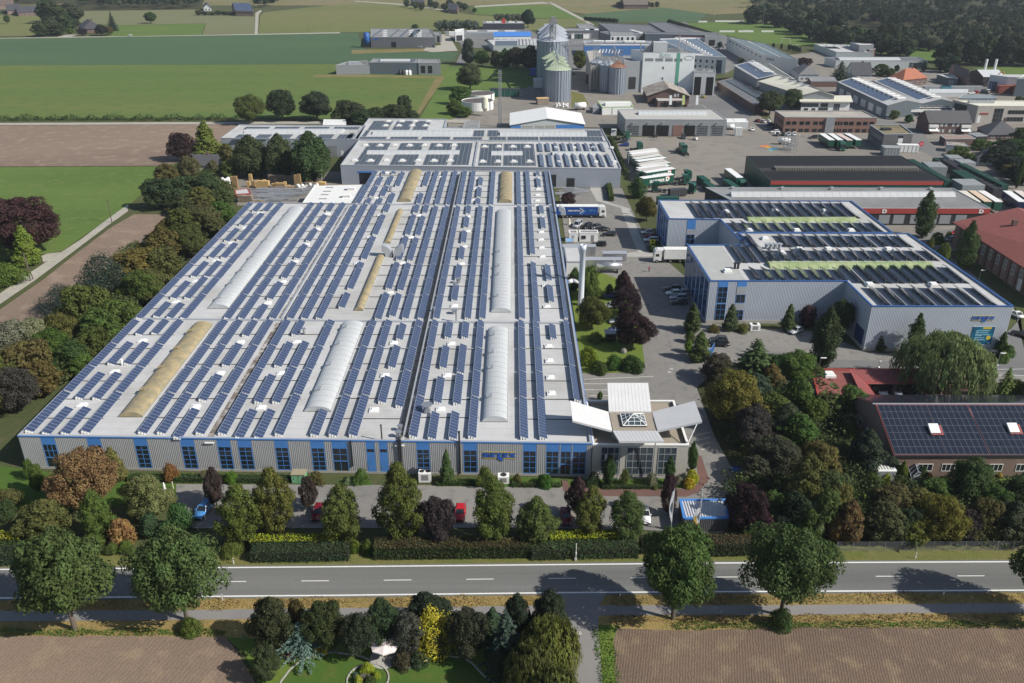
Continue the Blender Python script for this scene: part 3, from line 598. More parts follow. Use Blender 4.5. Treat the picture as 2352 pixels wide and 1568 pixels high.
def setex(parent,o,ex,wd,st):
 n=Vector((ex.y,-ex.x,0));up=Vector((0,0,1));k=wd/7.0
 Hh=1.06*k;mb=MB()
 def bar(x0,z0,x1,z1,sh=0):mb.obox(o+ex*(x0*wd)+up*(z0*Hh)+n*.1,ex*((x1-x0)*wd),n*.06,up*((z1-z0)*Hh))
 for x in(.0,):bar(x,0,x+.18,.2);bar(x,.4,x+.18,.6);bar(x,.8,x+.18,1);bar(x,.5,x+.05,.9);bar(x+.13,.1,x+.18,.5)
 for x in(.21,.60):bar(x,0,x+.17,.2);bar(x,.41,x+.15,.59);bar(x,.8,x+.17,1);bar(x,0,x+.055,1)
 bar(.41,.77,.58,1);bar(.465,-.1,.525,.8)
 for a,b in((.80,.94),(.94,.80)):
  q=[o+ex*(a*wd)+n*.1,o+ex*((a+.065)*wd)+n*.1,o+ex*((b+.065)*wd)+up*Hh+n*.1,o+ex*(b*wd)+up*Hh+n*.1];d_=n*(.06 if a<b else.055);mb.add(q+[v+d_ for v in q],[(4,5,6,7),(0,1,5,4),(1,2,6,5),(2,3,7,6),(3,0,4,7)])
 mb.build('sign_lettering',M_signb,parent)
 mb=MB()
 for z,a,b in((1.3*k,0,wd),(-.25*k,0,wd*.42),(-.25*k,wd*.62,wd)):mb.obox(o+ex*a+up*z+n*.1,ex*(b-a),n*.04,up*.11*k)
 mb.build('sign_line',M_yel,parent)
 P=[(.43,.15),(.47,.3),(.52,.25),(.58,-.05),(.56,-.2),(.61,-.6),(.585,-1.0),(.55,-.72),(.5,-.6),(.46,-.35),(.41,-.12)]
 mb=MB();vs=[o+ex*(a*wd)+up*(b*k)+n*.165 for a,b in P];n_=len(vs);mb.add(vs+[v-n*.05 for v in vs],[tuple(range(n_))]+[(i,n_+i,n_+(i+1)%n_,(i+1)%n_)for i in range(n_)]);mb.build('sign_emblem',M_signb,parent)
setex(FT,fp(sxa,3.75,0),dX,sxb-sxa,0)
J=[0,14.1,24.4,35,45.5]
YG=174.2;STR=[]
def cont(X,y0,y1,cuts=None):
 STR.append((X,y0,y1,cuts or 0))
def gy(T,y):return at(T,1000,y,HF).y
def pieces(X,T,lst):
 for a,b in lst:
  y0,y1=gy(T,a),gy(T,b);cont(X,y0,y1-.25)
front0=lambda X:fy(X)+1.4
for X in(-84.2,-74.3,-64.3,-61,-54.2,-50.3,-40.4,-31,-27.5,-17.1,-6.9,2.1,5.4):cont(X,front0(X),YG-.4)
cont(-20.7,gy('H',458),YG-.4);cont(12.2,137.6,YG-.4);cont(-34.2,front0(-34.2),gy('G',480))
pieces(-80.9,'G',[(645,465),(400,225),(165,15)]);pieces(-80.9,'D',[(1135,1035)])
pieces(-77.6,'G',[(645,465),(405,225),(165,15)]);pieces(-77.6,'D',[(1130,1035)])
pieces(-57.6,'G',[(675,475),(415,238),(175,25)]);pieces(-57.6,'D',[(1145,1040)])
pieces(-47,'G',[(675,480),(430,240),(180,15)]);pieces(-47,'D',[(1140,1040)])
pieces(-43.7,'G',[(675,480),(430,12)])
pieces(-24.1,'H',[(430,252),(188,38)]);pieces(-24.1,'E',[(1170,1062)])
pieces(-13.8,'H',[(680,498),(432,256),(190,40)]);pieces(-13.8,'E',[(1158,1050)])
pieces(-10.2,'H',[(680,495),(440,232),(225,30)]);pieces(-10.2,'E',[(1158,1050)])
pieces(8.9,'E',[(1165,1065)])
BK=267;B2=307.2
for X in(-84.2,-74.2,-64.3,-61.1,-54.1):cont(X,YG+.9,BK-.8)
for X in(-50.1,):cont(X,YG+.9,BK-3);cont(X+.3,BK-1,B2)
for X in(-46.9,-43.6):cont(X,YG+.9,gy('E',238))
for X in(-24.1,-20.6,-17.1,-6.7,2.3,12.5):cont(X,YG+.9,BK-4.5);cont(X,BK-2.5,B2)
cont(-10,YG+.9,BK-4.5);cont(5.6,gy('E',1050),gy('E',640));cont(5.6,gy('E',580),gy('E',247));cont(5.6,BK-2.5,B2)
cont(-14,BK-2.5,B2);cont(-27.4,gy('E',235),B2)
pieces(-80.7,'D',[(1012,915),(885,770),(735,635),(605,510),(490,405),(380,300),(285,228)])
pieces(-77.4,'D',[(1020,920),(885,740),(735,630),(605,505),(485,300),(285,228)])
pieces(-57.6,'D',[(1030,930),(890,775),(745,635),(610,515),(490,405),(385,310),(285,230)])
pieces(-39.6,'E',[(950,850),(820,640),(615,460),(445,310),(290,235),(230,160),(110,15)])
pieces(-46.6,'E',[(230,195),(180,110),(105,45),(30,10)]);pieces(-43,'E',[(240,195),(180,110),(105,40),(25,10)])
pieces(-30.2,'E',[(1030,850),(820,640),(620,460),(445,310),(295,240),(230,160),(110,10)])
pieces(-27.2,'E',[(1010,855),(830,645),(625,470),(450,320),(295,240)])
pieces(-24.05,'E',[(240,195)])if 0 else None
pieces(-13.7,'E',[(900,790),(755,655),(615,530),(500,420),(395,320),(300,245)])
pieces(-11,'E',[(235,195),(185,120),(105,50)])
pieces(9.3,'E',[(910,795),(760,655),(400,325),(300,245),(115,55),(38,10)]);pieces(9.3,'H',[(0,-65)])if 0 else None
PVW,TILT=1.62,R(24)
def strip_mesh(X,y0,y1,frame):
 cx=PVW*math.cos(TILT)/2;rz=PVW*math.sin(TILT);lo=zr+.12;x0,x1=X-cx,X+cx
 y=y0;segs=[];first=True
 while y<y1-.6:
  L=min(14.0 if first else 10.2,y1-y)
  if y1-(y+L)<2.5:L=y1-y
  segs.append((y,y+L));y+=L+.28;first=False
 mb=MB();fr=MB();uv=[]
 for k,(a,b)in enumerate(segs):
  dz=.05*(k%2);n=max(1,round((b-a)/1.0));W=n*1.0+.06
  A=[(x0,a,lo+rz+dz),(x1,a,lo+dz),(x1,b,lo+dz),(x0,b,lo+rz+dz)]
  mb.poly(A);uv.append([(0,1.75),(0,0),(W,0),(W,1.75)])
  e=.045;bt=[(p[0]-e*.4,p[1],p[2]-e)for p in A]
  mb.add(A+bt,[(4,5,1,0),(5,6,2,1),(6,7,3,2),(7,4,0,3),(7,6,5,4)]);uv+=[[(0.02,.02)]*4]*5
  for yy in(a+.05,b-.35):
   for j in range(3):
    fr.obox((x0+.1+j*.45,yy-(.28 if yy<a+1 else 0),zr),Vector((.3,0,0)),Vector((0,.5,0)),Vector((0,0,(lo-zr+rz*(1-(j*.45+.25)/(x1-x0)))*.75)))
  q=a+1.8
  while q<b-1:
   fr.obox((x0+.04,q,zr),Vector((.06,0,0)),Vector((0,.06,0)),Vector((0,0,rz+lo-zr-.03)));q+=2
 return mb,uv,fr
STR.sort(key=lambda s:s[1])
rest=MB();restuv=[];restf=MB()
for k,(X,y0,y1,c)in enumerate(STR):
 mb,uv,fr=strip_mesh(X,y0,y1,None)
 if k<99:
  o=mb.build('solar_panel_row',PV_roof,FT);uvset(o,uv);fr.build('bracket',M_white,o)
 else:
  rest.add(mb.v,mb.f);restuv+=uv;restf.add(fr.v,fr.f)
if rest.v:
 o=rest.build('solar_panel_row',PV_roof,FT);uvset(o,restuv);o['kind']='stuff';fo=restf.build('bracket',M_white,o)
def barrel(x0,x1,y0,y1,hh,m,flaps,rib=2.1,low=False):
 mb=MB();n=12;w_=(x1-x0)/2;cx=(x0+x1)/2
 ys=[y0+(y1-y0)*i/max(1,round((y1-y0)/rib))for i in range(max(1,round((y1-y0)/rib))+1)]
 pr=[(-math.cos(math.pi*i/n),math.sin(math.pi*i/n))for i in range(n+1)]
 mb.add([(cx+p*w_,y,zr+.12+q*hh)for y in ys for p,q in pr],[(k*(n+1)+i,k*(n+1)+i+1,(k+1)*(n+1)+i+1,(k+1)*(n+1)+i)for k in range(len(ys)-1)for i in range(n)])
 mb.add([(cx+p*w_,y0,zr+.12+q*hh)for p,q in pr],[tuple(range(n,-1,-1))]);mb.add([(cx+p*w_,y1,zr+.12+q*hh)for p,q in pr],[tuple(range(n+1))])
 o=mb.build('barrel_skylight',m,FT)
 rb=MB()
 for y in ys:
  for i in range(n):
   a=Vector((cx+pr[i][0]*w_*1.012,y,zr+.12+pr[i][1]*hh*1.015));b=Vector((cx+pr[i+1][0]*w_*1.012,y,zr+.12+pr[i+1][1]*hh*1.015))
   rb.obox(a,b-a,Vector((0,.04,0)),Vector((0,0,.018)))
 for xx in(x0-.1,x1):rb.obox((xx,y0,zr),Vector((.1,0,0)),Vector((0,y1-y0,0)),Vector((0,0,.2)))
 rb.build('glazing_bar',M_cap,o)
 for fy_ in flaps:
  y=lerp(y0,y1,fy_);a=math.radians(128);p=Vector((cx+math.cos(a)*w_*.75,y,zr+.2+math.sin(a)*hh));v=MB()
  v.box((p.x-.1,p.y,p.z+.18),(1.15,1.3,.12),0,('Y',R(-12)));v.build('smoke_vent',m if m is M_skytan else M_cap,o)
def bx(T,xa,xb,y):return at(T,xa,y,HF).x,at(T,xb,y,HF).x
a,b=bx('G',822,985,525);barrel(a,b,gy('G',525),gy('D',1068),1.0,M_skytan,(.22,.45,.67,.88))
a,b=bx('G',2105,2287,487);barrel(a,b,gy('G',487),172.2,1.0,M_sky,(.18,.45,.7,.92))
a,b=bx('H',983,1157,557);barrel(a,b,gy('H',557),gy('E',1103),1.05,M_sky,(.2,.5,.68,.9))
a,b=bx('D',1440,1580,952);barrel(a,b,gy('D',952),gy('D',265),1.0,M_sky,(.06,.18,.29,.42,.6,.77,.92))
a,b=bx('E',1043,1182,977);barrel(a,b,gy('E',977),gy('E',285),1.0,M_sky,(.1,.28,.36,.5))
a,b=bx('E',398,490,213);barrel(a,b,gy('E',213),gy('E',8),1.1,M_skytan,(.3,.6))
a,b=bx('E',1096,1190,220);barrel(a,b,gy('E',220),gy('E',25),1.15,M_skytan,(.15,.4,.65))
a,b=bx('E',100,160,965);barrel(a,b,gy('E',965),gy('E',596),.7,M_skytan,(),low=True)
a,b=bx('E',304,350,500);barrel(a,b,gy('E',500),gy('E',278),.7,M_skytan,(),low=True)
M_dome=mat('white_dome',(.75,.75,.73),.35,.05,1)
def dome(T,x,y,s=1.6,X=None):
 p=at(T,x,y,HF);mb=MB();h1=zr+.28
 q=[(p.x-s/2,p.y-s/2),(p.x+s/2,p.y-s/2),(p.x+s/2,p.y+s/2),(p.x-s/2,p.y+s/2)];mb.prism(q,zr,h1,top=False)
 r=inset(q,.12);t=inset(q,.45);mb.add([(*k,h1)for k in r]+[(*k,h1+.18)for k in t],[(0,1,5,4),(1,2,6,5),(2,3,7,6),(3,0,4,7),(4,5,6,7)])
 mb.add([(*k,h1)for k in q]+[(*k,h1)for k in r],[(0,1,5,4),(1,2,6,5),(2,3,7,6),(3,0,4,7)])
 mb.build('dome_light',M_dome,FT)
for T,x,y in(('G',565,445),('G',790,215),('G',985,0),('G',1350,458),('G',1520,225),('G',1660,10),('G',1805,462),('G',1945,225),('G',2050,10),('H',235,478),('H',310,240),('H',372,15),('H',695,475),('H',740,240),('H',770,20),('H',1462,363),('H',1455,253),('H',1448,138),('H',1442,38),('D',1215,910),('D',1355,765),('D',1490,625),('D',1600,500),('D',1695,398),('D',1795,293),('D',1850,915),('D',1955,770),('D',2040,630),('D',2120,512),('D',2195,405),('D',2265,300),('E',120,640),('E',205,462),('E',275,310),('E',430,640),('E',490,462),('E',545,312),('E',345,845),('E',790,935),('E',840,645),('E',860,527),('E',885,320),('E',885,420),('E',950,55),('E',940,125),('E',925,205),('E',700,45),('E',690,125),('E',665,200),('E',1365,55),('E',1370,128),('E',1368,168),('E',1365,208),('E',1362,242),('E',1390,325),('E',1392,425),('E',1390,478),('E',1395,533),('E',1400,595),('E',1420,675),('E',1420,795),('E',1430,940),('E',250,190),('E',325,15)):
 dome(T,x,y)
mb=MB()
for xa,xb in((-85,-73.4),(-66,-53.5),(-51,-39.5),(-35,-20),(-18,-6),(1.5,13)):
 y=131.5
 while y<(262 if xa<-52 else 304):
  if not(170<y<178):mb.obox((xa,y+random.Random(int(y*7+xa)).uniform(-.3,.3),zr+.02),Vector((xb-xa,-.1,0)),Vector((0,.12,0)),Vector((0,0,.10)))
  y+=7.1
mb.build('cable_duct',M_dark,FT)
mb=MB()
mb.obox((XL+.4,YG+.55+.3,zr),Vector((98.4,-2.6,0)),Vector((0,.5,0)),Vector((0,0,.28)))
mb.obox((-51,265.2,zr),Vector((64.5,-1.2,0)),Vector((0,.45,0)),Vector((0,0,.28)))
for X,y1 in((-52.35,265),(-18.9,306)):mb.obox((X,YG+1.4 if X<-50 else fy(X)+2,zr),Vector((.35,0,0)),Vector((0,y1-YG-2 if X<-50 else y1-fy(X)-3,0)),Vector((0,0,.3)))
mb.build('expansion_joint',M_cap,FT)
mb=MB()
for k in range(4):mb.tube((-19.6+k*.22,fy(-19)+.8,zr+.35),(-19.6+k*.22,303,zr+.35),.075,n=6)
for y in range(126,300,4):mb.obox((-19.75,y,zr),Vector((.9,0,0)),Vector((0,.1,0)),Vector((0,0,.3)))
mb.tube((-19.4,fy(-19)-.25,1),(-19.4,fy(-19)-.25,HF+.4),.18,n=8);mb.tube((-19.1,fy(-19)-.25,1),(-19.1,fy(-19)-.25,HF+.4),.18,n=8)
mb.tube((-19.4,fy(-19)-.25,HF+.35),(-19.4,fy(-19)+.9,HF+.05),.18,n=8)
mb.build('pipe_bundle',M_dark,FT)
M_dirt=mat('gutter_dirt',(.16,.13,.11),.95,.5,1.2,col2=(.40,.39,.37),c2scale=.55,c2lo=.42,c2hi=.6)
mb=MB()
for X,y0,y1,w_ in((-52.2,fy(-52)+.6,173,1.2),(-18.1,fy(-18)+.6,168,.9),(-18.1,178,262,.5),(-52.9,176,262,.35)):mb.poly([(X-w_/2,y0,zr+.004),(X+w_/2,y0,zr+.004),(X+w_/2,y1,zr+.004),(X-w_/2,y1,zr+.004)])
mb.build('gutter_dirt',M_dirt,FT)
mb=MB();mb.obox((XR-.75,138.5,zr),Vector((.35,0,0)),Vector((0,166,0)),Vector((0,0,.34)));mb.build('side_gutter',M_dark,FT)
def flue(T,x,y,h=1.6,r=.22,m=None):
 p=at(T,x,y,HF);mb=MB();mb.tube((p.x,p.y,zr),(p.x,p.y,zr+h),r,n=12);mb.tube((p.x,p.y,zr+h+.06),(p.x,p.y,zr+h+.16),r*1.5,n=12);mb.tube((p.x,p.y,zr+h),(p.x,p.y,zr+h+.06),r*.6,n=8);mb.build('flue',m or M_steel,FT)
flue('H',603,488,1.5,.7);flue('H',290,685,3.0,.12,M_dark);flue('H',825,705,2.2,.16,M_dark);flue('H',405,660,1.0,.4);flue('H',415,615,.9,.35);flue('E',820,775,1.2,.5);flue('E',795,800,1.0,.35);flue('E',790,985,.9,.5);flue('E',805,1040,2.6,.2);flue('E',350,140,1.3,.5);flue('D',2105,1125,1.2,.3);flue('G',845,165,1.2,.2,M_white);flue('E',650,975,1.1,.3)
def duct(T,x,y,s,bend):
 p=at(T,x,y,HF);mb=MB();secs=[]
 for k in range(8):
  a=math.pi/2*k/7;r=s*1.2;c=p+Vector((bend*(r-r*math.cos(a)),.0,.3+r*math.sin(a)));d=Vector((bend*math.sin(a),0,math.cos(a)));e=Vector((0,1,0));f=d.cross(e)
  secs.append([c+e*s*.75*i+f*s*.6*j for i,j in((-1,-1),(1,-1),(1,1),(-1,1))])
 b0=[Vector((v.x,v.y,zr))for v in secs[0]];secs=[b0]+secs;mb.loft(secs);mb.build('ventilation_duct',M_cap,FT)
duct('E',340,585,1.5,-1);duct('E',395,590,1.5,1);duct('E',1545,300,1.2,-1)
mb=MB()
for T,x in(('G',1430),('H',410)):q=fp(at(T,x,700,HF).x,HF-.9,.1);mb.box(q,(1.6,.35,.2))
mb.build('wall_lamp',M_white,FT)
mb=MB();X=at('H',825,720,HF).x;mb.tube(fp(X,.4,.18),fp(X,HF+2.2,.18),.13,n=8);X=at('H',65,720,HF).x;mb.tube(fp(X,1.6,.18),fp(X,HF,.18),.13,n=8);mb.build('downpipe',M_dark,FT)
HR=7.4
def P4(T,h,*q):return[at(T,*p,h)for p in q]
def pvrect(B,T,x0,y0,x1,y1,h,m=None,my=1.65,mx=1.0,z=.16,name='solar_panel'):
 a=at(T,x0,y0,h);c=at(T,x1,y1,h);zz=h-B.par+.012+z;W=max(1,round((c.x-a.x)/mx))*mx+.03;D=max(1,round((c.y-a.y)/my))*my+.03
 mb=MB();A=[(a.x,a.y,zz),(c.x,a.y,zz),(c.x,c.y,zz),(a.x,c.y,zz)];bt=[(p[0],p[1],zz-.1)for p in A]
 mb.add(A+bt,[(0,1,2,3),(4,5,1,0),(5,6,2,1),(6,7,3,2),(7,4,0,3)])
 o=mb.build(name,m or PV_rows,B.t);uvset(o,[[(0,0),(W,0),(W,D),(0,D)]]+[[(.02,.02)]*4]*4)
def bandrect(B,T,x0,y0,x1,y1,h,hh=.6,m=None):
 a=at(T,x0,y0,h);c=at(T,x1,y1,h);z=h-B.par+.012;s=.35*abs(c.y-a.y);mb=MB();n=max(2,round((c.x-a.x)/2.4));L=(c.x-a.x)/n
 for i in range(n):
  xa,xb=a.x+i*L+.03,a.x+(i+1)*L-.03
  mb.add([(xa,a.y,z),(xb,a.y,z),(xb,c.y,z),(xa,c.y,z),(xa,a.y+s,z+hh),(xb,a.y+s,z+hh),(xb,c.y-s,z+hh),(xa,c.y-s,z+hh)],[(0,1,5,4),(1,2,6,5),(2,3,7,6),(3,0,4,7),(4,5,6,7)])
 return mb.build('skylight',m or M_sky,B.t)
def padded_dome(B,T,x,y,h,s=1.7,pad=True):
 p=at(T,x,y,h);z=h-B.par+.012;mb=MB()
 mb.box((p.x,p.y,z+.25),(s,s,.5));mb.box((p.x,p.y,z+.62),(s*.75,s*.75,.24));mb.build('dome_light',M_dome,B.t)
 if pad:mb=MB();mb.box((p.x+.1,p.y-.3,z+.11),(s+1.3,s+1.5,.2));mb.build('dome_pad',M_membrane,B.t)
M_palewall=corrmat('ribbed_wall_pale',(.34,.37,.42),.35,depth=.02,rough=.5,metal=.15)
R1=Bld('warehouse_hall','grey warehouse directly behind the large factory, dark panels and two rows of domes','warehouse',P4('B',HR,(3,1140),(1945,1165),(1860,975),(130,965)),HR,M_palewall,M_membrane,M_cap)
for x0,x1 in((95,330),(342,560),(572,760),(772,895)):pvrect(R1,'B',x0,1135,x1+22,985,HR)
for x0,x1 in((955,1120),(1130,1340)):pvrect(R1,'B',x0,1140,x1,990,HR)
for x0,y0,x1,y1 in((180,1066,830,1036),(1045,1072,1262,1042),(1470,1072,1800,1046)):bandrect(R1,'B',x0,y0,x1,y1,HR,.9)
for k in range(7):padded_dome(R1,'B',175+k*102,1002,HR);padded_dome(R1,'B',100+k*110,1107,HR)
for k in range(4):padded_dome(R1,'B',1000+k*98,1010,HR);padded_dome(R1,'B',985+k*108,1113,HR)
for k in range(4):padded_dome(R1,'B',1490+k*130,1020,HR,1.6,False);padded_dome(R1,'B',1510+k*130,1118,HR,1.6,False)
def tilted_rows(B,rows,h,m,w_=1.65,tl=24):
 z=h-B.par+.012+.12;cx=w_*math.cos(R(tl))/2;rz=w_*math.sin(R(tl))
 for X,y0,y1 in rows:
  mb=MB();fr=MB();A=[(X-cx,y0,z+rz),(X+cx,y0,z),(X+cx,y1,z),(X-cx,y1,z+rz)];bt=[(p[0]-.02,p[1],p[2]-.05)for p in A]
  mb.add(A+bt,[(0,1,2,3),(7,6,5,4),(4,5,1,0),(5,6,2,1),(6,7,3,2),(7,4,0,3)])
  o=mb.build('solar_panel_row',m,B.t);n=max(1,round(y1-y0));uvset(o,[[(0,1.75),(0,0),(n+.05,0),(n+.05,1.75)]]+[[(.02,.02)]*4]*5)
  y=y0+.2
  while y<y1:
   fr.obox((X-cx+.05,y,z-.12),Vector((.07,0,0)),Vector((0,.07,0)),Vector((0,0,rz+.08)));fr.obox((X-cx,y,z-.12),Vector((2*cx,0,0)),Vector((0,.1,0)),Vector((0,0,.08)));y+=2.1
  fr.build('bracket',M_steel,o)
rows=[(at('B',1400+k*60,1140,HR).x,at('B',1400,1150,HR).y,at('B',1400,1065,HR).y)for k in range(9)]
rows+=[(at('B',1388+k*54,1030,HR).x,at('B',1400,1045,HR).y,at('B',1400,990,HR).y)for k in range(9)]
tilted_rows(R1,rows,HR,PV_roof)
mb=MB();a=at('B',928,1145,HR);b=at('B',938,975,HR);mb.obox((a.x-.4,a.y,HR-.3),Vector((.8,0,0)),Vector((0,b.y-a.y,0)),Vector((0,0,.45)));mb.build('expansion_joint',M_cap,R1.t)
R1.plate(0,.735,.772,.3,4.8,M_dark,'dock_door',.05);R1.plate(0,.81,.838,.3,3.6,M_dark,'dock_door',.05)
R1.plate(0,.065,.12,.2,4.6,M_glass,'dock_door',.05);R1.plate(0,.06,.125,4.6,5.2,M_blue,'door_header',.08)
R2=Bld('warehouse_hall','grey warehouse with two long white skylights, its roof stepped at the back','warehouse',P4('B',HR,(92,960),(1858,976),(1812,890),(1012,884),(720,879),(738,822),(200,816)),HR,M_palewall,M_membrane,M_cap)
for k in range(3):pvrect(R2,'B',120+k*220,962,120+k*220+205,942,HR)
pvrect(R2,'B',780,964,985,944,HR)
for x0,x1 in((1030,1150),(1160,1370),(1385,1590),(1605,1810)):pvrect(R2,'B',x0,972,x1,942,HR)
for x0,x1 in((150,210),(920,1000),(1020,1095),(1710,1800)):pvrect(R2,'B',x0,938,x1,897,HR)
for x0,x1 in((220,380),(390,520),(530,640)):pvrect(R2,'B',x0-30,893,x1-10,832,HR)
for x0,y0,x1,y1 in((220,930,912,898),(1105,936,1700,906)):bandrect(R2,'B',x0,y0,x1,y1,HR,1)
for k in range(4):padded_dome(R2,'B',335+k*92,835,HR);padded_dome(R2,'B',315+k*92,865,HR)
R3=Bld('warehouse_hall','long grey warehouse wing behind the tall birches, one white skylight along its roof','warehouse',P4('t',HR,(718,322),(2215,338),(2300,186),(924,176)),HR,M_palewall,M_membrane,M_cap)
for k in range(6):pvrect(R3,'t',845+k*225,330,845+k*225+215,278,HR,my=1.65)
for k in range(4):pvrect(R3,'t',960+k*325,222,960+k*325+300,196,HR)
pvrect(R3,'t',2080,318,2180,262,HR)
bandrect(R3,'t',965,268,2070,224,HR,1.1)
R3.plate(0,.77,.84,.3,4.6,M_grey,'dock_door',.06);R3.plate(0,.865,.885,.1,2.6,M_white,'door',.06)
WT=Bld('storage_tent_hall','white flat roofed canopy hall between the factory wings and the pallet yard','canopy',P4('t',5.2,(1600,1040),(2130,1040),(2320,830),(1735,845)),5.2,M_white,mat('white_roof_sheet',(.70,.70,.68),.5,.05,.4),M_white,par=.05)
for T,x,y in(('t',1830,985),('t',1850,940),('t',1875,903),('t',1905,862)):
 p=at(T,x,y,5.2);mb=MB();mb.box((p.x,p.y,5.3),(2.6,.3,.2));mb.build('roof_vent',M_grey,WT.t)
for x,y in((2090,965),(2140,885)):p=at('t',x,y,5.2);mb=MB();mb.box((p.x,p.y,5.5),(2.6,1.6,.6));mb.box((p.x-.1,p.y,5.95),(3,1.9,.2));mb.build('roof_hatch',M_white,WT.t)
WB=Bld('container_office','white site cabin beyond the long warehouse wing, by the farm track','site cabin',quadpts('t',(1830,182),(2080,185),(1838,120),3.2),3.2,M_white,M_white,M_white,par=.05)
WB.win(0,.42,.62,1.0,2.2,2,1,M_grey)
M_plaster=mat('pale_render',(.44,.42,.37),.85,.08,.6)
M_wing=mat('white_wing_panel',(.58,.58,.58),.5,.05,.5)
PV_=Bld('entrance_pavilion','entrance pavilion with four tilted white roof wings round a glass pyramid','pavilion',[(13.75,122.9),(30.1,122.7),(30.2,138),(13.75,138.1)],6.6,M_plaster,M_gravelroof,M_white,par=.6)
mb=MB();mb.prism([(17.4,124.9),(24.8,124.9),(24.8,131.3),(17.4,131.3)],6.0,7.95);mb.build('upper_roof',M_gravelroof,PV_.t)
def wing(a,b,c,d):
 mb=MB();up=Vector((0,0,.38));vs=[Vector(p)for p in(a,b,c,d)];mb.add(vs+[v+up for v in vs],[(3,2,1,0),(4,5,6,7),(0,1,5,4),(1,2,6,5),(2,3,7,6),(3,0,4,7)]);o=mb.build('roof_wing',M_wing,PV_.t)
 e=(Vector(b)-Vector(a));mb=MB()
 for k in range(1,12):p=Vector(a).lerp(Vector(b),k/12);q=Vector(d).lerp(Vector(c),k/12);mb.obox(p+up,(q-p),e.normalized()*.05,Vector((0,0,.03)))
 mb.build('standing_seam',M_wing,o)
zi,zo=7.75,10.0
wing((17.3,131.3,zi),(24.9,131.3,zi),(25.1,137.9,zo),(17.6,137.9,zo))
wing((24.9,124.8,zi),(17.3,124.8,zi),(17.5,117.9,zo),(24.8,117.9,zo))
wing((17.2,124.8,zi),(17.2,131.2,zi),(10.3,131.3,zo),(10.3,124.5,zo))
wing((25.0,131.2,zi),(25.0,124.8,zi),(32.3,124.2,zo),(32.4,131.2,zo))
pb=[Vector((19.2,126.2,8)),Vector((23.3,126.2,8)),Vector((23.3,130.3,8)),Vector((19.2,130.3,8))];ap=Vector((21.25,128.25,9.5))
mb=MB();mb.add(pb+[p+Vector((0,0,.3))for p in pb]+[ap],[(0,1,5,4),(1,2,6,5),(2,3,7,6),(3,0,4,7),(4,5,8),(5,6,8),(6,7,8),(7,4,8)])
py=mb.build('glass_pyramid',M_glass2,PV_.t)
mb=MB()
for i in range(4):
 a,b=pb[i]+Vector((0,0,.32)),pb[(i+1)%4]+Vector((0,0,.32));mb.tube(a,b,.09,n=6);mb.tube(a,ap+Vector((0,0,.03)),.07,n=6)
 for k in(.25,.5,.75):p=a.lerp(b,k);q=a.lerp(ap,1-abs(2*k-1))if k<.5 else(b.lerp(ap,1-abs(2*k-1))if k>.5 else ap);mb.tube(p,q,.05,n=5)
 for k in(.35,.65):mb.tube(a.lerp(ap,k),b.lerp(ap,k),.05,n=5)
mb.build('glazing_bar',M_white,py)
for a,b in((.09,.30),(.36,.64),(.69,.885)):
 nx=3 if b-a<.25 else 4;PV_.win(0,a,b,.5,6.1,nx,4,M_cap,M_glass2,fw=.12)
PV_.win(1,.15,.4,.5,6.1,3,4,M_cap,M_glass2);PV_.win(1,.6,.85,.5,6.1,3,4,M_cap,M_glass2)
for x in(18.2,24.2):mb=MB();mb.tube((x,122.2,0),(x,121.6,8.9),.1,n=8);mb.build('support_post',M_cap,PV_.t)
mb=MB();mb.tube((30.05,123.2,6.7),(32.0,125.4,9.9),.09,n=8);mb.tube((30.05,129,6.7),(32.0,129.5,9.9),.09,n=8);mb.build('strut',M_white,PV_.t)
mb=MB();mb.obox((15.9,122.6,3.6),Vector((.3,0,0)),Vector((0,-.3,0)),Vector((0,0,1.2)));mb.build('wall_lamp',M_white,PV_.t)
SH=Bld('bicycle_shelter','low shed with pale ribbed roof edged in blue beside two flags','shed',P4('v',2.7,(1075,1378),(1460,1370),(1440,1213),(1040,1213)),2.7,corrmat('ribbed_dark',(.09,.09,.1),.3,depth=.03),corrmat('ribbed_roof_pale',(.47,.48,.52),.42,'X',depth=.06),M_blue,par=.1)
cp=at('E',1665,935);ct=hgt('E',1680,515,935)
ck=thing('chimney_stack','tall white steel chimney with elbowed duct beside the factory','chimney',(cp.x,cp.y,0))
mb=MB();mb.lathe((cp.x,cp.y,0),[(.85,0),(.85,.5),(.72,.7),(.72,ct-1.4),(.85,ct-1.3),(.85,ct),(.55,ct),(.55,ct-.6)],24);mb.build('stack',mat('stack_paint',(.56,.60,.66),.45,.06,.5),ck,True)
mb=MB();mb.tube((cp.x-.5,cp.y,6.3),(cp.x-2.2,cp.y,6.8),.5,n=14);mb.tube((cp.x-2.2,cp.y,6.8),(cp.x-3.7,cp.y,6.2),.5,n=14);mb.build('duct',M_white,ck,True)
sg=Bld('site_cabin','white flat roofed site cabin by the row of dark parked cars','site cabin',quadpts('u',(198,400),(355,400),(192,376),2.8),2.8,M_white,M_grey,M_white,par=.08)
sg.win(0,.08,.34,.8,2.0,1,1,M_grey);sg.plate(0,.62,.78,.1,2.1,M_grey,'door')
sg=Bld('site_cabin','narrow white cabin at the left of the wider white one','site cabin',quadpts('u',(110,402),(182,402),(104,376),2.8),2.8,M_white,M_grey,M_white,par=.08)
sg.plate(0,.3,.6,.1,2.1,M_cap,'door')
Bld('tool_shed','small shed with sky blue roof beside the factory wall','shed',quadpts('u',(78,475),(145,475),(78,445),2.3),2.3,M_cap,mat('sky_blue_roof',(.16,.38,.62),.5,.08,1),M_cap,par=.05)
Bld('loading_annex','tall white annex against the factory wall behind the blue trailer','annex',[(14.6,214),(19,214),(19,226),(14.6,226)],6.0,M_white,M_membrane,M_cap,par=.1)
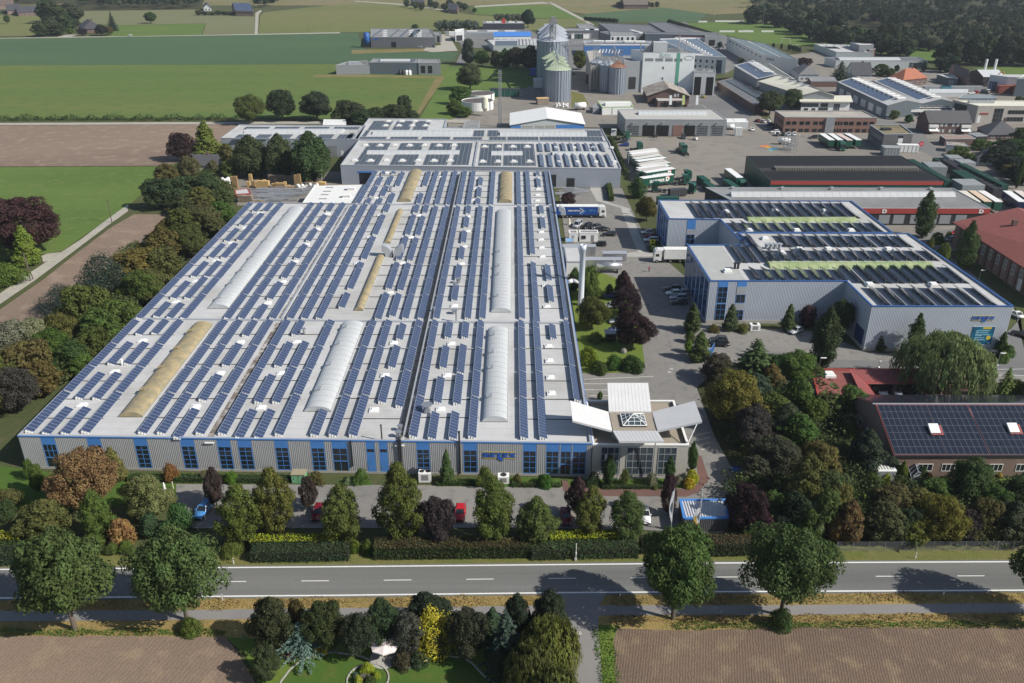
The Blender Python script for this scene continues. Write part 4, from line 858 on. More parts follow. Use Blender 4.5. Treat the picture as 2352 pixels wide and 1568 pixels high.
def tank(label,T,x,y,L,r,ang=0,stand=.9,m=None):
 p=at(T,x,y);t=thing('storage_tank',label,'tank',p);e=Vector((math.cos(ang),math.sin(ang),0));c=p+Vector((0,0,stand+r))
 mb=MB();mb.tube(c-e*L/2,c+e*L/2,r,n=20);mb.tube(c-e*(L/2+.25),c-e*L/2,r*.6,r,20);mb.tube(c+e*L/2,c+e*(L/2+.25),r,r*.6,20);mb.build('tank_body',m or M_steel,t,True)
 for k in(-.35,.35):q=c+e*L*k;mb=MB();mb.box((q.x,q.y,p.z+stand/2+.1),(.3,r*1.6,stand+.4),ang);mb.build('leg',M_dark,t)
 mb=MB();q=c+e*L*.2;mb.tube(q,q+Vector((0,0,r+.5)),.25,n=10);mb.build('hatch',M_cap,t)
def rack(label,T,x,y,L,W,n,seed,ang=0,m=None,hh=1.2):
 p=at(T,x,y);t=thing('steel_rack',label,'rack',p,0);rd=random.Random(seed);mb=MB()
 for k in range(n):
  z=rd.uniform(.25,hh);a=p+Vector((rd.uniform(-.5,.1)*L,rd.uniform(-.5,.5)*W,z));l=rd.uniform(.35,.5)*L
  mb.box((a.x+l*.5,a.y,z),(l,.16,.14),ang+rd.uniform(-.04,.04))
 mb.build('beam',m or M_cap,t);mb=MB()
 for i in(-.45,-.15,.15,.45):
  for j in(-.5,.5):mb.box((p.x+i*L,p.y+j*W,hh/2),(.12,.12,hh))
 mb.build('post',M_steel,t)
rack('stack of pale steel profiles in racks beside the purple bush','u',130,60,13,9,40,1);rack('low stack of white pipes between chimney and cabin','u',120,640,7,12,34,2,hh=1.0)
rack('yard rack of galvanised frames in front of the pallets','t',1240,955,24,16,120,3,hh=1.6);rack('small rack of white bundles beside the white canopy hall','t',1640,900,6,14,40,4,hh=1.4)
def bigbox(label,T,x,y,size,m,ang=0,lid=None,name='machine_housing',cat='machine'):
 p=at(T,x,y);t=thing(name,label,cat,p);mb=MB();mb.box((p.x,p.y,size[2]/2+.2),size,ang);mb.build('housing',m,t)
 mb=MB();mb.box((p.x,p.y,size[2]+.28),(size[0]*1.04,size[1]*1.04,.16),ang);mb.build('lid',lid or M_cap,t)
 mb=MB()
 for i in(-.4,-.2,0,.2,.4):q=Matrix.Rotation(ang,3,'Z')@Vector((size[0]*i,-size[1]/2-.04,0));mb.box((p.x+q.x,p.y+q.y,size[2]/2+.2),(.1,.08,size[2]*.96),ang)
 mb.build('rib',M_steel,t)
bigbox('silver ribbed container farthest from the chimney','u',490,628,(6.8,2.3,2.0),M_steel,0,M_cap,'steel_container','container');bigbox('long silver ribbed container behind the chimney','u',190,580,(9.5,2.4,2.4),M_steel,0,M_cap,'steel_container','container')
tank('short silver cylinder tank with white sign lying beside the drive','u',445,735,6.5,1.1)
bigbox('open silver container with ribbed lid lying on the paving','u',390,690,(10.5,2.4,2.3),M_steel,0,M_cap,'steel_container','container')
HS=11.1
M_wall2=corrmat('ribbed_wall_silver',(.39,.43,.49),.36,depth=.016,rough=.5,metal=.1)
M_navy=mat('navy_trim',(.035,.10,.28),.45,.08,.6)
HB=Bld('logistics_hall','far half of the silver ribbed hall, no sign on its wall','warehouse',P4('F',HS-.4,(-104,335),(250,340),(385,480),(424,482),(374,429),(1448,432),(1160,212),(-180,205)),HS-.4,M_wall2,M_membrane,M_navy)
HA=Bld('logistics_hall','near half of the silver ribbed hall, with blue sign and teal poster','warehouse',P4('F',HS,(180,765),(1120,765),(1300,940),(2280,940),(1555,436),(374,431),(458,515),(22,515)),HS,M_wall2,M_membrane,M_navy)
def ax(x,y,h=HS):return at('F',x,y,h)
def rows_from(lst,ya,yb,h):return[(at('F',x,ya,h).x,at('F',x,ya,h).y,at('F',x,yb,h).y)for x in lst]
hb=HS-.4
tilted_rows(HB,rows_from((125,190,260,325,400,470,545,620,690,765,840,910,985,1060,1130,1205),328,222,hb),hb,PV_dark,2.0,26)
tilted_rows(HB,rows_from((385,455,530,605,680,760,840,910,985,1060,1140,1215,1290,1365),422,358,hb),hb,PV_dark,2.0,26)
tilted_rows(HA,rows_from((500,690,730,815,900,985,1075,1160,1240,1320,1410,1490,1570)[0:1]+(730,815,900,985,1075,1160,1240,1320,1410,1490,1570),528,448,HS),HS,PV_dark,2.1,26)
tilted_rows(HA,rows_from((645,720,805,885,970,1055,1140,1225,1310,1395,1480,1565,1655,1750),622,550,HS),HS,PV_dark,2.1,26)
tilted_rows(HA,rows_from((420,505,595),636,520,HS),HS,PV_dark,2.1,26)
tilted_rows(HA,rows_from((520,605,690,775,860,945,1030,1115),755,680,HS),HS,PV_dark,2.1,26)
tilted_rows(HA,rows_from((1230,1330,1420,1505,1595,1680,1770,1860,1955),778,665,HS),HS,PV_dark,2.1,26)
tilted_rows(HA,rows_from((1410,1515,1620,1720,1825,1930,2035,2150),930,808,HS),HS,PV_dark,2.1,26)
bandrect(HB,'F',450,352,1170,320,hb,.7,M_skygreen);bandrect(HA,'F',600,674,1682,630,HS,.9,M_skygreen)
for x,y,B,h in((290,285,HB,hb),(630,280,HB,hb),(980,280,HB,hb),(450,415,HB,hb),(780,415,HB,hb),(1155,415,HB,hb),(560,470,HA,HS),(800,545,HA,HS),(1000,545,HA,HS),(1415,545,HA,HS),(675,570,HA,HS),(1285,790,HA,HS),(1725,790,HA,HS),(300,695,HA,HS)):
 padded_dome(B,'F',x,y,h,1.9,False)
for k in range(4):p=at('F',570+k*30,535,HS);mb=MB();mb.tube((p.x,p.y,HS-.3),(p.x,p.y,HS+.9),.45,n=12);mb.tube((p.x,p.y,HS+.95),(p.x,p.y,HS+1.1),.7,n=12);mb.build('roof_fan',M_cap,HA.t)
for k in range(2):p=at('F',352+k*22,672,HS);mb=MB();mb.tube((p.x,p.y,HS-.3),(p.x,p.y,HS+1.0),.3,n=10);mb.tube((p.x,p.y,HS+1.05),(p.x,p.y,HS+1.2),.5,n=10);mb.build('roof_fan',M_dark,HA.t)
mb=MB();mb.poly([(p.x,p.y,HS-.33)for p in P4('F',HS,(186,758),(432,758),(268,522),(35,522))]);mb.build('office_roof',mat('grey_bitumen',(.36,.365,.355),.9,.1,.4),HA.t)
for a,b,hi in((.066,.138,True),(.205,.275,False)):
 HA.plate(0,a,b,9.6,10.9,M_blue,'blue_panel',.06)
 if hi:HA.win(0,a,b,5.4,9.6,2,3,M_blue);HA.win(0,a,b,.8,5.2,2,3,M_blue)
 else:
  HA.plate(0,a,b,7.6,9.6,M_cap,'sun_blind',.08);HA.win(0,a,b,5.4,7.6,2,1,M_blue);HA.plate(0,a,b,3.6,5.2,M_cap,'sun_blind',.08);HA.win(0,a,b,.8,3.6,2,2,M_blue)
for k in range(6):HA.win(7,.04+k*.158,.04+k*.158+.125,.6,10.4,3,4,M_blue,fw=.12)
for k in range(5):HB.win(7,.1+k*.175,.1+k*.175+.13,.6,10,3,4,M_blue,fw=.12)
HB.plate(0,.37,.53,7.6,10.4,M_blue,'blue_panel',.06);HB.plate(0,.37,.53,6.0,7.6,M_cap,'sun_blind',.07);HB.win(0,.37,.53,3.2,6.0,2,2,M_blue);HB.win(0,.37,.53,.3,3.0,2,1,M_blue,name='door')
HA.plate(1,.62,.92,.2,4.6,mat('navy_door',(.02,.04,.12),.5,.1,1),'loading_door',.07)
for i in(0,1,2):
 HA.plate(i,0,1,.0,.9,M_conc,'plinth',.09)
a,b=HA.edge(2);ex=(b-a).normalized();L=(b-a).length
def uF(T,x,y,z):q=at(T,x,y,z);return(q.x-a.x)/ex.x
s0=uF('F',2028,1050,8.2);s1=uF('F',2180,1050,8.2)
o=a+ex*s0;o.z=7.9;setex(HA.t,o,ex,s1-s0,0)
p0,p1=uF('F',2018,1092,6.2),uF('F',2168,1092,6.2);u0,u1=p0/L,p1/L
M_teal=mat('poster_teal',(.012,.10,.19),.35,.25,.25,col2=(.015,.16,.24),c2scale=.4)
po=HA.plate(2,u0,u1,1.7,6.2,M_teal,'poster',.12)
n=Vector((ex.y,-ex.x,0));mb=MB();o=a+ex*p0;up=Vector((0,0,1));W=p1-p0
def pr(x,z,w_,h_,mb):mb.obox(o+ex*(W*x)+up*z+n*.12,ex*W*w_,n*.012,up*h_)
mb=MB()
pr(-.02,6.15,1.04,.12,mb);pr(-.02,1.6,1.04,.12,mb)
mb.build('poster_rail',M_white,po);mb=MB();pr(.45,5.6,.4,.42,mb);q=o+ex*W*.8+up*3.45+n*.13;mb.add([q+ex*(.5*math.cos(t))+up*(.5*math.sin(t))for t in[2*math.pi*i/20 for i in range(20)]],[tuple(range(20))]);mb.build('poster_emblem',M_yel,po)
mb=MB();rd=random.Random(5)
for z,w_ in((5.1,.62),(4.6,.55),(4.1,.66),(3.85,.28),(3.35,.42),(2.85,.5)):
 x=.16
 while x<.16+w_:l=rd.uniform(.02,.05);pr(x,z,l*.8,.17,mb);x+=l
 x=.16
 while x<.28 and z!=3.85:l=rd.uniform(.015,.03);pr(x,z-.2,l*.7,.08,mb);x+=l
pr(.05,2.05,.22,.17,mb);pr(.34,2.0,.18,.22,mb);pr(.8,1.95,.12,.35,mb)
mb.build('poster_lettering',mat('poster_print',(.35,.62,.72),.5,.05,1),po)
M_anth=corrmat('ribbed_wall_anthracite',(.13,.135,.15),.4,depth=.02,rough=.55,metal=.1)
M_anth2=mat('panel_wall_slate',(.105,.13,.15),.6,.06,.3)
M_midg=mat('panel_wall_grey',(.25,.265,.28),.6,.06,.3)
M_paleg=mat('panel_wall_pale',(.50,.52,.53),.55,.06,.3)
M_palegr=corrmat('ribbed_wall_palegreen',(.46,.50,.50),.5,depth=.02)
M_roofdk=mat('dark_flat_roof',(.13,.135,.15),.85,.15,.3)
M_roofgy=mat('grey_flat_roof',(.23,.235,.24),.85,.12,.3,col2=(.19,.19,.19),c2scale=.08)
M_roofbei=mat('beige_flat_roof',(.37,.345,.30),.9,.1,.4,col2=(.31,.29,.26),c2scale=.1)
M_bricks=brickmat('red_brick',(.24,.095,.07),(.25,.2,.17))
M_brickd=brickmat('dark_brick',(.13,.065,.055),(.14,.11,.10))
M_brickbr=brickmat('brown_brick',(.20,.115,.09),(.24,.2,.17))
M_tile=corrmat('dark_roof_tile',(.065,.065,.072),.35,'X',.65,0,.04,.15);M_tileo=corrmat('orange_roof_tile',(.36,.125,.065),.35,'X',.7,0,.04,.2)
M_tiler=corrmat('red_roof_tile',(.25,.065,.06),.35,'X',.7,0,.04,.12);M_roofred=mat('red_bitumen_roof',(.22,.075,.065),.9,.12,.6)
M_eternit=mat('weathered_sheet_roof',(.25,.225,.20),.9,.35,.35,col2=(.38,.34,.30),c2scale=.3)
M_green=mat('dark_green_paint',(.015,.075,.055),.45,.12,.6);M_redf=mat('red_fascia',(.33,.055,.045),.5,.1,.8)
M_cream=mat('cream_roof',(.62,.60,.50),.6,.05,.3);M_silo=corrmat('silo_sheet',(.33,.37,.43),.9,depth=.08,rough=.4,metal=.35)
def gates(B,i,us,z0,z1,m,name='gate',t=.06):
 for a,b in us:B.plate(i,a,b,z0,z1,m,name,t)
def wins(B,i,us,z0,z1,nx=2,ny=1,fm=None,gm=None):
 for a,b in us:B.win(i,a,b,z0,z1,nx,ny,fm,gm,fw=.1)
def spread(n,a,b,f=.6):st=(b-a)/n;return[(a+k*st+st*(1-f)/2,a+k*st+st*(1+f)/2)for k in range(n)]
h=hgt('r',400,400,515)
b=Bld('factory_hall','dark grey hall with a dark solar roof at the edge of the crop field','warehouse',P4('r',h,(165,400),(865,402),(800,308),(172,308)),h,M_anth,M_roofgy,M_cap)
for k,(x0,x1)in enumerate(((195,285),(365,490),(505,565),(640,655),(770,850))):pvrect(b,'r',x0,396,x1-3,314,h)
for x0 in(290,575,665):
 for k in range(4):pvrect(b,'r',x0,396-k*20,x0+60,382-k*20,h,mat('bare_roof',(.5,.5,.5),.7,.1),name='roof_patch')
b.plate(0,.315,.39,.2,4.6,M_black,'gate');b.plate(0,.955,.975,.1,2.3,M_dark,'door');b.plate(0,.035,.12,h-2.2,h-1.3,M_signb,'sign')
h2=h*.75;b=Bld('office_annex','small grey annex at the right end of the hall by the crop field','annex',P4('r',h2,(865,378),(935,378),(920,345),(835,345)),h2,M_midg,M_roofgy,M_cap);b.win(0,.3,.7,.5,h2-1,2,2,M_dark)
p=at('r',128,515);t=thing('feed_silo','bright blue silo on legs at the left end of the dark hall','silo',p)
mb=MB();mb.lathe(p,[(.4,2.2),(2.5,5),(2.5,11.5),(0,12.3)],20);mb.build('hopper',mat('bright_blue',(.02,.09,.3),.5,.1,.5),t,True)
for k in range(4):a=k*math.pi/2+.7;mb=MB();mb.tube(p+Vector((2.2*math.cos(a),2.2*math.sin(a),0)),p+Vector((2.2*math.cos(a),2.2*math.sin(a),6)),.2);mb.build('leg',M_dark,t)
h=hgt('r',400,678,808)
b=Bld('factory_hall','slate grey hall with a long white skylight, in front of the solar hall','warehouse',P4('r',h,(155,675),(682,680),(690,638),(200,633)),h,M_anth2,M_roofgy,M_cap)
pvrect(b,'r',230,672,660,640,h);bandrect(b,'r',265,662,600,644,h,1.0)
for k in range(4):q=b.pt(0,.63+k*.065,0,1.5);mb=MB();mb.lathe(q,[(1.1,0),(1.1,2.6),(.0,3.4)],14);mb.solo('storage_vat',M_dark if k<2 else M_white,('dark vat by the slate wall, leftmost of four','dark vat by the slate wall, beside a white one','white vat by the slate wall, beside a dark one','white vat by the slate wall, rightmost of four')[k],'vat','four vats by the slate wall',True)
b=Bld('office_block','mid grey two storey office joined to the slate hall, square windows','office',P4('r',h,(684,681),(924,684),(912,640),(690,638)),h,M_midg,M_roofgy,M_cap)
for a_,b_ in((.1,.3),(.42,.62)):b.win(0,a_,b_,1.2,3.4,2,1,M_dark);b.win(0,a_,b_,h-4.2,h-1.8,2,1,M_dark)
h2=hgt('B',100,447,512);b=Bld('factory_hall','low grey wing at the left of the slate hall, roof plant on top','warehouse',P4('B',h2,(-30,450),(204,447),(205,428),(40,428)),h2,M_midg,M_roofgy,M_cap);b.box(.5,.5,(9,5,1.6),M_cap);b.box(.8,.5,(5,4,2),M_grey)
h=hgt('r',1600,250,318);b=Bld('factory_hall','black clad hall with a small red emblem on its roof edge','warehouse',P4('r',h,(1388,252),(1838,252),(1825,226),(1385,224)),h,mat('black_cladding',(.045,.05,.065),.5,.15,.3),M_roofgy,M_cap)
q=b.rp(.5,.1);mb=MB();mb.box((q.x,q.y,q.z+2.2),(2.6,.5,4.4));mb.build('roof_emblem',mat('emblem_red',(.6,.03,.03),.5),b.t)
for u in(.15,.35,.7,.9):b.box(u,.5,(6,6,.7),M_white,'skylight')
h=hgt('r',1400,358,405);b=Bld('factory_hall','long grey hall in front of the black clad hall','warehouse',P4('r',h,(1172,360),(1850,358),(1790,325),(1172,325)),h,M_midg,M_roofgy,M_cap)
for u in(.15,.5,.8):b.box(u,.7,(10,4,.7),M_white,'skylight')
h=5;b=Bld('showroom','white showroom with a bright blue pitched roof','showroom',P4('r',h,(1505,396),(1908,392),(1895,362),(1505,362)),h,M_white,mat('blue_roof',(.06,.20,.55),.45,.08,.4),form='gx',rh=7.5);wins(b,0,[(.04,.18),(.22,.36),(.45,.6)],.6,3,3,1,M_blue)
h=8;b=Bld('canopy_building','white slanted building end at the left of the long grey hall','shed',P4('r',h,(1085,345),(1170,340),(1180,308),(1080,322)),h,M_paleg,M_white,M_white);b.plate(0,.1,.9,.3,5,M_dark,'gate')
bx_=Bld('white_container','white box container at the left of the slanted white building','container',P4('r',3.2,(1018,348),(1080,348),(1078,340),(1015,340)),3.2,M_white,M_white,M_white,par=.05)
h=hgt('r',1700,490,560);b=Bld('factory_hall','pale hall with dark solar stripes behind the row of trees','warehouse',P4('r',h,(1500,492),(2130,490),(2080,415),(1435,430)),h,M_palegr,M_membrane,M_cap)
pvrect(b,'r',1515,488,1760,440,h);
for k in range(7):pvrect(b,'r',1790+k*38,486,1772+k*38,420,h)
def silo(name,label,c,r,he,hc,m,mc,group,n=28):
 t=thing(name,label,'silo',c,0,group);c=Vector(c);mb=MB();st=40
 vs=[];fs=[]
 for k in range(st*2):
  a=math.pi*k/st;rr=r if k%2==0 else r+.0
  vs+=[c+Vector((rr*math.cos(a),rr*math.sin(a),0)),c+Vector((rr*math.cos(a),rr*math.sin(a),he))]
 N_=st*2;fs=[(2*k,2*((k+1)%N_),2*((k+1)%N_)+1,2*k+1)for k in range(N_)];mb.add(vs,fs);mb.build('silo_wall',m,t)
 rb=MB()
 for k in range(n):a=2*math.pi*k/n;rb.box(c+Vector(((r+.1)*math.cos(a),(r+.1)*math.sin(a),he/2)),(.28,.3,he),a)
 o=rb.build('stiffener',mat('silo_rib',(.30,.34,.40),.4,.1,.4,metal=.4),t);o['kind']='stuff'
 mb=MB();mb.lathe(c,[(r+.35,he-.1),(r*.08,he+hc)],28);mb.lathe(c,[(r*.1,he+hc-.1),(r*.1,he+hc+.8),(0,he+hc+.9)],10);rf=mb.build('cone_roof',mc,t)
 rb=MB()
 for k in range(28):a=2*math.pi*k/28;e=Vector((math.cos(a),math.sin(a),0));rb.tube(c+e*(r+.3)+Vector((0,0,he)),c+e*r*.1+Vector((0,0,he+hc+.1)),.1,n=4,cap=False)
 rb.build('roof_rib',mc,rf)
M_coneg=mat('green_cone_roof',(.38,.44,.33),.5,.15,.2);M_conew=mat('zinc_cone_roof',(.50,.53,.57),.4,.12,.2,metal=.3);M_coner=mat('rusty_cone_roof',(.30,.16,.11),.6,.25,.4)
sx,sy=at('m',525,1108).x,at('m',525,1108).y+7
for k in range(4):silo('grain_silo',('front silo with pale green cone roof, nearest the white hall','second pale green cone silo, right behind the front one','third pale green cone silo in the row','farthest pale green cone silo, touching the tall silos')[k],(sx-k*.25,sy+15.2*k,0),7.1,17,3.6,M_silo,M_coneg,'green roofed grain silos')
for k in range(4):silo('grain_silo',('tallest looking grain silo right behind the green roofed ones','tall zinc roofed silo, second from the front','tall zinc roofed silo, third from the front','tall zinc roofed silo, farthest in the row')[k],(sx-.6+k*.7,sy+62+20.5*k,0),9.7,25.8,5.2,M_silo,M_conew,'tall grain silos')
def truss(name,label,cat,p0,p1,w_,parent=None,n=None,r=.14):
 p0=Vector(p0);p1=Vector(p1);d=(p1-p0);L=d.length;d.normalize();a=d.orthogonal().normalized();b_=d.cross(a);mb=MB();n=n or max(3,int(L/(w_*1.2)))
 cs=[(a*i+b_*j)*w_/2 for i,j in((-1,-1),(1,-1),(1,1),(-1,1))]
 for c in cs:mb.tube(p0+c,p1+c,r,n=4)
 for k in range(n):
  for i in range(4):mb.tube(p0+d*(L*k/n)+cs[i],p0+d*(L*(k+1)/n)+cs[(i+1)%4],r*.6,n=3,cap=False);mb.tube(p0+d*(L*k/n)+cs[i],p0+d*(L*k/n)+cs[(i+1)%4],r*.6,n=3,cap=False)
 if parent:return mb.build(name,M_steel,parent)
 return mb.solo(name,M_steel,label,cat)
ty=sy+56
et=thing('elevator_tower','slender steel elevator tower with pipes in front of the tall silos','elevator',(sx-1,ty-2,0))
truss('tower_frame','','',(sx-1,ty-2,0),(sx-1,ty-2,38),2.2,et,22)
mb=MB()
for o_ in(-1.5,1.6):mb.tube((sx-1+o_,ty-1,6),(sx-1+o_,ty-1,35),.45,n=8)
mb.build('lift_pipe',M_steel,et);mb=MB();mb.box((sx-1,ty-2,37),(5,4,2.2));mb.box((sx-1,ty-2,39.2),(2.5,2.5,2));mb.build('head_house',M_grey,et)
mb=MB()
for k in range(4):mb.tube((sx-1,ty-2,36),(sx-.6+k*.7,sy+62+20.5*k,31),.4,n=6)
mb.tube((sx-.5,ty-3,25),(sx,sy+2,21.5),.55,n=8);mb.build('chute',M_steel,et)
mp=at('m',1040,540,26)
truss('conveyor_bridge','horizontal steel conveyor bridge from the elevator tower to the mill','conveyor',(sx,ty-2,24),(at('m',1060,545,24).x,ty+4,24),1.8)
hm=23.0
ML=Bld('feed_mill','tall white mill building with one green vertical stripe and roof plant','mill',P4('m',hm,(1452,565),(2015,570),(1880,538),(1318,535)),hm,mat('white_mill_wall',(.76,.79,.79),.6,.06,.2),M_roofgy,M_cap)
ML.plate(0,.655,.715,4,hm-.3,mat('stripe_green',(.12,.36,.26),.5,.06,.3),'green_stripe',.12)
for a,b_ in((.04,.2),(.24,.39),(.43,.575),(.61,.655),(.715,.76)):ML.win(0,a,b_,hm-5,hm-3.4,3,1,M_grey,M_midg)
for z in(hm-9.5,hm-15.5):ML.win(0,.385,.42,z,z+1.5,2,1,M_white)
mb=MB();o=ML.pt(0,.33,hm-2.8,.05);e=(ML.p[1]-ML.p[0]).normalized();mb.obox(o,e*7.5,Vector((e.y,-e.x,0))*.1,Vector((0,0,2.6)));sp_=mb.build('sign_panel',mat('sign_pale',(.70,.76,.75),.5),ML.t)
sign_text('sign_lettering','EAV',mat('sign_letter_white',(.48,.60,.58),.5),ML.t,ML.pt(0,.35,hm-2.4,.1),e,5.6,1.8,.1)
o=ML.pt(0,.89,hm-3,.06);mb=MB();rr=[o+e*(2.6*math.cos(t))+Vector((0,0,1.1*math.sin(t)))for t in[2*math.pi*i/24 for i in range(25)]]
for a,b_ in zip(rr,rr[1:]):mb.tube(a,b_,.09,n=4)
mb.build('sign_emblem',M_midg,ML.t);sign_text('sign_lettering','agri',M_midg,ML.t,o-e*1.6-Vector((0,0,.35)),e,3.2,.9,.05)if 0 else None
ML.box(.42,.45,(8,6,5.5),M_paleg,'roof_house');ML.box(.2,.5,(4,4,3),M_midg,'roof_unit');ML.box(.7,.5,(7,3,1.6),M_grey,'roof_unit');ML.box(.3,.6,(2.2,2.2,4),M_steel,'roof_unit')
for u,hh in((.06,5),(.26,6),(.52,4),(.8,9),(.86,6),(.94,7)):q=ML.rp(u,.5);mb=MB();mb.tube(q,q+Vector((0,0,hh)),.3,n=8);mb.build('flue',M_steel,ML.t)
h=hgt('m',2100,785,1035);b=Bld('loading_tower','white drive-through annex of the mill with two tall dark gates','annex',P4('m',h,(2003,783),(2238,787),(2230,750),(1990,745)),h,M_paleg,M_roofgy,M_cap)
gates(b,0,[(.05,.36),(.6,.93)],.1,h-2.6,M_black)
for u in(.2,.35,.6):b.box(u,.5,(1.5,1.5,2),M_steel)
h=hgt('m',1100,545,900)-1;b=Bld('concrete_bins','weathered concrete bin block with four fins between the silos and mill','storage bins',P4('m',14.5,(878,708),(1010,708),(1000,545),(832,552)),14.5,M_conc,M_conc,M_conc)
for k in range(5):b.plate(0,k*.235,k*.235+.05,.3,13,M_conc,'fin',2.2)
rx,ry=at('m',1168,1030).x,at('m',1168,1030).y+5
for k in range(3):silo('grain_silo',('slim silo with rusty red cone roof in front of the mill','slim grey coned silo right behind the rusty one','slim grey coned silo farthest from the rusty one')[k],(rx-k*4.8,ry+9.5*k,0),4.7,15.3,3,M_silo,M_coner if k==0 else M_conew,'slim silos beside the mill',20)
truss('pipe_gantry','rusty looking steel gantry with pipes over the slim silos','gantry',(rx-9,ry+18,21),(rx+4,ry+14,21),3,n=7)
truss('pipe_gantry','steel lift frame rising beside the slim silos','gantry',(rx-11,ry+22,0),(rx-11,ry+22,24),2.4,n=12)
truss('pipe_gantry','sloping conveyor frame down to the rusty silo cone','gantry',(rx-2,ry+12,25),(rx+.5,ry+1,19.5),1.6,n=6)
truss('pipe_gantry','lattice frame standing right of the rusty coned silo','gantry',(at('m',1280,1030).x,ry+4,0),(at('m',1280,1030).x,ry+4,14),2.2,n=8)
h=14;b=Bld('mill_wing','lower grey mill wing between slim silos and white mill','annex',P4('m',h+4,(1240,665),(1440,660),(1400,600),(1235,600)),h+4,M_midg,M_roofgy,M_cap);b.plate(0,.3,.7,2,9,M_dark,'gate')
b=Bld('old_barn','old barn with patchy weathered gable roof in front of the mill','barn',P4('m',4.5,(1500,1035),(1950,1040),(1880,960),(1450,950)),4.5,M_brickd,M_eternit,form='gy',rh=8.5,over=.8)
for u in(.63,.7):b.plate(0,u,u+.05,4.0,5.6,M_white,'shutter',.08)
b=Bld('cafe_annex','flat roofed brown annex in front of the old barn','annex',P4('m',3.4,(1605,1098),(1935,1092),(1880,1038),(1560,1040)),3.4,M_brickd,mat('pale_flat_roof',(.42,.40,.38),.85,.15,.5),M_dark)
b.win(0,.1,.9,.4,2.6,8,1,M_dark)
h=hgt('p',300,60,142);b=Bld('low_office','low white building with lime green roof edge and roof plant','office',P4('p',h,(165,58),(500,52),(470,-15),(110,-15)),h,M_white,M_membrane,mat('lime_trim',(.35,.52,.18),.5));b.box(.55,.45,(14,5,1.3),M_white);b.plate(0,.3,.33,.2,h,M_midg,'downpipe')
Bld('container_stack','grey site container at the left end of the low lime edged building','container',P4('p',3,(62,62),(135,60),(112,25),(60,30)),3,M_midg,M_midg,M_midg,par=.05)
hg=hgt('B',1300,862,900);b=Bld('gabled_hall','white gabled hall, open at the front with a blue gable panel','hall',P4('B',5.6,(1180,864),(1690,858),(1662,782),(1182,782)),5.6,M_paleg,mat('bright_white_sheet',(.72,.72,.70),.5,.04,.3),form='gy',rh=8.4,over=.5)
b.plate(0,.0,.14,0,5.4,M_blue,'blue_panel',.1);b.plate(0,.62,1,0,5.5,M_blue,'blue_panel',.1);gates(b,0,[(.16,.3),(.33,.45),(.47,.6)],.1,5.2,M_conc)
def rtank(label,T,x,yt,yb,rpx):
 c=at(T,x,yb);r=rpx*TL[T][2]*(c.y*.902+36)/FPX;c.y+=r;hh=hgt(T,x,yt,yb);t=thing('slurry_tank',label,'tank',c,0,'white round tanks')
 mb=MB();mb.lathe(c,[(r,0),(r,hh),(r-.25,hh),(r-.25,hh-.5)],40);mb.build('tank_wall',M_white,t,False)
 mb=MB();mb.lathe(c,[(r-.2,hh-.3),(0,hh-.1)],40);mb.build('cover',mat('tank_cover',(.10,.085,.085),.9,.15,.3),t)
 mb=MB();mb.box(c+Vector((r*.8,-r*.62,hh/2)),(.6,.4,hh+1));mb.build('ladder',M_steel,t)
rtank('white round tank with brown cover, the one behind','B',962,660,705,105);rtank('white round tank with brown cover, the near one','B',947,712,770,112)
p=at('B',1003,800);t=thing('feed_hopper','small cream hopper on legs beside the near white tank','hopper',p);mb=MB();mb.lathe(p,[(.3,2),(1.7,4),(1.7,9.5),(0,10.2)],16);mb.build('hopper',M_cream,t)
for i in(-1,1):
 for j in(-1,1):mb=MB();mb.tube(p+Vector((i,j,0)),p+Vector((i,j,4.5)),.12,n=5);mb.build('leg',M_steel,t)
p=at('B',1108,875);truss('lattice_mast','slim lattice radio mast behind the warehouse roof','mast',p,p+Vector((0,0,27)),1.1,n=28,r=.09)
b=Bld('yard_shed','small blue grey shed roof at the left of the lattice mast','shed',P4('B',3,(850,880),(955,880),(965,835),(870,835)),3,M_midg,M_roofgy,M_cap,par=.05)
h=hgt('p',500,186,368)
b=Bld('truck_workshop','grey truck workshop with a row of seven tall gates','workshop',P4('p',h,(416,186),(1518,190),(1360,78),(330,80)),h,M_midg,mat('workshop_roof',(.40,.39,.365),.85,.08,.3),M_cap,par=.2)
bandrect(b,'p',560,138,1275,112,h,1.3)
for a,c_,kind in((.02,.142,1),(.175,.295,0),(.31,.435,0),(.585,.695,0),(.71,.825,1),(.855,.975,1)):
 if kind:b.win(0,a,c_,.1,h-2.7,1,6,M_grey,M_glass2,fw=.25,name='gate')
 else:b.plate(0,a,c_,.1,h-2.7,M_black,'gate')
b.plate(0,.475,.575,.1,h-2.6,M_bricks,'brick_panel',.15);b.win(0,.49,.57,.6,2.2,2,1,M_dark);b.win(0,.49,.57,3.2,4.6,2,1,M_dark)if h>6 else None
for u in(.08,.23,.37,.64,.77,.91):q=b.pt(0,u,h-1.3,.5);mb=MB();mb.box(q,(1.4,.8,.15),.4,('Y',R(-18)));mb.build('floodlight',M_steel,b.t)
for x0,x1,lab in((1515,1615,'small white carport roof nearest the workshop corner'),(1612,1752,'wider white carport roof right of the smaller one')):
 t=Bld('carport',lab,'carport',P4('p',3.4,(x0+5,218),(x1,218),(x1-30,178),(x0-25,178)),3.4,M_paleg,M_white,M_white,par=.05)
h=hgt('C',900,808,915)
b=Bld('brick_office','two storey red brick office with a flat beige roof and grey entrance bay','office',P4('C',h,(697,808),(1336,812),(1240,764),(630,763)),h,M_bricks,M_roofbei,M_cap)
b.plate(0,.452,.548,.1,h-.25,M_midg,'entrance_bay',.5)
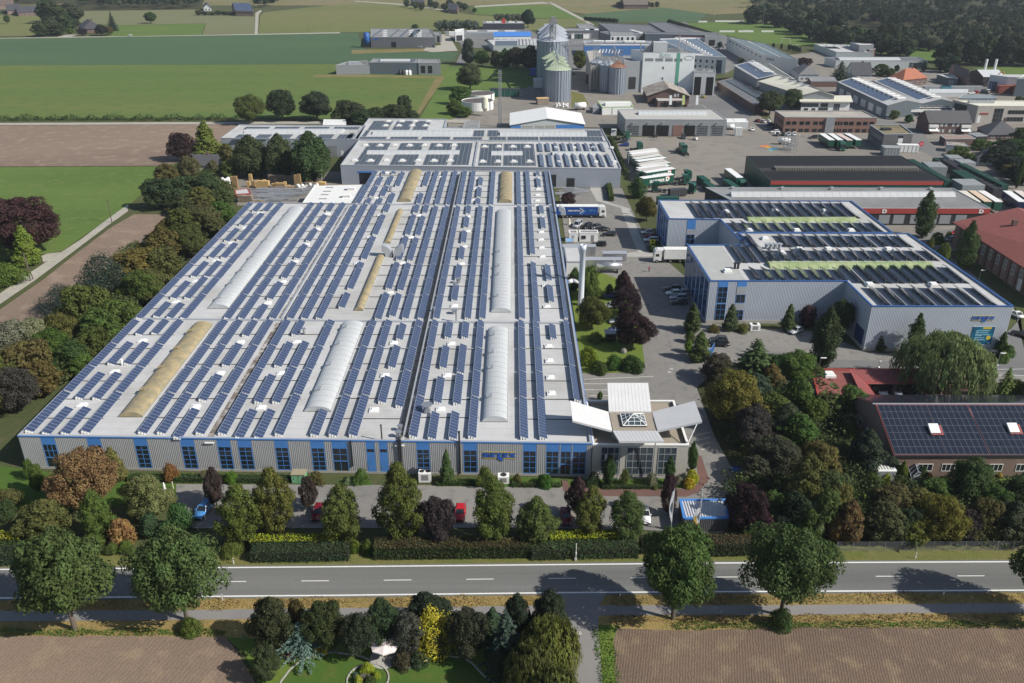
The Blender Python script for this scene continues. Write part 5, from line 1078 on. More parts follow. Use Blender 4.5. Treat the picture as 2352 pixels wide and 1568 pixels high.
for z0,z1 in((h-3.6,h-2.0),(h-7.0,h-5.4)):
 for a in(.025,.09,.17,.235,.32,.385,.65,.71,.79,.86,.93):b.win(0,a,a+.048,z0,z1,2,1,M_dark)
 for a in(.555,.585,.615):b.win(0,a,a+.02,z0,z1,1,1,M_dark)
 for u in spread(5,.05,.95,.5):b.win(3,*u,z0,z1,2,1,M_dark)
b.win(0,.47,.53,h-3.4,h-2.2,2,1,M_white)if 0 else None
h=hgt('C',1480,925,1042)
b=Bld('slate_office','dark slate clad office cube with mossy brown flat roof','office',P4('C',h,(1385,926),(1585,922),(1500,860),(1286,862)),h,mat('slate_cladding',(.10,.10,.105),.7,.2,2),mat('mossy_roof',(.20,.165,.10),.95,.3,.3,col2=(.12,.12,.07),c2scale=.2),M_cap)
for z in(h-3.4,h-6.6):
 for u in spread(8,.1,.95,.4):b.win(3,*u,z,z+1.6,1,1,M_paleg,M_glass2)
b.plate(0,.52,.68,.5,h-2,M_paleg,'render_strip',.08);b.win(0,.5,.68,h-2.1,h-.9,2,1,M_dark);b.box(.3,.5,(4,2.5,.9),M_dark)
h=9
b=Bld('solar_hall','gabled hall with solar slope and white roof windows behind the cream hall','hall',P4('C',h,(508,545),(765,548),(590,440),(350,452)),h,M_midg,M_membrane,form='gy',rh=11.5,over=.5);b.RH=11.5
b.flatpv(.05,.46,.02,.95,PV_roof);b.flatpv(.55,.96,.02,.98,PV_dark)
for k in range(8):b.box(.42,.2+k*.09,(6,2.2,.4),M_white,'roof_window',.1)
h=8.5
b=Bld('cream_hall','gabled hall with a broad cream roof behind the two large trees','hall',P4('C',h,(818,655),(1040,660),(760,545),(522,562)),h,M_midg,M_cream,form='gy',rh=10.8,over=.5);b.RH=10.8;b.flatpv(.6,.97,.02,.98,PV_dark)
for v in(.3,.45,.6,.8):b.box(.47,v,(5,1,.6),M_cap,'roof_fan',.05)
h=hgt('C',900,668,760);b=Bld('white_office','white modern office with balcony and overhanging pale roof','office',P4('C',h,(818,690),(1152,692),(1140,655),(815,655)),h-1,M_white,M_cream,M_white,par=.1)
b.win(0,.0,.35,h-3.6,h-1.6,4,1,M_cap,M_glass2);b.win(0,.4,.55,h-3.6,h-1.6,3,1,M_grey);b.win(0,.36,.56,.2,3.2,4,1,M_cap);wins(b,0,[(.06,.15),(.22,.3)],1.2,2.8,2,1,M_grey);b.win(0,.67,.8,1,h-1.8,3,3,M_cap,M_glass2)
mb=MB();P=inset([(q.x,q.y)for q in b.p],-1.2);mb.prism(P,h-.9,h-.5,True,True);mb.build('roof_slab',M_cream,b.t)
h=4.6;b=Bld('long_canopy','long open canopy with brown roof edge and dark solar rows over a brick base','canopy',P4('C',h,(490,728),(640,690),(340,535),(228,562)),h,M_brickd,M_roofdk,mat('brown_edge',(.22,.15,.11),.7),par=.1)
for k in range(4):b.flatpv(.45+k*.12,.52+k*.12,.03,.95,PV_dark,z=.5)
h=hgt('C',600,378,482);b=Bld('wedge_hall','long pale hall with dark solar roof running to the football pitch','warehouse',P4('C',h,(560,380),(792,412),(560,300),(298,252)),h,M_palegr,M_membrane,M_cap);b.flatpv(.1,.5,.05,.95);b.flatpv(.58,.97,.03,.95)
sign_text('sign_lettering','ernst',M_grey,b.t,b.pt(0,.05,h-2.6),(b.p[1]-b.p[0]).normalized(),6,1.6,.08)if 0 else None
b.plate(0,.05,.3,h-3,h-1.6,M_midg,'sign',.06);
for u in spread(9,.05,.95,.55):b.win(3,*u,h-3,h-1.8,3,1,M_cap,M_glass2)
h=hgt('C',1150,358,388)+1.5;b=Bld('sports_hall','pale hall with solar rows and roof domes beside the pitch','warehouse',P4('C',h,(1055,358),(1312,362),(1160,304),(902,302)),h,M_palegr,M_membrane,M_cap);b.flatpv(.05,.4,.45,.7);b.flatpv(.55,.85,.1,.3)
for u in(.3,.5,.7):b.box(u,.8,(4,3,.8),M_white,'dome_light')
b=Bld('upper_hall_block','higher box with a pale flat roof attached behind the pitch side hall','annex',P4('C',h+4,(1215,310),(1315,310),(1290,288),(1150,290)),h+4,M_midg,M_membrane,M_cap);Bld('brick_stair_block','dark brick block at the right end of the pitch side hall','annex',P4('C',h+1,(1285,345),(1330,332),(1325,320),(1245,320)),h+1,M_brickd,M_roofgy,M_cap)
h=hgt('C',1300,418,470);b=Bld('long_hall','long pale hall with white skylight and solar rows behind the houses','warehouse',P4('C',h,(1052,417),(1688,420),(1620,393),(975,394)),h,M_palegr,M_roofdk,M_cap);bandrect(b,'C',1080,412,1460,398,h,1.2);b.win(0,.8,.98,.5,h-1,5,2,M_white,M_glass2)
h=6.5
for k,(A,B_,D)in enumerate((((1408,728),(1652,714),(1060,566)),((1652,714),(1895,712),(1312,560)))):
 b=Bld('twin_hall',('left of two joined gabled halls with blue solar slopes and white roof windows','right of two joined gabled halls with blue solar slopes and white roof windows')[k],'hall',quadpts('C',A,B_,D,h),h,M_anth2,M_membrane,form='gy',rh=8.6,over=.1,group='twin solar halls');b.RH=8.6
 b.flatpv(.06,.40,.12,.97,PV_roof);b.flatpv(.62,.95,.02,.97,mat('grey_roof_sheet',(.28,.285,.29),.6,.1),'roof_sheet')
 for j in range(11):b.box(.46,.08+j*.085,(5,2.6,.45),M_white,'roof_window',.05)
 if k==0:gates(b,3,spread(6,.05,.95,.6),.2,4,M_paleg)
h=hgt('o',1300,660,758);b=Bld('flat_brown_house','flat roofed house with a long white balcony in front of the twin halls','house',P4('o',h,(985,660),(1570,662),(1480,612),(906,612)),h,M_brickd,mat('moss_flat_roof',(.20,.17,.13),.95,.3,.3),M_white)
b.plate(0,.0,1,2.4,3.5,M_white,'balcony',1.4)
for u in spread(7,.04,.98,.55):b.win(0,*u,3.6,5.4,2,1,M_white)
for u in spread(4,.05,.95,.5):b.win(0,*u,.4,2.2,2,1,M_white)
h=hgt('o',1600,826,948);b=Bld('brick_house','brick double house with dark gable roof, white balconies and awnings','house',quadpts('o',(1322,826),(1785,830),(1195,780),h),h,M_brickd,M_tile,form='gx',rh=h+4.6)
for a in(.28,.38,.55,.66):b.win(0,a,a+.06,3.5,5.2,1,1,M_white,M_paleg)
for a in(.25,.34,.5,.6):b.win(0,a,a+.05,.7,2.1,1,1,M_white,M_paleg)
for a in(.0,.76):b.plate(0,a,a+.22,3.1,4.3,M_white,'balcony',1.2);q0=b.pt(0,a,2.6,.1);q1=b.pt(0,a+.22,2.6,.1);mb=MB();n_=Vector((0,-2.2,-1.0));mb.obox(q0,q1-q0,n_,Vector((0,0,.08)));mb.build('awning',M_white,b.t)
b.RH=h+4.6;b.box(.68,.6,(1.2,.9,1.6),M_midg,'chimney')
h=hgt('o',2000,640,830);b=Bld('pale_office','large pale office with overhanging cream roof edge at the right','office',P4('o',h,(1858,645),(2700,648),(2500,590),(1580,578)),h,mat('pale_stone',(.40,.375,.34),.8,.1,.5),M_cream,M_cream)
b.win(0,.22,.34,.4,h-1.2,3,3,M_grey);
for u in((.4,.62),(.66,.9)):b.win(0,*u,h-4,h-2,5,1,M_grey);b.win(0,*u,1,3.2,5,1,M_grey)
b.plate(0,.02,.06,.3,4,M_white,'door');b.plate(3,.1,.6,.3,h-1.2,M_dark,'gate');q=b.pt(0,.1,4.8,.1);mb=MB();mb.box(q,(4,.2,.7));mb.build('sign',M_redf,b.t)
for k in range(7):b.box(.1+.04*k,.6,(2.5,2.5,1.6),M_cap if k%2 else M_steel)
def house(label,T,A,B_,D,yb,wall,roof,form='gx',up=3.5,wn=4,cat='house',h=None,name='house',side=0,chim=True):
 h=h or hgt(T,(A[0]+B_[0])/2,(A[1]+B_[1])/2,yb);b=Bld(name,label,cat,quadpts(T,A,B_,D,h),h,wall,roof,form=form,rh=h+up,over=.5);b.RH=h+up
 for u in spread(wn,.05,.95,.5):b.win(0,*u,.8,min(h-.5,2.3),2,1,M_white)
 if chim:q=b.rp(.6,.5);mb=MB();mb.box((q.x,q.y,h+up),(.9,.9,2));mb.build('chimney',M_brickd,b.t)
 return b
house('dark hip roofed house at right behind the brick double house','o',(1960,960),(2320,955),(1850,880),1010,M_brickd,M_tile,'hip',5)
house('grey hip roofed house left of the conical dark conifer','n',(960,540),(1180,540),(885,480),570,M_paleg,mat('grey_tile',(.15,.15,.155),.8,.2,1),'hip',4.5,h=4)
house('dark gabled house with a small dormer in front of the long pale hall','n',(1545,545),(1750,545),(1480,480),580,M_paleg,M_tile,'gx',6,h=4)
b=house('house with a bright orange tiled roof and a dark gable','o',(1040,365),(1300,340),(890,330),400,M_brickd,M_tileo,'hip',5.5,h=4)
house('brick house with a single steep dark roof near the wood','o',(1600,275),(1765,340),(1540,250),345,M_bricks,M_tile,'gx',4,3,h=6)
house('dark tiled house roof with cream gable among the left trees','t',(470,620),(730,615),(400,555),680,M_cream,M_tile,'gx',3,h=4)
house('bungalow roof in shade among trees at the far right','q',(1850,200),(2080,200),(1900,130),240,M_paleg,M_tile,'hip',3,h=3.2)
house('dark roofed farmhouse with white gable dormer by the field lane','w',(700,245),(880,243),(660,215),290,M_bricks,M_tile,'hip',7,h=3.5)
house('long dark roofed farm building at the upper left edge','w',(150,105),(345,95),(135,85),115,M_brickd,M_tile,'gx',5,h=4)
house('pale farmhouse at the far upper left corner','w',(60,90),(175,85),(50,60),110,M_brickbr,M_tile,'gx',5,h=4)
house('brown barn roof at the very corner of the upper left','w',(-90,45),(95,38),(-60,8),55,M_brickbr,mat('brown_tile',(.14,.10,.085),.8,.2,.5),'gx',7,h=5)
b=house('farm barn with blue solar roof beyond the greyish field','w',(1990,95),(2140,98),(1960,60),120,M_brickbr,M_tile,'gx',7,h=5);b.flatpv(.02,.98,.05,.48,PV_roof)
house('small white gabled house left of the solar barn','w',(1720,62),(1785,62),(1715,45),75,M_white,M_tile,'gy',4,2,h=4)
house('small red brick house by the lane in the far fields','r',(1005,100),(1110,112),(1020,70),115,M_bricks,M_tile,'gx',6,3,h=4)
house('barn with long brown roof at the top by bushes','m',(1240,50),(1500,50),(1200,0),70,M_brickd,mat('brown_tile2',(.15,.12,.10),.8,.2,.5),'gx',7,h=5)
house('house with pale gable half hidden by far trees','r',(620,20),(750,25),(600,0),35,M_bricks,M_tile,'gx',6,h=5)
house('red roofed club house inside the wood','C',(1290,125),(1510,128),(1280,105),150,M_brickd,M_tiler,'gx',5,h=4)
h=6;b=Bld('workshop_shed','black barn shed with pale roof and two white flues near the right edge','shed',quadpts('o',(1915,330),(2140,330),(1765,270),h),h,mat('black_boards',(.05,.05,.05),.8),M_paleg,form='gx',rh=8.5);b.flatpv if 0 else None
for x,y in((1925,190),(2030,195)):p=at('o',x,255,8);mb=MB();mb.tube((p.x,p.y,6),(p.x,p.y,14.5),.7,n=10);mb.build('flue',M_white,b.t)
h=9;b=Bld('grey_hall','pale grey hall with white roof edge near the right edge','warehouse',P4('o',h,(2180,330),(2312,335),(2352,305),(1985,305)),h,M_paleg,M_membrane,M_white)
h=10;b=Bld('dark_hall','anthracite hall cut by the right edge of the picture','warehouse',P4('o',h,(2280,350),(2700,360),(2700,330),(2310,335)),h,M_anth2,M_roofgy,M_cap)
b=Bld('flat_shed','grey flat roofed garage with white edge near the wood','garage',P4('o',4.5,(1515,335),(1635,345),(1570,300),(1408,300)),4.5,M_anth2,M_membrane,M_white);b.plate(0,.2,.7,.1,3,M_midg,'gate')
b=Bld('flat_shed','long flat grey roof over the scrap yard','shed',P4('o',4,(1640,560),(2060,560),(2010,525),(1690,522)),4,M_anth2,mat('bluegrey_roof',(.20,.24,.26),.8),M_cap,par=.1)
b=Bld('flat_shed','grey carport roof with white van below, left of the dark conifer','carport',P4('n',3.5,(1090,612),(1375,612),(1340,565),(1055,562)),3.5,M_brickd,M_roofgy,M_cap,par=.05)
b=Bld('flat_shed','brown flat garage roofs behind the twin halls','garage',P4('n',3.2,(1640,605),(1960,600),(1900,575),(1580,560)),3.2,M_brickd,M_eternit,M_cap,par=.05)
b=Bld('brick_garage','row of brick garages with a reddish flat roof by the street','garage',P4('o',3.2,(1500,1005),(1830,1000),(1760,958),(1440,965)),3.2,M_brickd,mat('reddish_roof',(.27,.19,.16),.9,.2,.3),M_cap,par=.05)
b=Bld('brick_garage','white fronted garage below the brick garage row','garage',P4('o',3,(1515,1070),(1745,1085),(1700,1045),(1510,1035)),3,M_paleg,M_eternit,M_cap,par=.05)
b=Bld('garden_shed','narrow grey carport roof right of the brick double house','carport',P4('o',3,(1830,975),(1960,970),(1870,935),(1740,940)),3,M_dark,M_roofgy,M_cap,par=.05)
b=Bld('white_store','white shed wall behind the bright hedge at right','shed',P4('o',2.6,(1320,500),(1740,500),(1745,465),(1325,462)),2.6,M_paleg,M_paleg,M_white,par=.05)
for lab,T,pts,h,wl,rf in(('grey double gabled hall in the far estate','m',((1095,335),(1640,345),(1520,270),(965,245)),8,M_anth,M_roofdk),('low grey hall with three white skylights in the far estate','m',((975,345),(1100,380),(1640,345),(1480,300)),7.5,M_anth,M_roofdk),('white two storey office with dark windows behind the blue hall','m',((1095,380),(1370,382),(1350,345),(1090,340)),8,M_white,M_roofgy),('wide grey hall behind the tall silos','m',((560,330),(965,330),(960,305),(570,305)),7,M_anth,M_roofgy),('dark narrow hall sloping towards the pitch','m',((1700,345),(1990,345),(1700,240),(1508,238)),8,M_anth2,M_roofdk),('long dark hall with a red band behind the solar hall','m',((1470,365),(2290,380),(2260,350),(1470,350)),8,M_anth2,M_roofdk),('pale cube with a dark gate beside the pitch','m',((2120,390),(2310,390),(2290,375),(2120,372)),8,M_midg,M_roofgy),('small grey hall at the edge of the far meadow','m',((760,305),(950,300),(880,255),(725,258)),6,M_midg,M_roofgy),('small white house front beside the tall silos','m',((370,300),(520,300),(520,255),(372,258)),6,M_white,M_roofgy)):
 b=Bld('estate_hall',lab,'warehouse',P4(T,h,*pts),h,wl,rf,M_cap)
 if 'windows' in lab:wins(b,0,[(.05,.12),(.25,.35),(.42,.5),(.65,.73),(.83,.92)],h-4,h-1.6,2,1,M_dark)
 elif'red band' in lab:b.plate(0,.38,.8,h-2,h-1,mat('maroon',(.12,.02,.03),.5),'red_band',.1);b.plate(0,.4,.8,h-4.5,h-2,M_white,'panel',.08)
 elif'dark gate' in lab:b.plate(0,.25,.6,.2,5,M_black,'gate')
 elif'skylights' in lab:
  for u in(.35,.6,.85):b.box(u,.6,(9,3,.8),M_white,'skylight')
 else:gates(b,0,spread(3,.1,.9,.3),.2,4.5,M_midg)
h=8;b=Bld('blue_hall','long blue walled hall with white roof domes behind the concrete bins','warehouse',P4('m',h,(810,487),(1525,490),(1530,445),(800,438)),h,mat('blue_wall',(.07,.19,.44),.5,.08,.3),M_membrane,M_white);pvrect(b,'m',840,472,1500,455,h)
for u in(.22,.4,.68,.84):b.box(u,.75,(8,6,1.2),M_white,'dome_light')
for u in spread(6,.05,.95,.2):b.win(0,*u,2,4,2,1,M_white)
h=11;b=Bld('solar_factory','large hall with blue solar roof and white front behind the mill','factory',P4('m',h,(2015,600),(2352,622),(2030,410),(1625,420)),h,M_white,M_membrane,M_white);b.flatpv(.05,.42,.15,.97,PV_roof);b.flatpv(.62,.97,.05,.97,PV_roof)
for k in range(10):b.box(.52,.08+k*.09,(5,2,.7),M_white,'roof_vent')
for z in(h-4.2,h-8):wins(b,0,[(.0,.05),(.16,.22),(.36,.42),(.55,.6)],z,z+1.8,1,1,M_dark)
b.win(0,.7,.88,.5,h-2,3,4,M_blue,M_glass2)
h=7.8;b=Bld('depot_hall','depot hall with a black solar roof and red and green front edge','warehouse',P4('F',h,(600,74),(1795,77),(1500,-100),(430,-98)),h,M_green,mat('black_roof',(.035,.033,.036),.9,.2,.4),M_dark,par=.15)
b.plate(0,0,1,h-1.3,h-.02,M_redf,'red_fascia',.15)
b.flatpv(.01,.98,.06,.36,PV_black);b.flatpv(.01,.98,.52,.97,PV_black)
for k in range(60):b.box(.1+k*.0145,.45,(.5,3.4,.9),mat('roof_fin',(.2,.19,.17),.8),'roof_fin')
h=hgt('F',1700,264,382);b=Bld('depot_hall','grey roofed depot hall with a bright red front edge and long white skylight','warehouse',P4('F',h,(430,262),(2122,265),(1862,124),(150,118)),h,M_dark,M_roofgy,M_cap,par=.15)
b.plate(0,0,1,h-1.7,h-.02,M_redf,'red_fascia',.2);bandrect(b,'F',330,183,1845,160,h,1.2)
e=(b.p[1]-b.p[0]).normalized()
for x in(1355,2018):
 q=at('F',x,288,h-1.6);u=(q-Vector((b.p[0].x,b.p[0].y,q.z))).dot(e)/(b.p[1]-b.p[0]).length;sign_text('sign_lettering','D',M_white,b.t,b.pt(0,u,h-1.55,.2),e,1.5,1.3,.05,.06)
for a in(.55,.61,.68,.745,.8,.865):b.plate(0,a,a+.045,.6,h-2.2,M_midg,'gate',.06)
for u in(.1,.3,.5,.7,.9):b.box(u,.93,(1.2,1.2,.8),M_cap)
h=7;b=Bld('brick_hall','large hall with a plain red roof and brick pillars at the right edge','hall',[at('F',2560,790,h),at('F',3250,790,h),at('F',2700,350,h),at('F',1885,362,h)],h,M_brickbr,M_roofred,form='gy',rh=11,over=.8)
for u in spread(12,.03,.97,.25):b.plate(3,*u,0,h-.3,M_brickd,'brick_pillar',.35)
for u in spread(12,.07,1.0,.3):b.win(3,*u,3.0,5.6,2,2,M_white)
b.plate(3,.72,.76,.1,3.2,M_paleg,'door')
q=at('F',2285,375,10);mb=MB();mb.box((q.x,q.y,q.z+.6),(1.4,1,1.4));mb.build('chimney',M_brickd,b.t)
h=4.2;A,B_,D=at('I',1455,797,h),at('I',3000,800,h),at('I',1200,385,h);D.x=A.x+.2
b=Bld('solar_house','long brick house whose tiled roof is covered with black solar panels','house',[A,B_,B_+(D-A),D],h,M_brickbr,M_tiler,form='gx',rh=8.2,over=.12);b.RH=8.2
W=(B_-A).length
for u0,u1 in((.004,.232),(.236,.425),(.432,.73),(.735,.99)):b.flatpv(u0,u1,.0,.485,PV_dark,z=.12);b.flatpv(u0,u1,.515,1,PV_dark,z=.12)
for x,y in((1725,630),(2270,625)):q=at('I',x,y,6.2);sk=MB();sk.box((q.x,q.y,6.75),(1.7,1.9,.35),0,('X',R(28)));sk.build('roof_window',M_white,b.t);mb=MB();mb.box((q.x+.35,q.y-.1,6.45),(2.2,2.0,.3),0,('X',R(28)));mb.build('tile_patch',M_tiler,b.t)
q=at('I',1972,520,7.3);mb=MB();mb.box((q.x,q.y,7.55),(4.6,2.4,.1),0,('X',R(23)));mb.build('tile_patch',M_tiler,b.t)
for u in((.03,.06),(.115,.185),(.225,.285),(.345,.41),(.44,.5),(.56,.62),(.7,.76)):b.win(0,*u,1.0,2.5,3,1,M_white)
for u in spread(3,.15,.8,.5):b.win(3,*u,1.0,2.6,2,1,M_white)
q=b.rp(.1,.5);mb=MB();mb.obox(Vector((A.x-.5,(A.y+D.y)/2-.12,8.36)),Vector((W+1,0,0)),Vector((0,.24,0)),Vector((0,0,.14)));mb.build('ridge_cap',M_cap,b.t);mb=MB();mb.obox(Vector((A.x-.3,A.y-.3,4.02)),Vector((W+1,0,0)),Vector((0,.17,0)),Vector((0,0,.36)));mb.build('gutter',M_dark,b.t)
h=3.0;b=Bld('garage_block','red tiled garage block with two open car bays','garage',P4('I',h,(925,382),(1325,385),(1258,292),(1690,292),(1640,198),(880,200)),h,M_brickd,M_roofred,M_redf,par=.12)
mb=MB();q=[at('I',*p,h)for p in((1262,296),(1700,294),(1640,228),(1140,230))];z1=h+.9
mb.add([(q[0].x,q[0].y-.3,h-.1),(q[1].x,q[1].y-.3,h-.1),(q[2].x,q[2].y,z1),(q[3].x,q[3].y,z1)],[(0,1,2,3)]);mb.build('tiled_slope',M_tiler,b.t)
mb=MB();q=[at('I',*p,h)for p in((1328,388),(1258,292),(1140,230),(1170,255))]
mb.add([(q[0].x,q[0].y,h),(q[1].x,q[1].y,h),(q[2].x,q[2].y,z1),(q[0].x-3.2,q[0].y,z1)],[(0,1,2,3)]);mb.build('tiled_slope',M_tiler,b.t)
gates(b,2,[(.1,.45),(.52,.92)],.05,2.5,M_black);padded_dome(b,'I',1003,243,h,2.2,False)  # bays are open: black plates paint in the shade inside them
b=Bld('white_canopy','white ribbed terrace canopy at the corner of the solar house','canopy',P4('I',2.8,(1320,905),(1470,905),(1415,788),(1320,785)),2.8,M_midg,corrmat('ribbed_white',(.62,.62,.60),.5,'X',depth=.06),M_white,par=.05)
t=thing('greenhouse','small glass greenhouse in front of the solar house','greenhouse',at('I',1590,990));P=[at('I',*q,0)for q in((1560,1010),(1640,980),(1590,860),(1520,885))]
mb=MB();Z=lambda p,z:Vector((p.x,p.y,z));r1=(P[0]+P[1])/2;r2=(P[2]+P[3])/2
mb.add([Z(p,0)for p in P]+[Z(p,1.7)for p in P]+[Z(r1,2.5),Z(r2,2.5)],[(0,1,5,4),(1,2,6,5),(2,3,7,6),(3,0,4,7),(4,5,8),(5,6,9,8),(6,7,9),(7,4,8,9)]);mb.build('glazing',M_glass2,t)
mb=MB()
for i in range(4):mb.tube(Z(P[i],0),Z(P[i],1.7),.06,n=4);mb.tube(Z(P[i],1.72),Z(P[(i+1)%4],1.72),.06,n=4)
for k in range(6):mb.tube(Z(P[1].lerp(P[2],k/5),1.75),Z(r1.lerp(r2,k/5),2.53),.05,n=4);mb.tube(Z(P[0].lerp(P[3],k/5),1.75),Z(r1.lerp(r2,k/5),2.53),.05,n=4)
mb.tube(Z(r1,2.53),Z(r2,2.53),.06,n=4);mb.build('frame',M_cap,t)
b=Bld('garden_hut','garden hut with olive flat roof among the trees left of the red garage','hut',P4('I',2.6,(870,372),(920,372),(905,282),(640,282)),2.6,M_brickd,mat('olive_roof',(.22,.21,.12),.9,.2),M_dark,par=.05)
for c,x,y,s_ in(('a',0,1029.5,.2113),('b',461.5,1065,.2264),('c',1597.4,766.7,.1962),('d',1597.4,1029.4,.1962),('e',1987.8,1029.4,.1585),('f',568,1348.9,.33204),('g',0,461.5,.27167)):TL[c]=(x,y,s_)
M_lampw=mat('headlight_glass',(.7,.7,.68),.2,.02);M_lampr=mat('tail_light',(.35,.02,.02),.25,.05)
M_rim=mat('wheel_rim',(.30,.30,.31),.35,.05,metal=.6)
def wheel(parent,x,y,r,w_,name='wheel'):
 o0=ORG[parent.name];mb=MB();s=1 if y>0 else-1
 mb.tube((x,y-w_/2*s,r),(x,y+w_/2*s,r),r,n=16);wo=mb.build(name,M_black,parent)
 mb=MB();mb.tube((x,y+w_/2*s-.02*s,r),(x,y+w_/2*s+.015*s,r),r*.62,n=12);mb.build('rim',M_rim,wo)
def make_car(kind):
 L,W,H={'hatch':(4.1,1.76,1.48),'estate':(4.7,1.82,1.47),'saloon':(4.6,1.82,1.44),'van':(4.9,1.92,1.95)}[kind]
 t=thing('parked_car','car','car')
 h=L/2;sill,belt,hood=.28,.86 if kind!='van' else 1.05,.72 if kind!='van' else.95
 def ring(x,w_,zt,zb=sill):
  y=w_/2;return[Vector((x,-y*.88,zb)),Vector((x,-y,zb+.15)),Vector((x,-y,zt-.14)),Vector((x,-y*.9,zt)),Vector((x,y*.9,zt)),Vector((x,y,zt-.14)),Vector((x,y,zb+.15)),Vector((x,y*.88,zb))]
 rear=belt if kind!='saloon' else belt-.02
 mb=MB();mb.loft([ring(-h,W*.86,rear-.12,.38),ring(-h+.12,W*.95,rear,.3),ring(-h*.55,W,rear),ring(0,W,belt),ring(h*.35,W,belt-.02),ring(h*.62,W*.98,hood+.06),ring(h-.18,W*.92,hood-.04,.28),ring(h,W*.78,hood-.22,.36)])
 mb.build('body',M_car,t,True)
 ws,we={'hatch':(h*.38,-h*.9),'estate':(h*.34,-h*.94),'saloon':(h*.32,-h*.62),'van':(h*.58,-h*.95)}[kind]
 rs,re={'hatch':(h*.05,-h*.66),'estate':(h*.03,-h*.8),'saloon':(0.0,-h*.36),'van':(h*.28,-h*.88)}[kind]
 def cr(x,w_,z):return[Vector((x,-w_/2,z)),Vector((x,w_/2,z))]
 a=[Vector((ws,-W*.44,belt-.05)),Vector((ws,W*.44,belt-.05)),Vector((we,W*.44,belt-.03)),Vector((we,-W*.44,belt-.03))]
 b=[Vector((rs,-W*.36,H-.05)),Vector((rs,W*.36,H-.05)),Vector((re,W*.36,H-.06)),Vector((re,-W*.36,H-.06))]
 mb=MB();mb.add(a+b,[(0,1,5,4),(1,2,6,5),(2,3,7,6),(3,0,4,7),(4,5,6,7)]);g_=mb.build('windows',M_glass,t)
 mb=MB();e=.04;q=[(rs+.08,-W*.37),(rs+.08,W*.37),(re-.06,W*.37),(re-.06,-W*.37)];q2=[(rs-.12,-W*.31),(rs-.12,W*.31),(re+.12,W*.31),(re+.12,-W*.31)]
 mb.add([(*p,H-.07)for p in q]+[(*p,H)for p in q2],[(1,0,4,5),(2,1,5,6),(3,2,6,7),(0,3,7,4),(5,4,7,6)])
 for s in(-1,1):
  for i,j in((0,0),(3,3)):
   ii={(-1,0):0,(1,0):1,(-1,3):3,(1,3):2}[(s,i)];mb.tube(a[ii]+Vector((0,0,.02)),b[ii]+Vector((0,0,.02)),.06,n=5)
  m0=a[0 if s<0 else 1].lerp(a[3 if s<0 else 2],.5);m1=b[0 if s<0 else 1].lerp(b[3 if s<0 else 2],.5);mb.tube(m0,m1+Vector((0,0,.0)),.055,n=5)
 mb.build('roof',M_car,t,False)
 for s in(-1,1):
  for x in(-h*.6,h*.62):wheel(t,x,s*(W/2-.1),.32,.22)
  mb=MB();mb.box((h-.17,s*W*.36,hood-.2),(.24,.34,.15));mb.build('headlight',M_lampw,t)
  mb=MB();mb.box((-h+.08,s*W*.38,rear-.18),(.16,.26,.16));mb.build('tail_light',M_lampr,t)
  mb=MB();mb.box((ws-.25,s*(W/2+.08),belt+.06),(.16,.18,.14));mb.build('mirror',M_car,t)
 return t
CARP={}
def car(kind,T,x,y,ang,col,label,group=None,z=.075):
 p=at(T,x,y)
 if kind not in CARP:CARP[kind]=make_car(kind);o=CARP[kind]
 else:o=copy_tree(CARP[kind])
 o.location=(p.x,p.y,z);o.rotation_euler=(0,0,R(ang));paint(o,col);tag(o,label,'van' if kind=='van' else 'car',group)
 if 'group' in o and not group:del o['group']
 return o
WH,SV,BK_,DG,RD,BL,LB,DR=(.68,.68,.67),(.38,.40,.43),(.012,.013,.015),(.05,.055,.06),(.42,.012,.02),(.02,.05,.22),(.06,.20,.45),(.16,.01,.02)
gp='cars in the front car park'
car('estate','a',2215,700,262,LB,'light blue car in tree shade at the left end of the front car park',gp)
car('hatch','',1057,1184,268,RD,'bright red car beside the dark purple leaved tree',gp)
car('hatch','',1299,1193,270,DR,'dark red car between two rounded trees of the front row',gp)
car('saloon','v',742,1370,268,WH,'white car peeping out right of the last rounded tree',gp)
car('hatch','b',1195,520,268,DR,'dark red car mostly hidden behind the third rounded tree',gp)
car('estate','d',570,285,180,BL,'navy car in deep shade under the garden trees')
gp='cars beside the site cabin'
for a in(('van','u',178,348,245,SV,'silver people carrier, first of the row behind the cabin'),('estate','u',258,356,235,BK_,'black car beside the silver people carrier'),('hatch','u',330,362,215,DG,'dark grey car, third of the row behind the cabin'),('saloon','u',392,385,200,BK_,'black car angled behind the cabin corner'),('estate','u',447,425,182,BK_,'black estate car parked sideways at the cabin yard end'),('estate','u',358,510,172,BK_,'black car alone in front of the site cabin')):car(*a,gp)
gp='cars at the dark hall wall'
for a in(('hatch','u',768,408,185,WH,'white car farthest along the hedge under the hall wall'),('saloon','u',800,440,185,DR,'dark maroon car between two white ones by the hall'),('estate','u',800,472,183,WH,'white car beside the yellow sign'),('hatch','u',858,470,185,DG,'dark car half hidden behind the white one by the yellow sign'),('estate','u',975,885,185,DG,'dark grey car in the hall shadow, top of its row'),('hatch','u',990,925,184,WH,'white car in the hall shadow, nearest the drive'),('hatch','u',1065,920,184,SV,'pale car in the hall shadow against the wall'),('estate','u',1030,962,184,SV,'silver car in the hall shadow below the white one'),('saloon','u',1032,1000,184,DG,'dark car in the hall shadow, lowest of the row')):car(*a,gp)
gp='cars under the purple trees'
for a in(('hatch','u',518,1165,180,WH,'white car tail showing left of the purple tree'),('hatch','u',455,1035,180,SV,'silver car under the middle purple tree'),('hatch','u',455,945,180,BL,'blue car under the farthest purple tree'),('saloon','u',520,1235,180,BL,'navy car behind the glass shelter')):car(*a,gp)
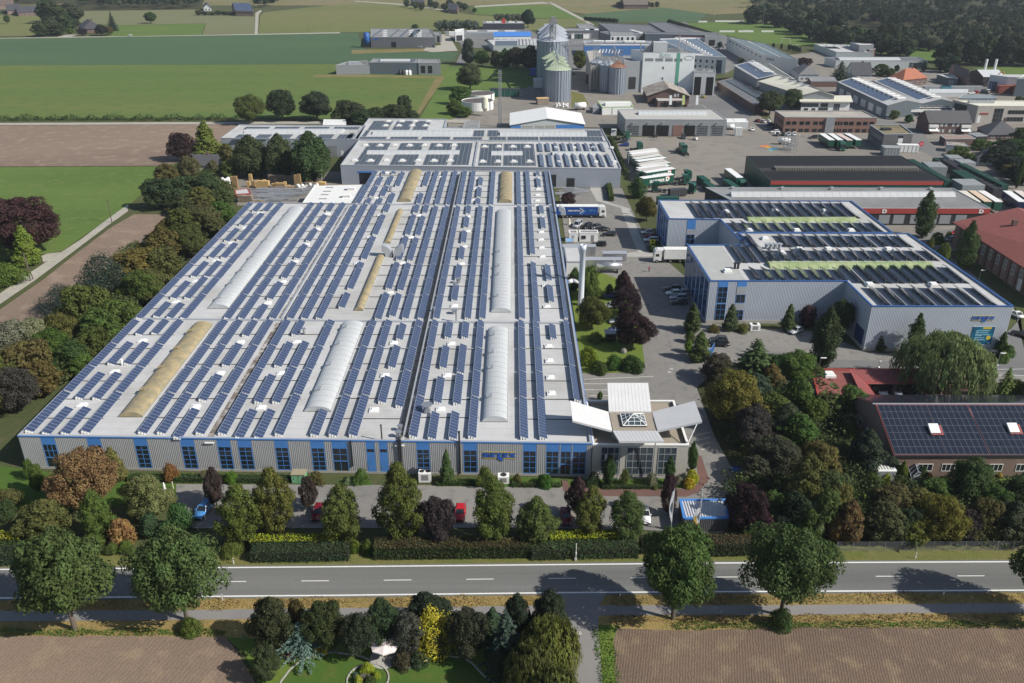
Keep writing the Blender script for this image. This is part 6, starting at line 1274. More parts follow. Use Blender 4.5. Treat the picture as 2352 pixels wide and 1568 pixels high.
for a in(('hatch','c',270,92,172,DG,'dark blue grey car, the farther of two side by side'),('estate','c',272,140,178,BK_,'black car, the nearer of two side by side'),('hatch','F',770,1125,215,SV,'silver hatchback parked under the silver hall wall'),('van','I',2085,125,168,BK_,'black people carrier in front of the teal poster'),('saloon','F',2290,1010,100,WH,'white car on the street right of the teal poster hall'),('estate','F',2330,1150,135,BK_,'black car on the street at the right edge'),('hatch','I',1362,372,270,WH,'white car in the left garage bay'),('hatch','I',1462,366,270,WH,'white car in the right garage bay'),('estate','F',1832,490,190,SV,'silver blue car parked by the poplars'),('hatch','F',1885,445,190,RD,'red car behind the slim poplar'),('hatch','w',1098,302,180,WH,'white car alone on the field lane')):car(*a)
gp='cars at the brick office'
for i,a in enumerate((('hatch','p',1850,215,100,DR,'red car left of two white ones under the canopy'),('hatch','p',1908,222,110,WH,'white car between the red and another white car'),('hatch','p',1958,215,115,WH,'white car, rightmost of three by the canopy'),('saloon','p',1795,308,250,WH,'white car crossing the truck yard'),('hatch','p',1975,260,200,BL,'blue car in shade by the brick wall, farthest one'),('hatch','p',1995,300,200,DG,'dark car in shade by the brick wall, second one'),('estate','p',2035,335,190,WH,'white car half in shade at the brick office corner'),('hatch','p',2058,365,250,DG,'dark grey car, first of four facing the yard'),('hatch','p',2125,362,255,BK_,'black car, second of four facing the yard'),('hatch','p',2188,362,255,SV,'grey car, third of four facing the yard'),('hatch','p',2250,362,255,WH,'white car, fourth of four facing the yard'),('estate','o',65,1000,190,BK_,'black car left of the parked trailers'))):car(*a,gp)
for a in(('van','p',1045,395,265,DG,'dark van in front of the workshop gates'),('estate','p',385,445,175,DG,'dark car behind the trailer row, farther one'),('estate','p',400,480,175,BL,'blue car behind the trailer row, nearer one'),('van','o',840,760,260,WH,'white van beside the twin halls'),('hatch','o',870,785,260,WH,'white car in front of the white van'),('saloon','o',1110,815,170,DG,'dark car in front of the balcony house'),('van','n',1080,620,240,SV,'pale van under the grey carport'),('van','o',500,585,200,WH,'white van left of the twin halls'),('estate','B',550,330,170,SV,'grey van at the yard of the crop field hall')):car(*a)
rd=random.Random(77)
for k in range(16):
 x,y=1545+rd.random()*520,470+rd.random()*60;c=[WH,SV,RD,BL,DG,(.3,.12,.03),(.05,.2,.2)][k%7]
 car(['hatch','estate','saloon','van'][k%4],'o',x,y,rd.uniform(0,360),c,'scrap or used car crowded in the dealer yard beyond the twin halls','cars crowded in the dealer yard')
for k in range(8):car('hatch','m',2250+k*26,520-k*7+20*(k%2),60,[DG,WH,BK_,SV][k%4],'small parked car in the far lot beside the solar factory','cars in the far lot')
def make_tractor():
 t=thing('truck_tractor','tractor','truck')
 mb=MB();W=2.45
 s=lambda x,z0,z1,w_=W:[Vector((x,-w_/2,z0)),Vector((x,-w_/2,z1)),Vector((x,w_/2,z1)),Vector((x,w_/2,z0))]
 mb.loft([s(.9,.7,3.75),s(2.6,.55,3.8),s(2.95,.5,3.3,2.4),s(3.15,.45,2.0,2.35),s(3.15,.45,1.9,2.35)]);mb.build('cab',M_car,t)
 mb=MB();mb.obox((2.93,-1.1,1.95),Vector((.26,0,-.0)),Vector((0,2.2,0)),Vector((-.14,0,1.05)));
 mb.build('windscreen',M_glass,t)
 for q in(-1,1):mb=MB();mb.box((2.1,q*1.235,2.3),(1.0,.03,.75));mb.build('side_window',M_glass,t)
 mb=MB();mb.obox((.6,-1.1,3.4),Vector((1.9,0,0)),Vector((0,2.2,0)),Vector((-.3,0,.55)));mb.build('roof_spoiler',M_car,t)
 mb=MB();mb.box((-.9,0,.85),(4.2,.9,.3));mb.box((-1.6,0,1.1),(1.0,1.0,.2));mb.box((.2,1.0,.75),(1.3,.5,.6));mb.box((.2,-1.0,.75),(1.3,.5,.6));mb.build('chassis',M_dark,t)
 for q in(-1,1):
  for x in(2.2,-1.7):wheel(t,x,q*1.05,.52,.4)
  mb=MB();mb.box((3.13,q*.95,.85),(.1,.35,.2));mb.build('headlight',M_lampw,t)
 return t
def trailer_parts(t,x0=-13.6,side=M_car,top=M_white,ribbed=False,z0=1.15,z1=4.0,parent=None):
 mb=MB();mb.obox((x0,-1.27,z0),Vector((13.6 if x0<-13 else-x0,0,0)),Vector((0,2.54,0)),Vector((0,0,z1-z0-.14)));bo=mb.build('trailer_box',side,t)
 L=-x0;mb=MB();mb.obox((x0-.04,-1.3,z1-.16),Vector((L+.08,0,0)),Vector((0,2.6,0)),Vector((0,0,.18)));mb.build('trailer_roof',top,t)
 mb=MB();mb.obox((x0,-.5,.8),Vector((L,0,0)),Vector((0,1,0)),Vector((0,0,.34)));mb.obox((x0,-1.25,1.0),Vector((L,0,0)),Vector((0,2.5,0)),Vector((0,0,.14)));mb.build('trailer_chassis',M_dark,t)
 for q in(-1,1):
  mb=MB()
  for k in range(14):mb.box((x0+L*(k+.5)/14,q*1.285,(z0+z1)/2-.1),(.06,.03,z1-z0-.2))
  mb.build('post',side,bo)
  for x in((x0+2.2,x0+3.5,x0+4.8)if L>9 else(x0+1.2,x0+2.4)):wheel(t,x,q*1.05,.5,.38)
 mb=MB();mb.box((x0-.03,0,2.45),(.05,.06,2.5));mb.box((x0-.03,-.8,2.4),(.05,.05,2.4));mb.box((x0-.03,.8,2.4),(.05,.05,2.4));mb.build('door_bar',M_steel,t)
GR=(.013,.075,.052);trac=make_tractor();used=[]
def tractor(T,x,y,ang,col,label,group=None):
 o=trac if not used else copy_tree(trac);used.append(1);p=at(T,x,y);o.location=(p.x,p.y,.07);o.rotation_euler=(0,0,R(ang));paint(o,col);return tag(o,label,'truck',group)
trl=thing('semi_trailer','trailer','trailer');M_roofdirty=paintmat('trailer_roof_paint',.6);trailer_parts(trl,-13.6,M_car,M_roofdirty)
for q in(-1,1):mb=MB();mb.box((-2.2,q*.9,.55),(.2,.2,1.1));mb.build('landing_leg',M_dark,trl)
ut=[]
def trailer(loc,ang,col,label,group=None,top=(.66,.65,.63)):
 o=trl if not ut else copy_tree(trl);ut.append(1);o.location=loc;o.rotation_euler=(0,0,ang);paint(o,col)
 for c in o.children:
  if c.name.startswith('trailer_roof'):paint(c,top)
 return tag(o,label,'trailer',group)
rowt=((445,552,770,512),(452,574,785,532),(462,598,797,554),(482,628,815,577),(525,652,860,606),(545,690,864,632),(540,712,904,658),(540,730,898,690),(545,752,890,706),(602,775,957,722),(606,832,943,788))
ords=('farthest','second','third','fourth','fifth','sixth','seventh','eighth','ninth','tenth','nearest')
for k,(x0,y0,x1,y1)in enumerate(rowt):
 a=at('p',x0,y0,4.0);b=at('p',x1,y1,4.0);d=(b-a).normalized();n=Vector((-d.y,d.x,0));c=b+n*1.3
 o=trailer((c.x,c.y,.07),math.atan2(d.y,d.x),GR,'dark green trailer, %s of the row of eleven parked side by side'%ords[k]if k<9 else('dark green trailer with white lettering, second nearest of the row','dark green trailer with white lettering, beside the round bush')[k-9],'trailers parked side by side',((.62,.60,.57),(.72,.72,.71),(.5,.47,.44))[k%3]if k!=9 else(.72,.72,.72))
 if k>=8:
  ORG[o.name]=Vector((0,0,0));lt=sign_text('lettering','DUVENBECK',M_white,o,Vector((-10.6,-1.30,1.9)),Vector((1,0,0)),6.6,1.1,.02,.05)
  sign_text('lettering','D',M_white,o,Vector((-3.6,-1.30,1.85)),Vector((1,0,0)),1.7,1.7,.02,.07)
  mb=MB();mb.add([(-2.4,-1.305,2.3),(-1.5,-1.305,3.75),(-3.3,-1.305,3.75)],[(0,1,2)]);r_=mb.build('emblem',M_redf,o)
for k,(x0,y0,x1,y1)in enumerate(((122,945,235,1018),(218,945,330,1020),(300,948,420,1014),(395,945,515,1010))):
 a=at('o',x0,y0,4.0);b=at('o',x1,y1,4.0);d=(b-a).normalized();n=Vector((-d.y,d.x,0));c=a+d*13.6+n*1.3
 lab=('green trailer, leftmost of four by the slate office','green trailer coupled behind the truck cab by the slate office','green trailer with a pinkish roof by the slate office','green trailer, rightmost of four by the slate office')[k]
 o=trailer((c.x,c.y,.07),math.atan2(d.y,d.x),GR,lab,'trailers by the slate office',(.70,.70,.69)if k!=2 else(.58,.46,.42))
 if k==1:
  tr=tractor('p',0,300,0,GR,'green truck cab coupled to a trailer by the slate office');q=c+d*1.6;tr.location=(q.x,q.y,.07);tr.rotation_euler=(0,0,math.atan2(d.y,d.x))
def trl2(T,x0,y0,x1,y1,col,label,top,group=None):
 a=at(T,x0,y0,4.0);b=at(T,x1,y1,4.0);d=(b-a).normalized();n=Vector((-d.y,d.x,0));c=a+d*13.6+n*1.3;return trailer((c.x,c.y,.07),math.atan2(d.y,d.x),col,label,group,top),c,d
g3='trailers at the depot hall end'
trl2('q',1640,560,1800,680,GR,'trailer with cream roof against the depot hall end',(.62,.58,.48),g3);trl2('q',1745,558,1905,668,GR,'trailer with peach coloured patchy roof, middle of three',(.60,.46,.34),g3);trl2('q',1845,560,2030,675,GR,'trailer with white roof and green body, rightmost of three',(.70,.68,.66),g3)
trl2('q',2122,560,2305,690,(.012,.02,.08),'dark blue trailer with white roof at the right edge',(.70,.70,.70),g3);trl2('q',2240,558,2420,680,GR,'trailer with pale roof behind the dark blue one',(.62,.55,.50),g3)
o,c,d=trl2('p',1492,722,1610,812,GR,'white roofed trailer beside the black depot hall',(.74,.74,.74));q=c+d*1.6;tr=tractor('p',0,300,0,GR,'green truck cab coupled to the white roofed trailer by the black hall');tr.location=(q.x,q.y,.07);tr.rotation_euler=(0,0,math.atan2(d.y,d.x))
tractor('p',1010,535,280,GR,'green tractor unit alone in the middle of the yard, farther of two','green tractor units standing in the yard');tractor('p',1060,575,95,GR,'green tractor unit alone in the middle of the yard, nearer of two','green tractor units standing in the yard')
for i,(x,y,an,cl,lb)in enumerate(((285,395,85,WH,'white tractor unit beside the factory fence'),(390,410,20,GR,'green tractor unit at the workshop corner'),(520,530,10,GR,'green tractor unit behind the far end of the trailer row'),(1010,900,5,GR,'green tractor unit right of the lettered trailers'),(790,980,170,GR,'green tractor unit behind the round bush'),(1080,985,330,GR,'green tractor unit near the silver hall corner'),(1040,850,20,GR,'green tractor unit beside the lettered trailer front'))):tractor('p',x,y,an,cl,lb)
for i,(x0,y0,x1,y1,lb)in enumerate(((1190,795,1270,850,'dark green low container on the yard, the farther of a pair'),(1250,860,1330,912,'dark green low container on the yard, the nearer of a pair'),(1470,835,1580,912,'dark green low container beside the white roofed trailer'),(905,955,1090,945,'flat black covered trailer among the tractor units'),(770,1040,1000,1035,'dark green flatbed body in front of the tractor units'))):
 a=at('p',x0,y0,2.7);b=at('p',x1,y1,2.7);d=(b-a).normalized();t=thing('swap_body',lb,'container',(a.x,a.y,.07));n=Vector((-d.y,d.x,0));L=min(max((b-a).length,6),13);mb=MB();mb.obox((a.x,a.y,.45),d*L,n*2.5,Vector((0,0,2.2)));o=mb.build('box',M_green if i!=3 else M_dark,t);mb=MB()
 for k in range(10):q=a+d*(L*(k+.5)/10);mb.obox((q.x-n.x*.04,q.y-n.y*.04,.45),d*.08,n*2.58,Vector((0,0,2.25)))
 mb.build('rib',M_green if i!=3 else M_grey,o);mb=MB()
 for k in(.12,.88):
  for j in(.1,.9):q=a+d*(L*k)+n*(2.5*j);mb.box((q.x,q.y,.3),(.2,.2,.5))
 mb.build('leg',M_dark,t)
a=at('u',20,178+14,4.0);p=at('u',395,275);t=tractor('u',300,275,0,WH,'white tractor pulling a blue curtain trailer with white arrow lettering');t.name='articulated_truck';t['category']='truck'
t.location=(p.x-2.2,p.y+1.1,.07);ORG[t.name]=Vector((0,0,0))
t2=thing('trailer_tmp','','');trailer_parts(t2,-13.6,mat('curtain_blue',(.015,.065,.27),.5,.1,.6),M_white)
for c in list(t2.children):c.parent=t;c.location=(0.35,0,0)
bpy.data.objects.remove(t2);O=Vector((.35,-1.3,0));ex=Vector((1,0,0));M_cy=mat('print_cyan',(.15,.42,.68),.5)
def chev(x,w_,m,z0=1.5,z1=3.6,st=.28,parent=t):
 mb=MB();zc=(z0+z1)/2;y=-1.325
 for za,zb in((z0,zc),(z1,zc)):mb.add([(x,y,za),(x+st,y,za),(x+w_+st,y,zb),(x+w_,y,zb)],[(0,1,2,3)])
 mb.build('chevron',m,parent)
sign_text('lettering','HEINZ',M_white,t,O+Vector((-9.9,0,2.3)),ex,1.6,.5,.02,.03);sign_text('lettering','HERMANN',M_white,t,O+Vector((-8.1,0,2.3)),ex,2.3,.5,.02,.03)
chev(-5.8,1.2,M_white,1.6,3.4,.34);chev(-5.4,1.6,M_cy,1.2,3.7,.2);chev(-12.2,1.2,M_cy,1.3,3.6,.3);sign_text('lettering','LOG',M_cy,t,O+Vector((-3.0,0,2.35)),ex,1.2,.6,.02);sign_text('lettering','info',M_cy,t,O+Vector((-1.6,0,2.4)),ex,.9,.4,.02)
p=at('u',960,655);t=copy_tree(trac);t.name='box_truck';t.location=(p.x-1.6,p.y+1.2,.07);t.rotation_euler=(0,0,math.pi);paint(t,WH);tag(t,'white truck with ribbed white box and blue tail beside the silver hall','truck');ORG[t.name]=Vector((0,0,0))
if 'group' in t:del t['group']
t2=thing('trailer_tmp','','');trailer_parts(t2,-9.5,M_white,M_white);mb=MB();mb.box((-9.7,0,2.2),(.5,2.6,2.4));mb.build('tail_lift',M_blue,t2)
for c in list(t2.children):c.parent=t;c.location=(.2,0,0)
bpy.data.objects.remove(t2)
def forklift(label,T,x,y,ang,m):
 p=at(T,x,y);t=thing('forklift',label,'forklift',(p.x,p.y,.07),R(ang));o0=ORG[t.name];ORG[t.name]=Vector((0,0,0))
 mb=MB();mb.box((0,0,.75),(1.9,1.1,.7));mb.box((-.7,0,1.2),(.6,1.0,.4));mb.build('body',m,t)
 mb=MB()
 for i in(-.6,.5):
  for j in(-.45,.45):mb.box((i,j,1.7),(.08,.08,1.0))
 mb.box((0,0,2.2),(1.4,1.1,.08));mb.build('roof_frame',M_dark,t)
 mb=MB();mb.box((1.1,.35,1.3),(.12,.1,2.4));mb.box((1.1,-.35,1.3),(.12,.1,2.4));mb.box((1.7,.3,.2),(1.1,.12,.06));mb.box((1.7,-.3,.2),(1.1,.12,.06));mb.build('mast',M_dark,t)
 for i in(-.6,.6):
  for j in(-1,1):wheel(t,i,j*.5,.3,.25)
forklift('small forklift in front of the dark workshop gate','p',1175,415,120,M_white);forklift('yellow wheel loader at the mill loading gates','m',2100,1065,150,M_yel);forklift('forklift behind the wall lamp of the tanker bay','p',740,385,200,M_dark)
def boxrow(T,pts,n,h,m,name,label,cat,group,wid=2.5,ribs=True,tops=None):
 P=[at(T,*q,h)for q in pts]
 for k in range(n):
  a=P[0].lerp(P[1],k/n);b=P[0].lerp(P[1],(k+1)/n-.012);d=(b-a);n_=Vector((-d.y,d.x,0)).normalized()*wid
  if n_.x<0:n_=-n_
  mb=MB();mb.obox((a.x,a.y,.07),d,n_,Vector((0,0,h-.07)));nr=max(4,int(d.length/.8));
  if ribs:
   for j in range(nr):q=a+d*((j+.5)/nr);mb.obox((q.x-n_.x*.012,q.y-n_.y*.012,.1),d.normalized()*.1,n_*1.024,Vector((0,0,h-.02)))
  mb.solo(name,m,label if n==1 else label%('first','second','third','fourth','fifth','sixth','seventh','eighth','ninth','tenth','eleventh','twelfth')[k],cat,group)
M_dgreen=mat('container_green',(.018,.06,.048),.6,.25,.5);M_mesh=mat('mesh_crate',(.28,.30,.31),.6,.35,3);M_crate=mat('dark_crates',(.045,.045,.055),.8,.5,3)
boxrow('q',((1085,215),(1500,450)),8,4.5,M_dgreen,'storage_container','dark green container, %s from the far end of the row by the black roof','container','green containers beside the black roof')
boxrow('q',((1640,262),(2120,500)),8,4.5,M_dgreen,'storage_container','dark green container, %s from the far end of the row by the garden wall','container','green containers by the garden wall')
boxrow('q',((1560,330),(1720,430)),3,4.5,M_dgreen,'storage_container','dark green container behind the mesh crate stacks, %s of three','container','green containers behind the mesh crates',5)
boxrow('q',((1450,215),(2030,540)),12,3.6,M_crate,'crate_stack','stack of dark crates between the green containers, %s from the far end','crate stack','dark crate stacks between the containers',3.6)
boxrow('q',((1565,430),(1690,500)),2,4.6,M_mesh,'mesh_crate_stack','tall pale mesh crate stack at the depot hall corner, %s of two','crate stack','pale mesh crate stacks',8)
boxrow('q',((1240,240),(1320,300)),2,4.2,M_mesh,'mesh_crate_stack','low pale mesh crate stack beside the green row, %s of two','crate stack','pale mesh crate stacks',7)
boxrow('q',((1480,165),(1545,205)),1,4.2,M_mesh,'mesh_crate_stack','white topped mesh crate stack by the bright hedge','crate stack',None,5.5);boxrow('q',((1590,215),(1670,255)),1,4.2,M_mesh,'mesh_crate_stack','grey topped mesh crate stack nearer than the white one','crate stack',None,6)
boxrow('q',((1360,200),(1420,235)),1,2.6,M_dgreen,'storage_container','small dark green container by the yard fence','container',None,4)
for k,(lb,T,x,y,sz,m)in enumerate((('white wheeled waste container in front of the slate office','q',1075,140,(8.5,3,3),M_white),('pale tarpaulin covered stack left of the white container','q',890,170,(6.5,5,3.2),M_mesh),('white fuel pump island cabinet at the workshop','p',1635,365,(3.2,2,3.5),M_white),('rust red skip in the dealer yard','o',2165,505,(12,4,4),mat('rust_skip',(.25,.07,.05),.7,.3,.5)),('orange container at the right edge of the dealer yard','o',2320,520,(8,5,5),mat('orange_box',(.45,.16,.04),.6,.25,.4)),('stack of blue steel frames in the dealer yard','o',2055,480,(9,4,5),mat('frame_blue',(.08,.13,.2),.6,.4,1)),('turquoise small truck body in the dealer yard','o',1485,500,(6,3,3.4),mat('turq',(.06,.25,.32),.5,.1)),('long pale trailer wall behind the dealer yard','o',1560,500,(34,2.6,3.4),M_mesh))):
 bigbox(lb,T,x,y,sz,m,0 if k>1 else-.1,m,'storage_box','container')
for k in range(4):p=at('m',680+k*55,410);c=(M_white,M_dgreen,M_dgreen,M_white)[k];bigbox(('white lorry trailer behind the tall silos, leftmost','dark green lorry trailer behind the tall silos','teal green lorry trailer beside a white one','white lorry trailer behind the silos, rightmost')[k],'m',690+k*42,412,(7,12,4),c,.2,M_white,'parked_trailer','trailer')
for k in range(2):bigbox(('blue cube container behind the blue hall, left one','blue cube container behind the blue hall, right one')[k],'m',862+k*46,410,(8,8,7),mat('cube_blue',(.06,.30,.55),.5,.1),0,M_white,'cube_container','container')
t=thing('excavator','orange excavator with a raised bent arm in the dealer yard','excavator',at('o',2150,445));p=at('o',2150,445);mo=mat('excavator_orange',(.45,.2,.05),.5,.15)
mb=MB();mb.box(p+Vector((2,0,2)),(4,3,2));mb.box(p+Vector((2.5,0,3.6)),(1.8,1.8,1.6));mb.build('body',mo,t);mb=MB();mb.box(p+Vector((2,1.2,.5)),(4.6,.8,1));mb.box(p+Vector((2,-1.2,.5)),(4.6,.8,1));mb.build('track',M_dark,t)
mb=MB();mb.tube(p+Vector((.5,0,3)),p+Vector((-4,0,9.5)),.45,.35,6);mb.tube(p+Vector((-4,0,9.5)),p+Vector((-9,0,6)),.35,.25,6);mb.build('arm',mo,t);mb=MB();mb.box(p+Vector((-9.2,0,5.4)),(1.4,1.2,1.2));mb.build('bucket',M_dark,t)
def pallets(label,T,x,y,ytop,wm,dm,m=None,ang=0.0,h=None):
 p=at(T,x,y);h=h or max(.8,hgt(T,x,ytop,y));mb=MB();n=max(3,int(h/.16));rdm=random.Random(int(x*3+y));nx=max(1,round(wm/1.25));ny=max(1,round(dm/1.0))
 for i in range(nx):
  for j in range(ny):
   hh=n-rdm.randint(0,2)
   for k in range(hh):mb.box((p.x-wm/2+(i+.5)*1.25+rdm.uniform(-.04,.04),p.y+(j+.5)*1.0,.1+k*.16),(1.18,.95,.10),rdm.uniform(-.02,.02))
 return mb.solo('pallet_stack',m or M_wood,label,'pallet stack','wooden pallet stacks in the yard')
M_woodn=mat('fresh_wood',(.55,.38,.17),.8,.2,2);M_woodg=mat('grey_wood',(.26,.21,.16),.85,.25,2)
pallets('tall narrow stack of reddish pallets, leftmost by the white sacks','t',875,880,735,2.6,1.2,M_wood);pallets('tall yellow wood pallet stack standing alone','t',1045,790,712,1.3,1.2,M_woodn);pallets('low yellow pallet stack below the tall yellow one','t',1030,860,790,1.8,1.2,M_woodn);pallets('wide yellow pallet stack right of the low one','t',1165,875,785,4.5,2,M_woodn);pallets('single brown pallet pile between the yellow ones','t',1075,850,790,1.3,1.0)
pallets('grey brown pallet stack, tallest and widest at the back','t',1325,815,725,6,2,M_woodg);pallets('brown pallet stack in front of the wide grey one','t',1340,880,812,4.5,2.0);pallets('fresh pallet stack beside the front brown one','t',1395,865,800,2,1.2,M_woodn);pallets('grey pallet stack between the wide stack and the slim one','t',1470,820,738,3.8,2,M_woodg);pallets('small yellow pile at the foot of the grey stack','t',1470,885,835,2,1.2,M_woodn)
pallets('slim tall pallet stack, rightmost of the tall ones','t',1560,870,715,2.4,1.2,M_wood);pallets('small yellow pallet pile right of the slim stack','t',1675,835,790,2.5,1.5,M_woodn);pallets('low orange pallet pile by the grey wall','t',1800,840,800,3.6,1.6,M_woodn);pallets('dark low pallet pile between two yellow ones','t',1735,835,800,2,1.2,M_woodg);pallets('grey pallet fence stack at the factory roof corner','t',985,1025,945,5,2,M_woodg);pallets('flat yellow planks at the factory roof corner','t',1105,1020,995,4.5,1.2,M_woodn,h=.9)
def sacks(label,T,x,y,n,seed):
 p=at(T,x,y);rdm=random.Random(seed);mb=MB()
 for k in range(n):
  c=Vector((p.x+rdm.uniform(-3.5,3.5),p.y+rdm.uniform(-2,2),rdm.choice([0,0,1.0])));s=rdm.uniform(.45,.6);mb.lathe(c,[(s*.9,0),(s*1.1,.3),(s*1.05,.8),(s*.6,1.05),(0,1.1)],10)
 mb.solo('sack_pile',M_white,label,'sacks')
sacks('pile of white big bags left of the pallets','t',750,815,16,3);sacks('white and grey bundles beside the white canopy hall','t',1670,875,16,4)
sacks('white wrapped bales at the foot of the front green silo','m',560,1160,26,5)
t=Bld('tool_shed','red framed shed with grey roof at the edge of the pallet yard','shed',P4('t',2.4,(880,935),(1045,925),(1015,870),(870,890)),2.4,M_redf,M_membrane,M_redf,par=.06)
def leaf_quads(mb,p,n,s,rd,asp=1.0):
 n=n.normalized();a=n.orthogonal().normalized();a=Matrix.Rotation(rd.uniform(0,6.28),3,n)@a;b=n.cross(a);a=a*s;b=b*s*asp
 k=len(mb.v);mb.v+=[tuple(p-a*.5-b*.35),tuple(p+a*.5-b*.25),tuple(p+a*.35+b*.5),tuple(p-a*.4+b*.4)];mb.f.append((k,k+1,k+2,k+3));mb.m.append(0)
def rv(rd):
 while True:
  v=Vector((rd.uniform(-1,1),rd.uniform(-1,1),rd.uniform(-1,1)))
  if.05<v.length<1:return v.normalized()
PROFILE={'round':lambda t:math.sqrt(max(0,1-(2*t-1)**2*.98))*(.92+.08*math.cos(3*t)),'oval':lambda t:(math.sin(math.pi*min(1,(t*.93+.05)**.75)))**.8,'column':lambda t:min(1,3.2*t+.35)*min(1,2.6*(1-t)+.06),'cone':lambda t:min(1,5*t+.55)*(1-t)**.65+.02,'dome':lambda t:math.sqrt(max(0,1-t*t))*.98+.02,'spread':lambda t:math.sqrt(max(0,1-(1.35*t-.42)**2))*min(1,4*t+.3)*(1 if t<.97 else.6)}
def make_tree(name,prof,seed,H,Rr,base,nl,ls,nc,needle=False,droop=0,trunk=True,lump=.34,inner=.25,asp=.8,thorn=0):
 rd=random.Random(seed);ch=H-base;cl=[];pf=PROFILE[prof]
 ph=[rd.uniform(0,6.28)for _ in range(4)];am=.16 if prof in('round','spread','oval')else.06
 for k in range(nc):
  t=(k+rd.random())/nc;t=t if prof not in('dome',)else t**1.3;r=pf(t);a=k*2.399+rd.uniform(-.5,.5);r*=1+am*(math.sin(2*a+ph[0]+3*t)+.8*math.sin(3*a+ph[1]-5*t)+.6*math.sin(5*a+ph[2]+9*t));q=rd.choice((1,1,1,.55))
  cl.append((Vector((math.cos(a)*Rr*r*(1-lump*.75)*q*rd.uniform(.8,1.08),math.sin(a)*Rr*r*(1-lump*.75)*q*rd.uniform(.8,1.08),base+ch*(.04+.92*t)*rd.uniform(.97,1.02))),max(.16,lump*(.45+.75*r))*Rr*rd.uniform(.6,1.35)))
 cl.append((Vector((0,0,H-.3*lump*Rr)),lump*Rr*.6));tot=sum(c[1]**2 for c in cl);mb=MB()
 for c,r in cl:
  n=int(nl*r*r/tot);out=Vector((c.x,c.y,(c.z-base-ch*.35)*.6));out=out.normalized()if out.length>.1 else Vector((0,0,1))
  for _ in range(n):
   if rd.random()<.12:
    v=rv(rd);hh_=rd.random();p=Vector((v.x*Rr*pf(hh_)*.95,v.y*Rr*pf(hh_)*.95,base+ch*hh_));leaf_quads(mb,p,v+rv(rd)+Vector((0,0,.4)),ls*rd.uniform(.65,1.3),rd,asp);continue
   d=rv(rd);d=(d+out*.55+Vector((0,0,.25))).normalized()if rd.random()>inner else d
   p=c+Vector((d.x,d.y,d.z*.85))*r*rd.uniform(.72,1.06)
   if droop:p.z-=rd.random()**2*droop;nn=Vector((d.x,d.y,.15))+rv(rd)*.5
   else:nn=d+rv(rd)*.55+Vector((0,0,.2))
   if thorn and rd.random()<thorn:p+=d*r*.35
   leaf_quads(mb,p,nn,ls*rd.uniform(.65,1.35),rd,asp)
 t=thing(name,'tree','tree');cr=mb.build('crown',M_needle if needle else M_leaf,t)
 if trunk:
  tb=MB();r0=.035*H**.95*.75;tb.tube((0,0,-.1),(0,0,base+ch*.25),r0*1.15,r0*.8,9);tb.tube((0,0,base+ch*.25),(rd.uniform(-.2,.2),rd.uniform(-.2,.2),base+ch*.75),r0*.8,r0*.25,7)
  for k in range(9):c=cl[(k*len(cl)//9)%len(cl)][0];z=base+ch*(.05+.06*k);tb.tube((0,0,min(z,c.z-.2)),c,r0*.38,r0*.08,5)
  tb.build('trunk',M_bark,t)
 return t
def make_weep(name,seed,H,Rr,nl,ls):
 rd=random.Random(seed);mb=MB();n=300
 for k in range(n):
  a=k*2.399+rd.uniform(-.3,.3);r=Rr*math.sqrt((k+.5)/n)*rd.uniform(.85,1.05);top=H*(1-.34*(r/Rr)**2)*rd.uniform(.86,1.02);ln=H*rd.uniform(.28,.62)*(.35+.65*r/Rr);m=nl//n
  e=Vector((math.cos(a),math.sin(a),0))
  for j in range(m):
   t=j/m;z=top-ln*t;p=e*(r*(1+.10*t))+Vector((rd.gauss(0,.22),rd.gauss(0,.22),max(.3,z)));f=(Vector((-e.y,e.x,0))+e*rd.uniform(-.8,.8)).normalized()*ls*.28*rd.uniform(.6,1.3);dn=Vector((rd.gauss(0,.06),rd.gauss(0,.06),-1))*ls*rd.uniform(1.3,2.6)-e*.05*(1-t)+e*max(0,.5-3*t)*.6;k0=len(mb.v);mb.v+=[tuple(p-f),tuple(p+f),tuple(p+f*.6+dn),tuple(p-f*.6+dn)];mb.f.append((k0,k0+1,k0+2,k0+3));mb.m.append(0)
 t=thing(name,'tree','tree');mb.build('crown',M_leaf,t);tb=MB();tb.tube((0,0,0),(0,0,H*.45),.45,.3,9)
 for k in range(9):a=k*.7;tb.tube((0,0,H*.35),(math.cos(a)*Rr*.6,math.sin(a)*Rr*.6,H*.85),.22,.06,5)
 tb.build('trunk',M_bark,t);return t
def make_spruce(name,seed,H,Rr,ls=.5,tiers=22):
 rd=random.Random(seed);mb=MB()
 for k in range(tiers):
  t=k/tiers;z=H*(.06+.92*t);rr=Rr*(1-t)**.9+.12;n=max(5,int(15*(1-t)+4))
  for j in range(n):
   a=2*math.pi*(j+rd.random()*.6)/n+k;L=rr*rd.uniform(.75,1.12);m=max(3,int(L/(ls*.30)))
   for i in range(m):
    s=(i+.5)/m;p=Vector((math.cos(a)*L*s,math.sin(a)*L*s,z-L*s*.30+rd.uniform(-.12,.12)))+Vector((rd.uniform(-1,1),rd.uniform(-1,1),0))*ls*.5*(1-s*.4);leaf_quads(mb,p,Vector((math.cos(a)*.5,math.sin(a)*.5,.9))+rv(rd)*.5,ls*rd.uniform(.7,1.2),rd,.6)
 t=thing(name,'tree','tree');mb.build('crown',M_needle,t);tb=MB();tb.tube((0,0,0),(0,0,H*.95),.02*H,.03,7);tb.build('trunk',M_bark,t);return t
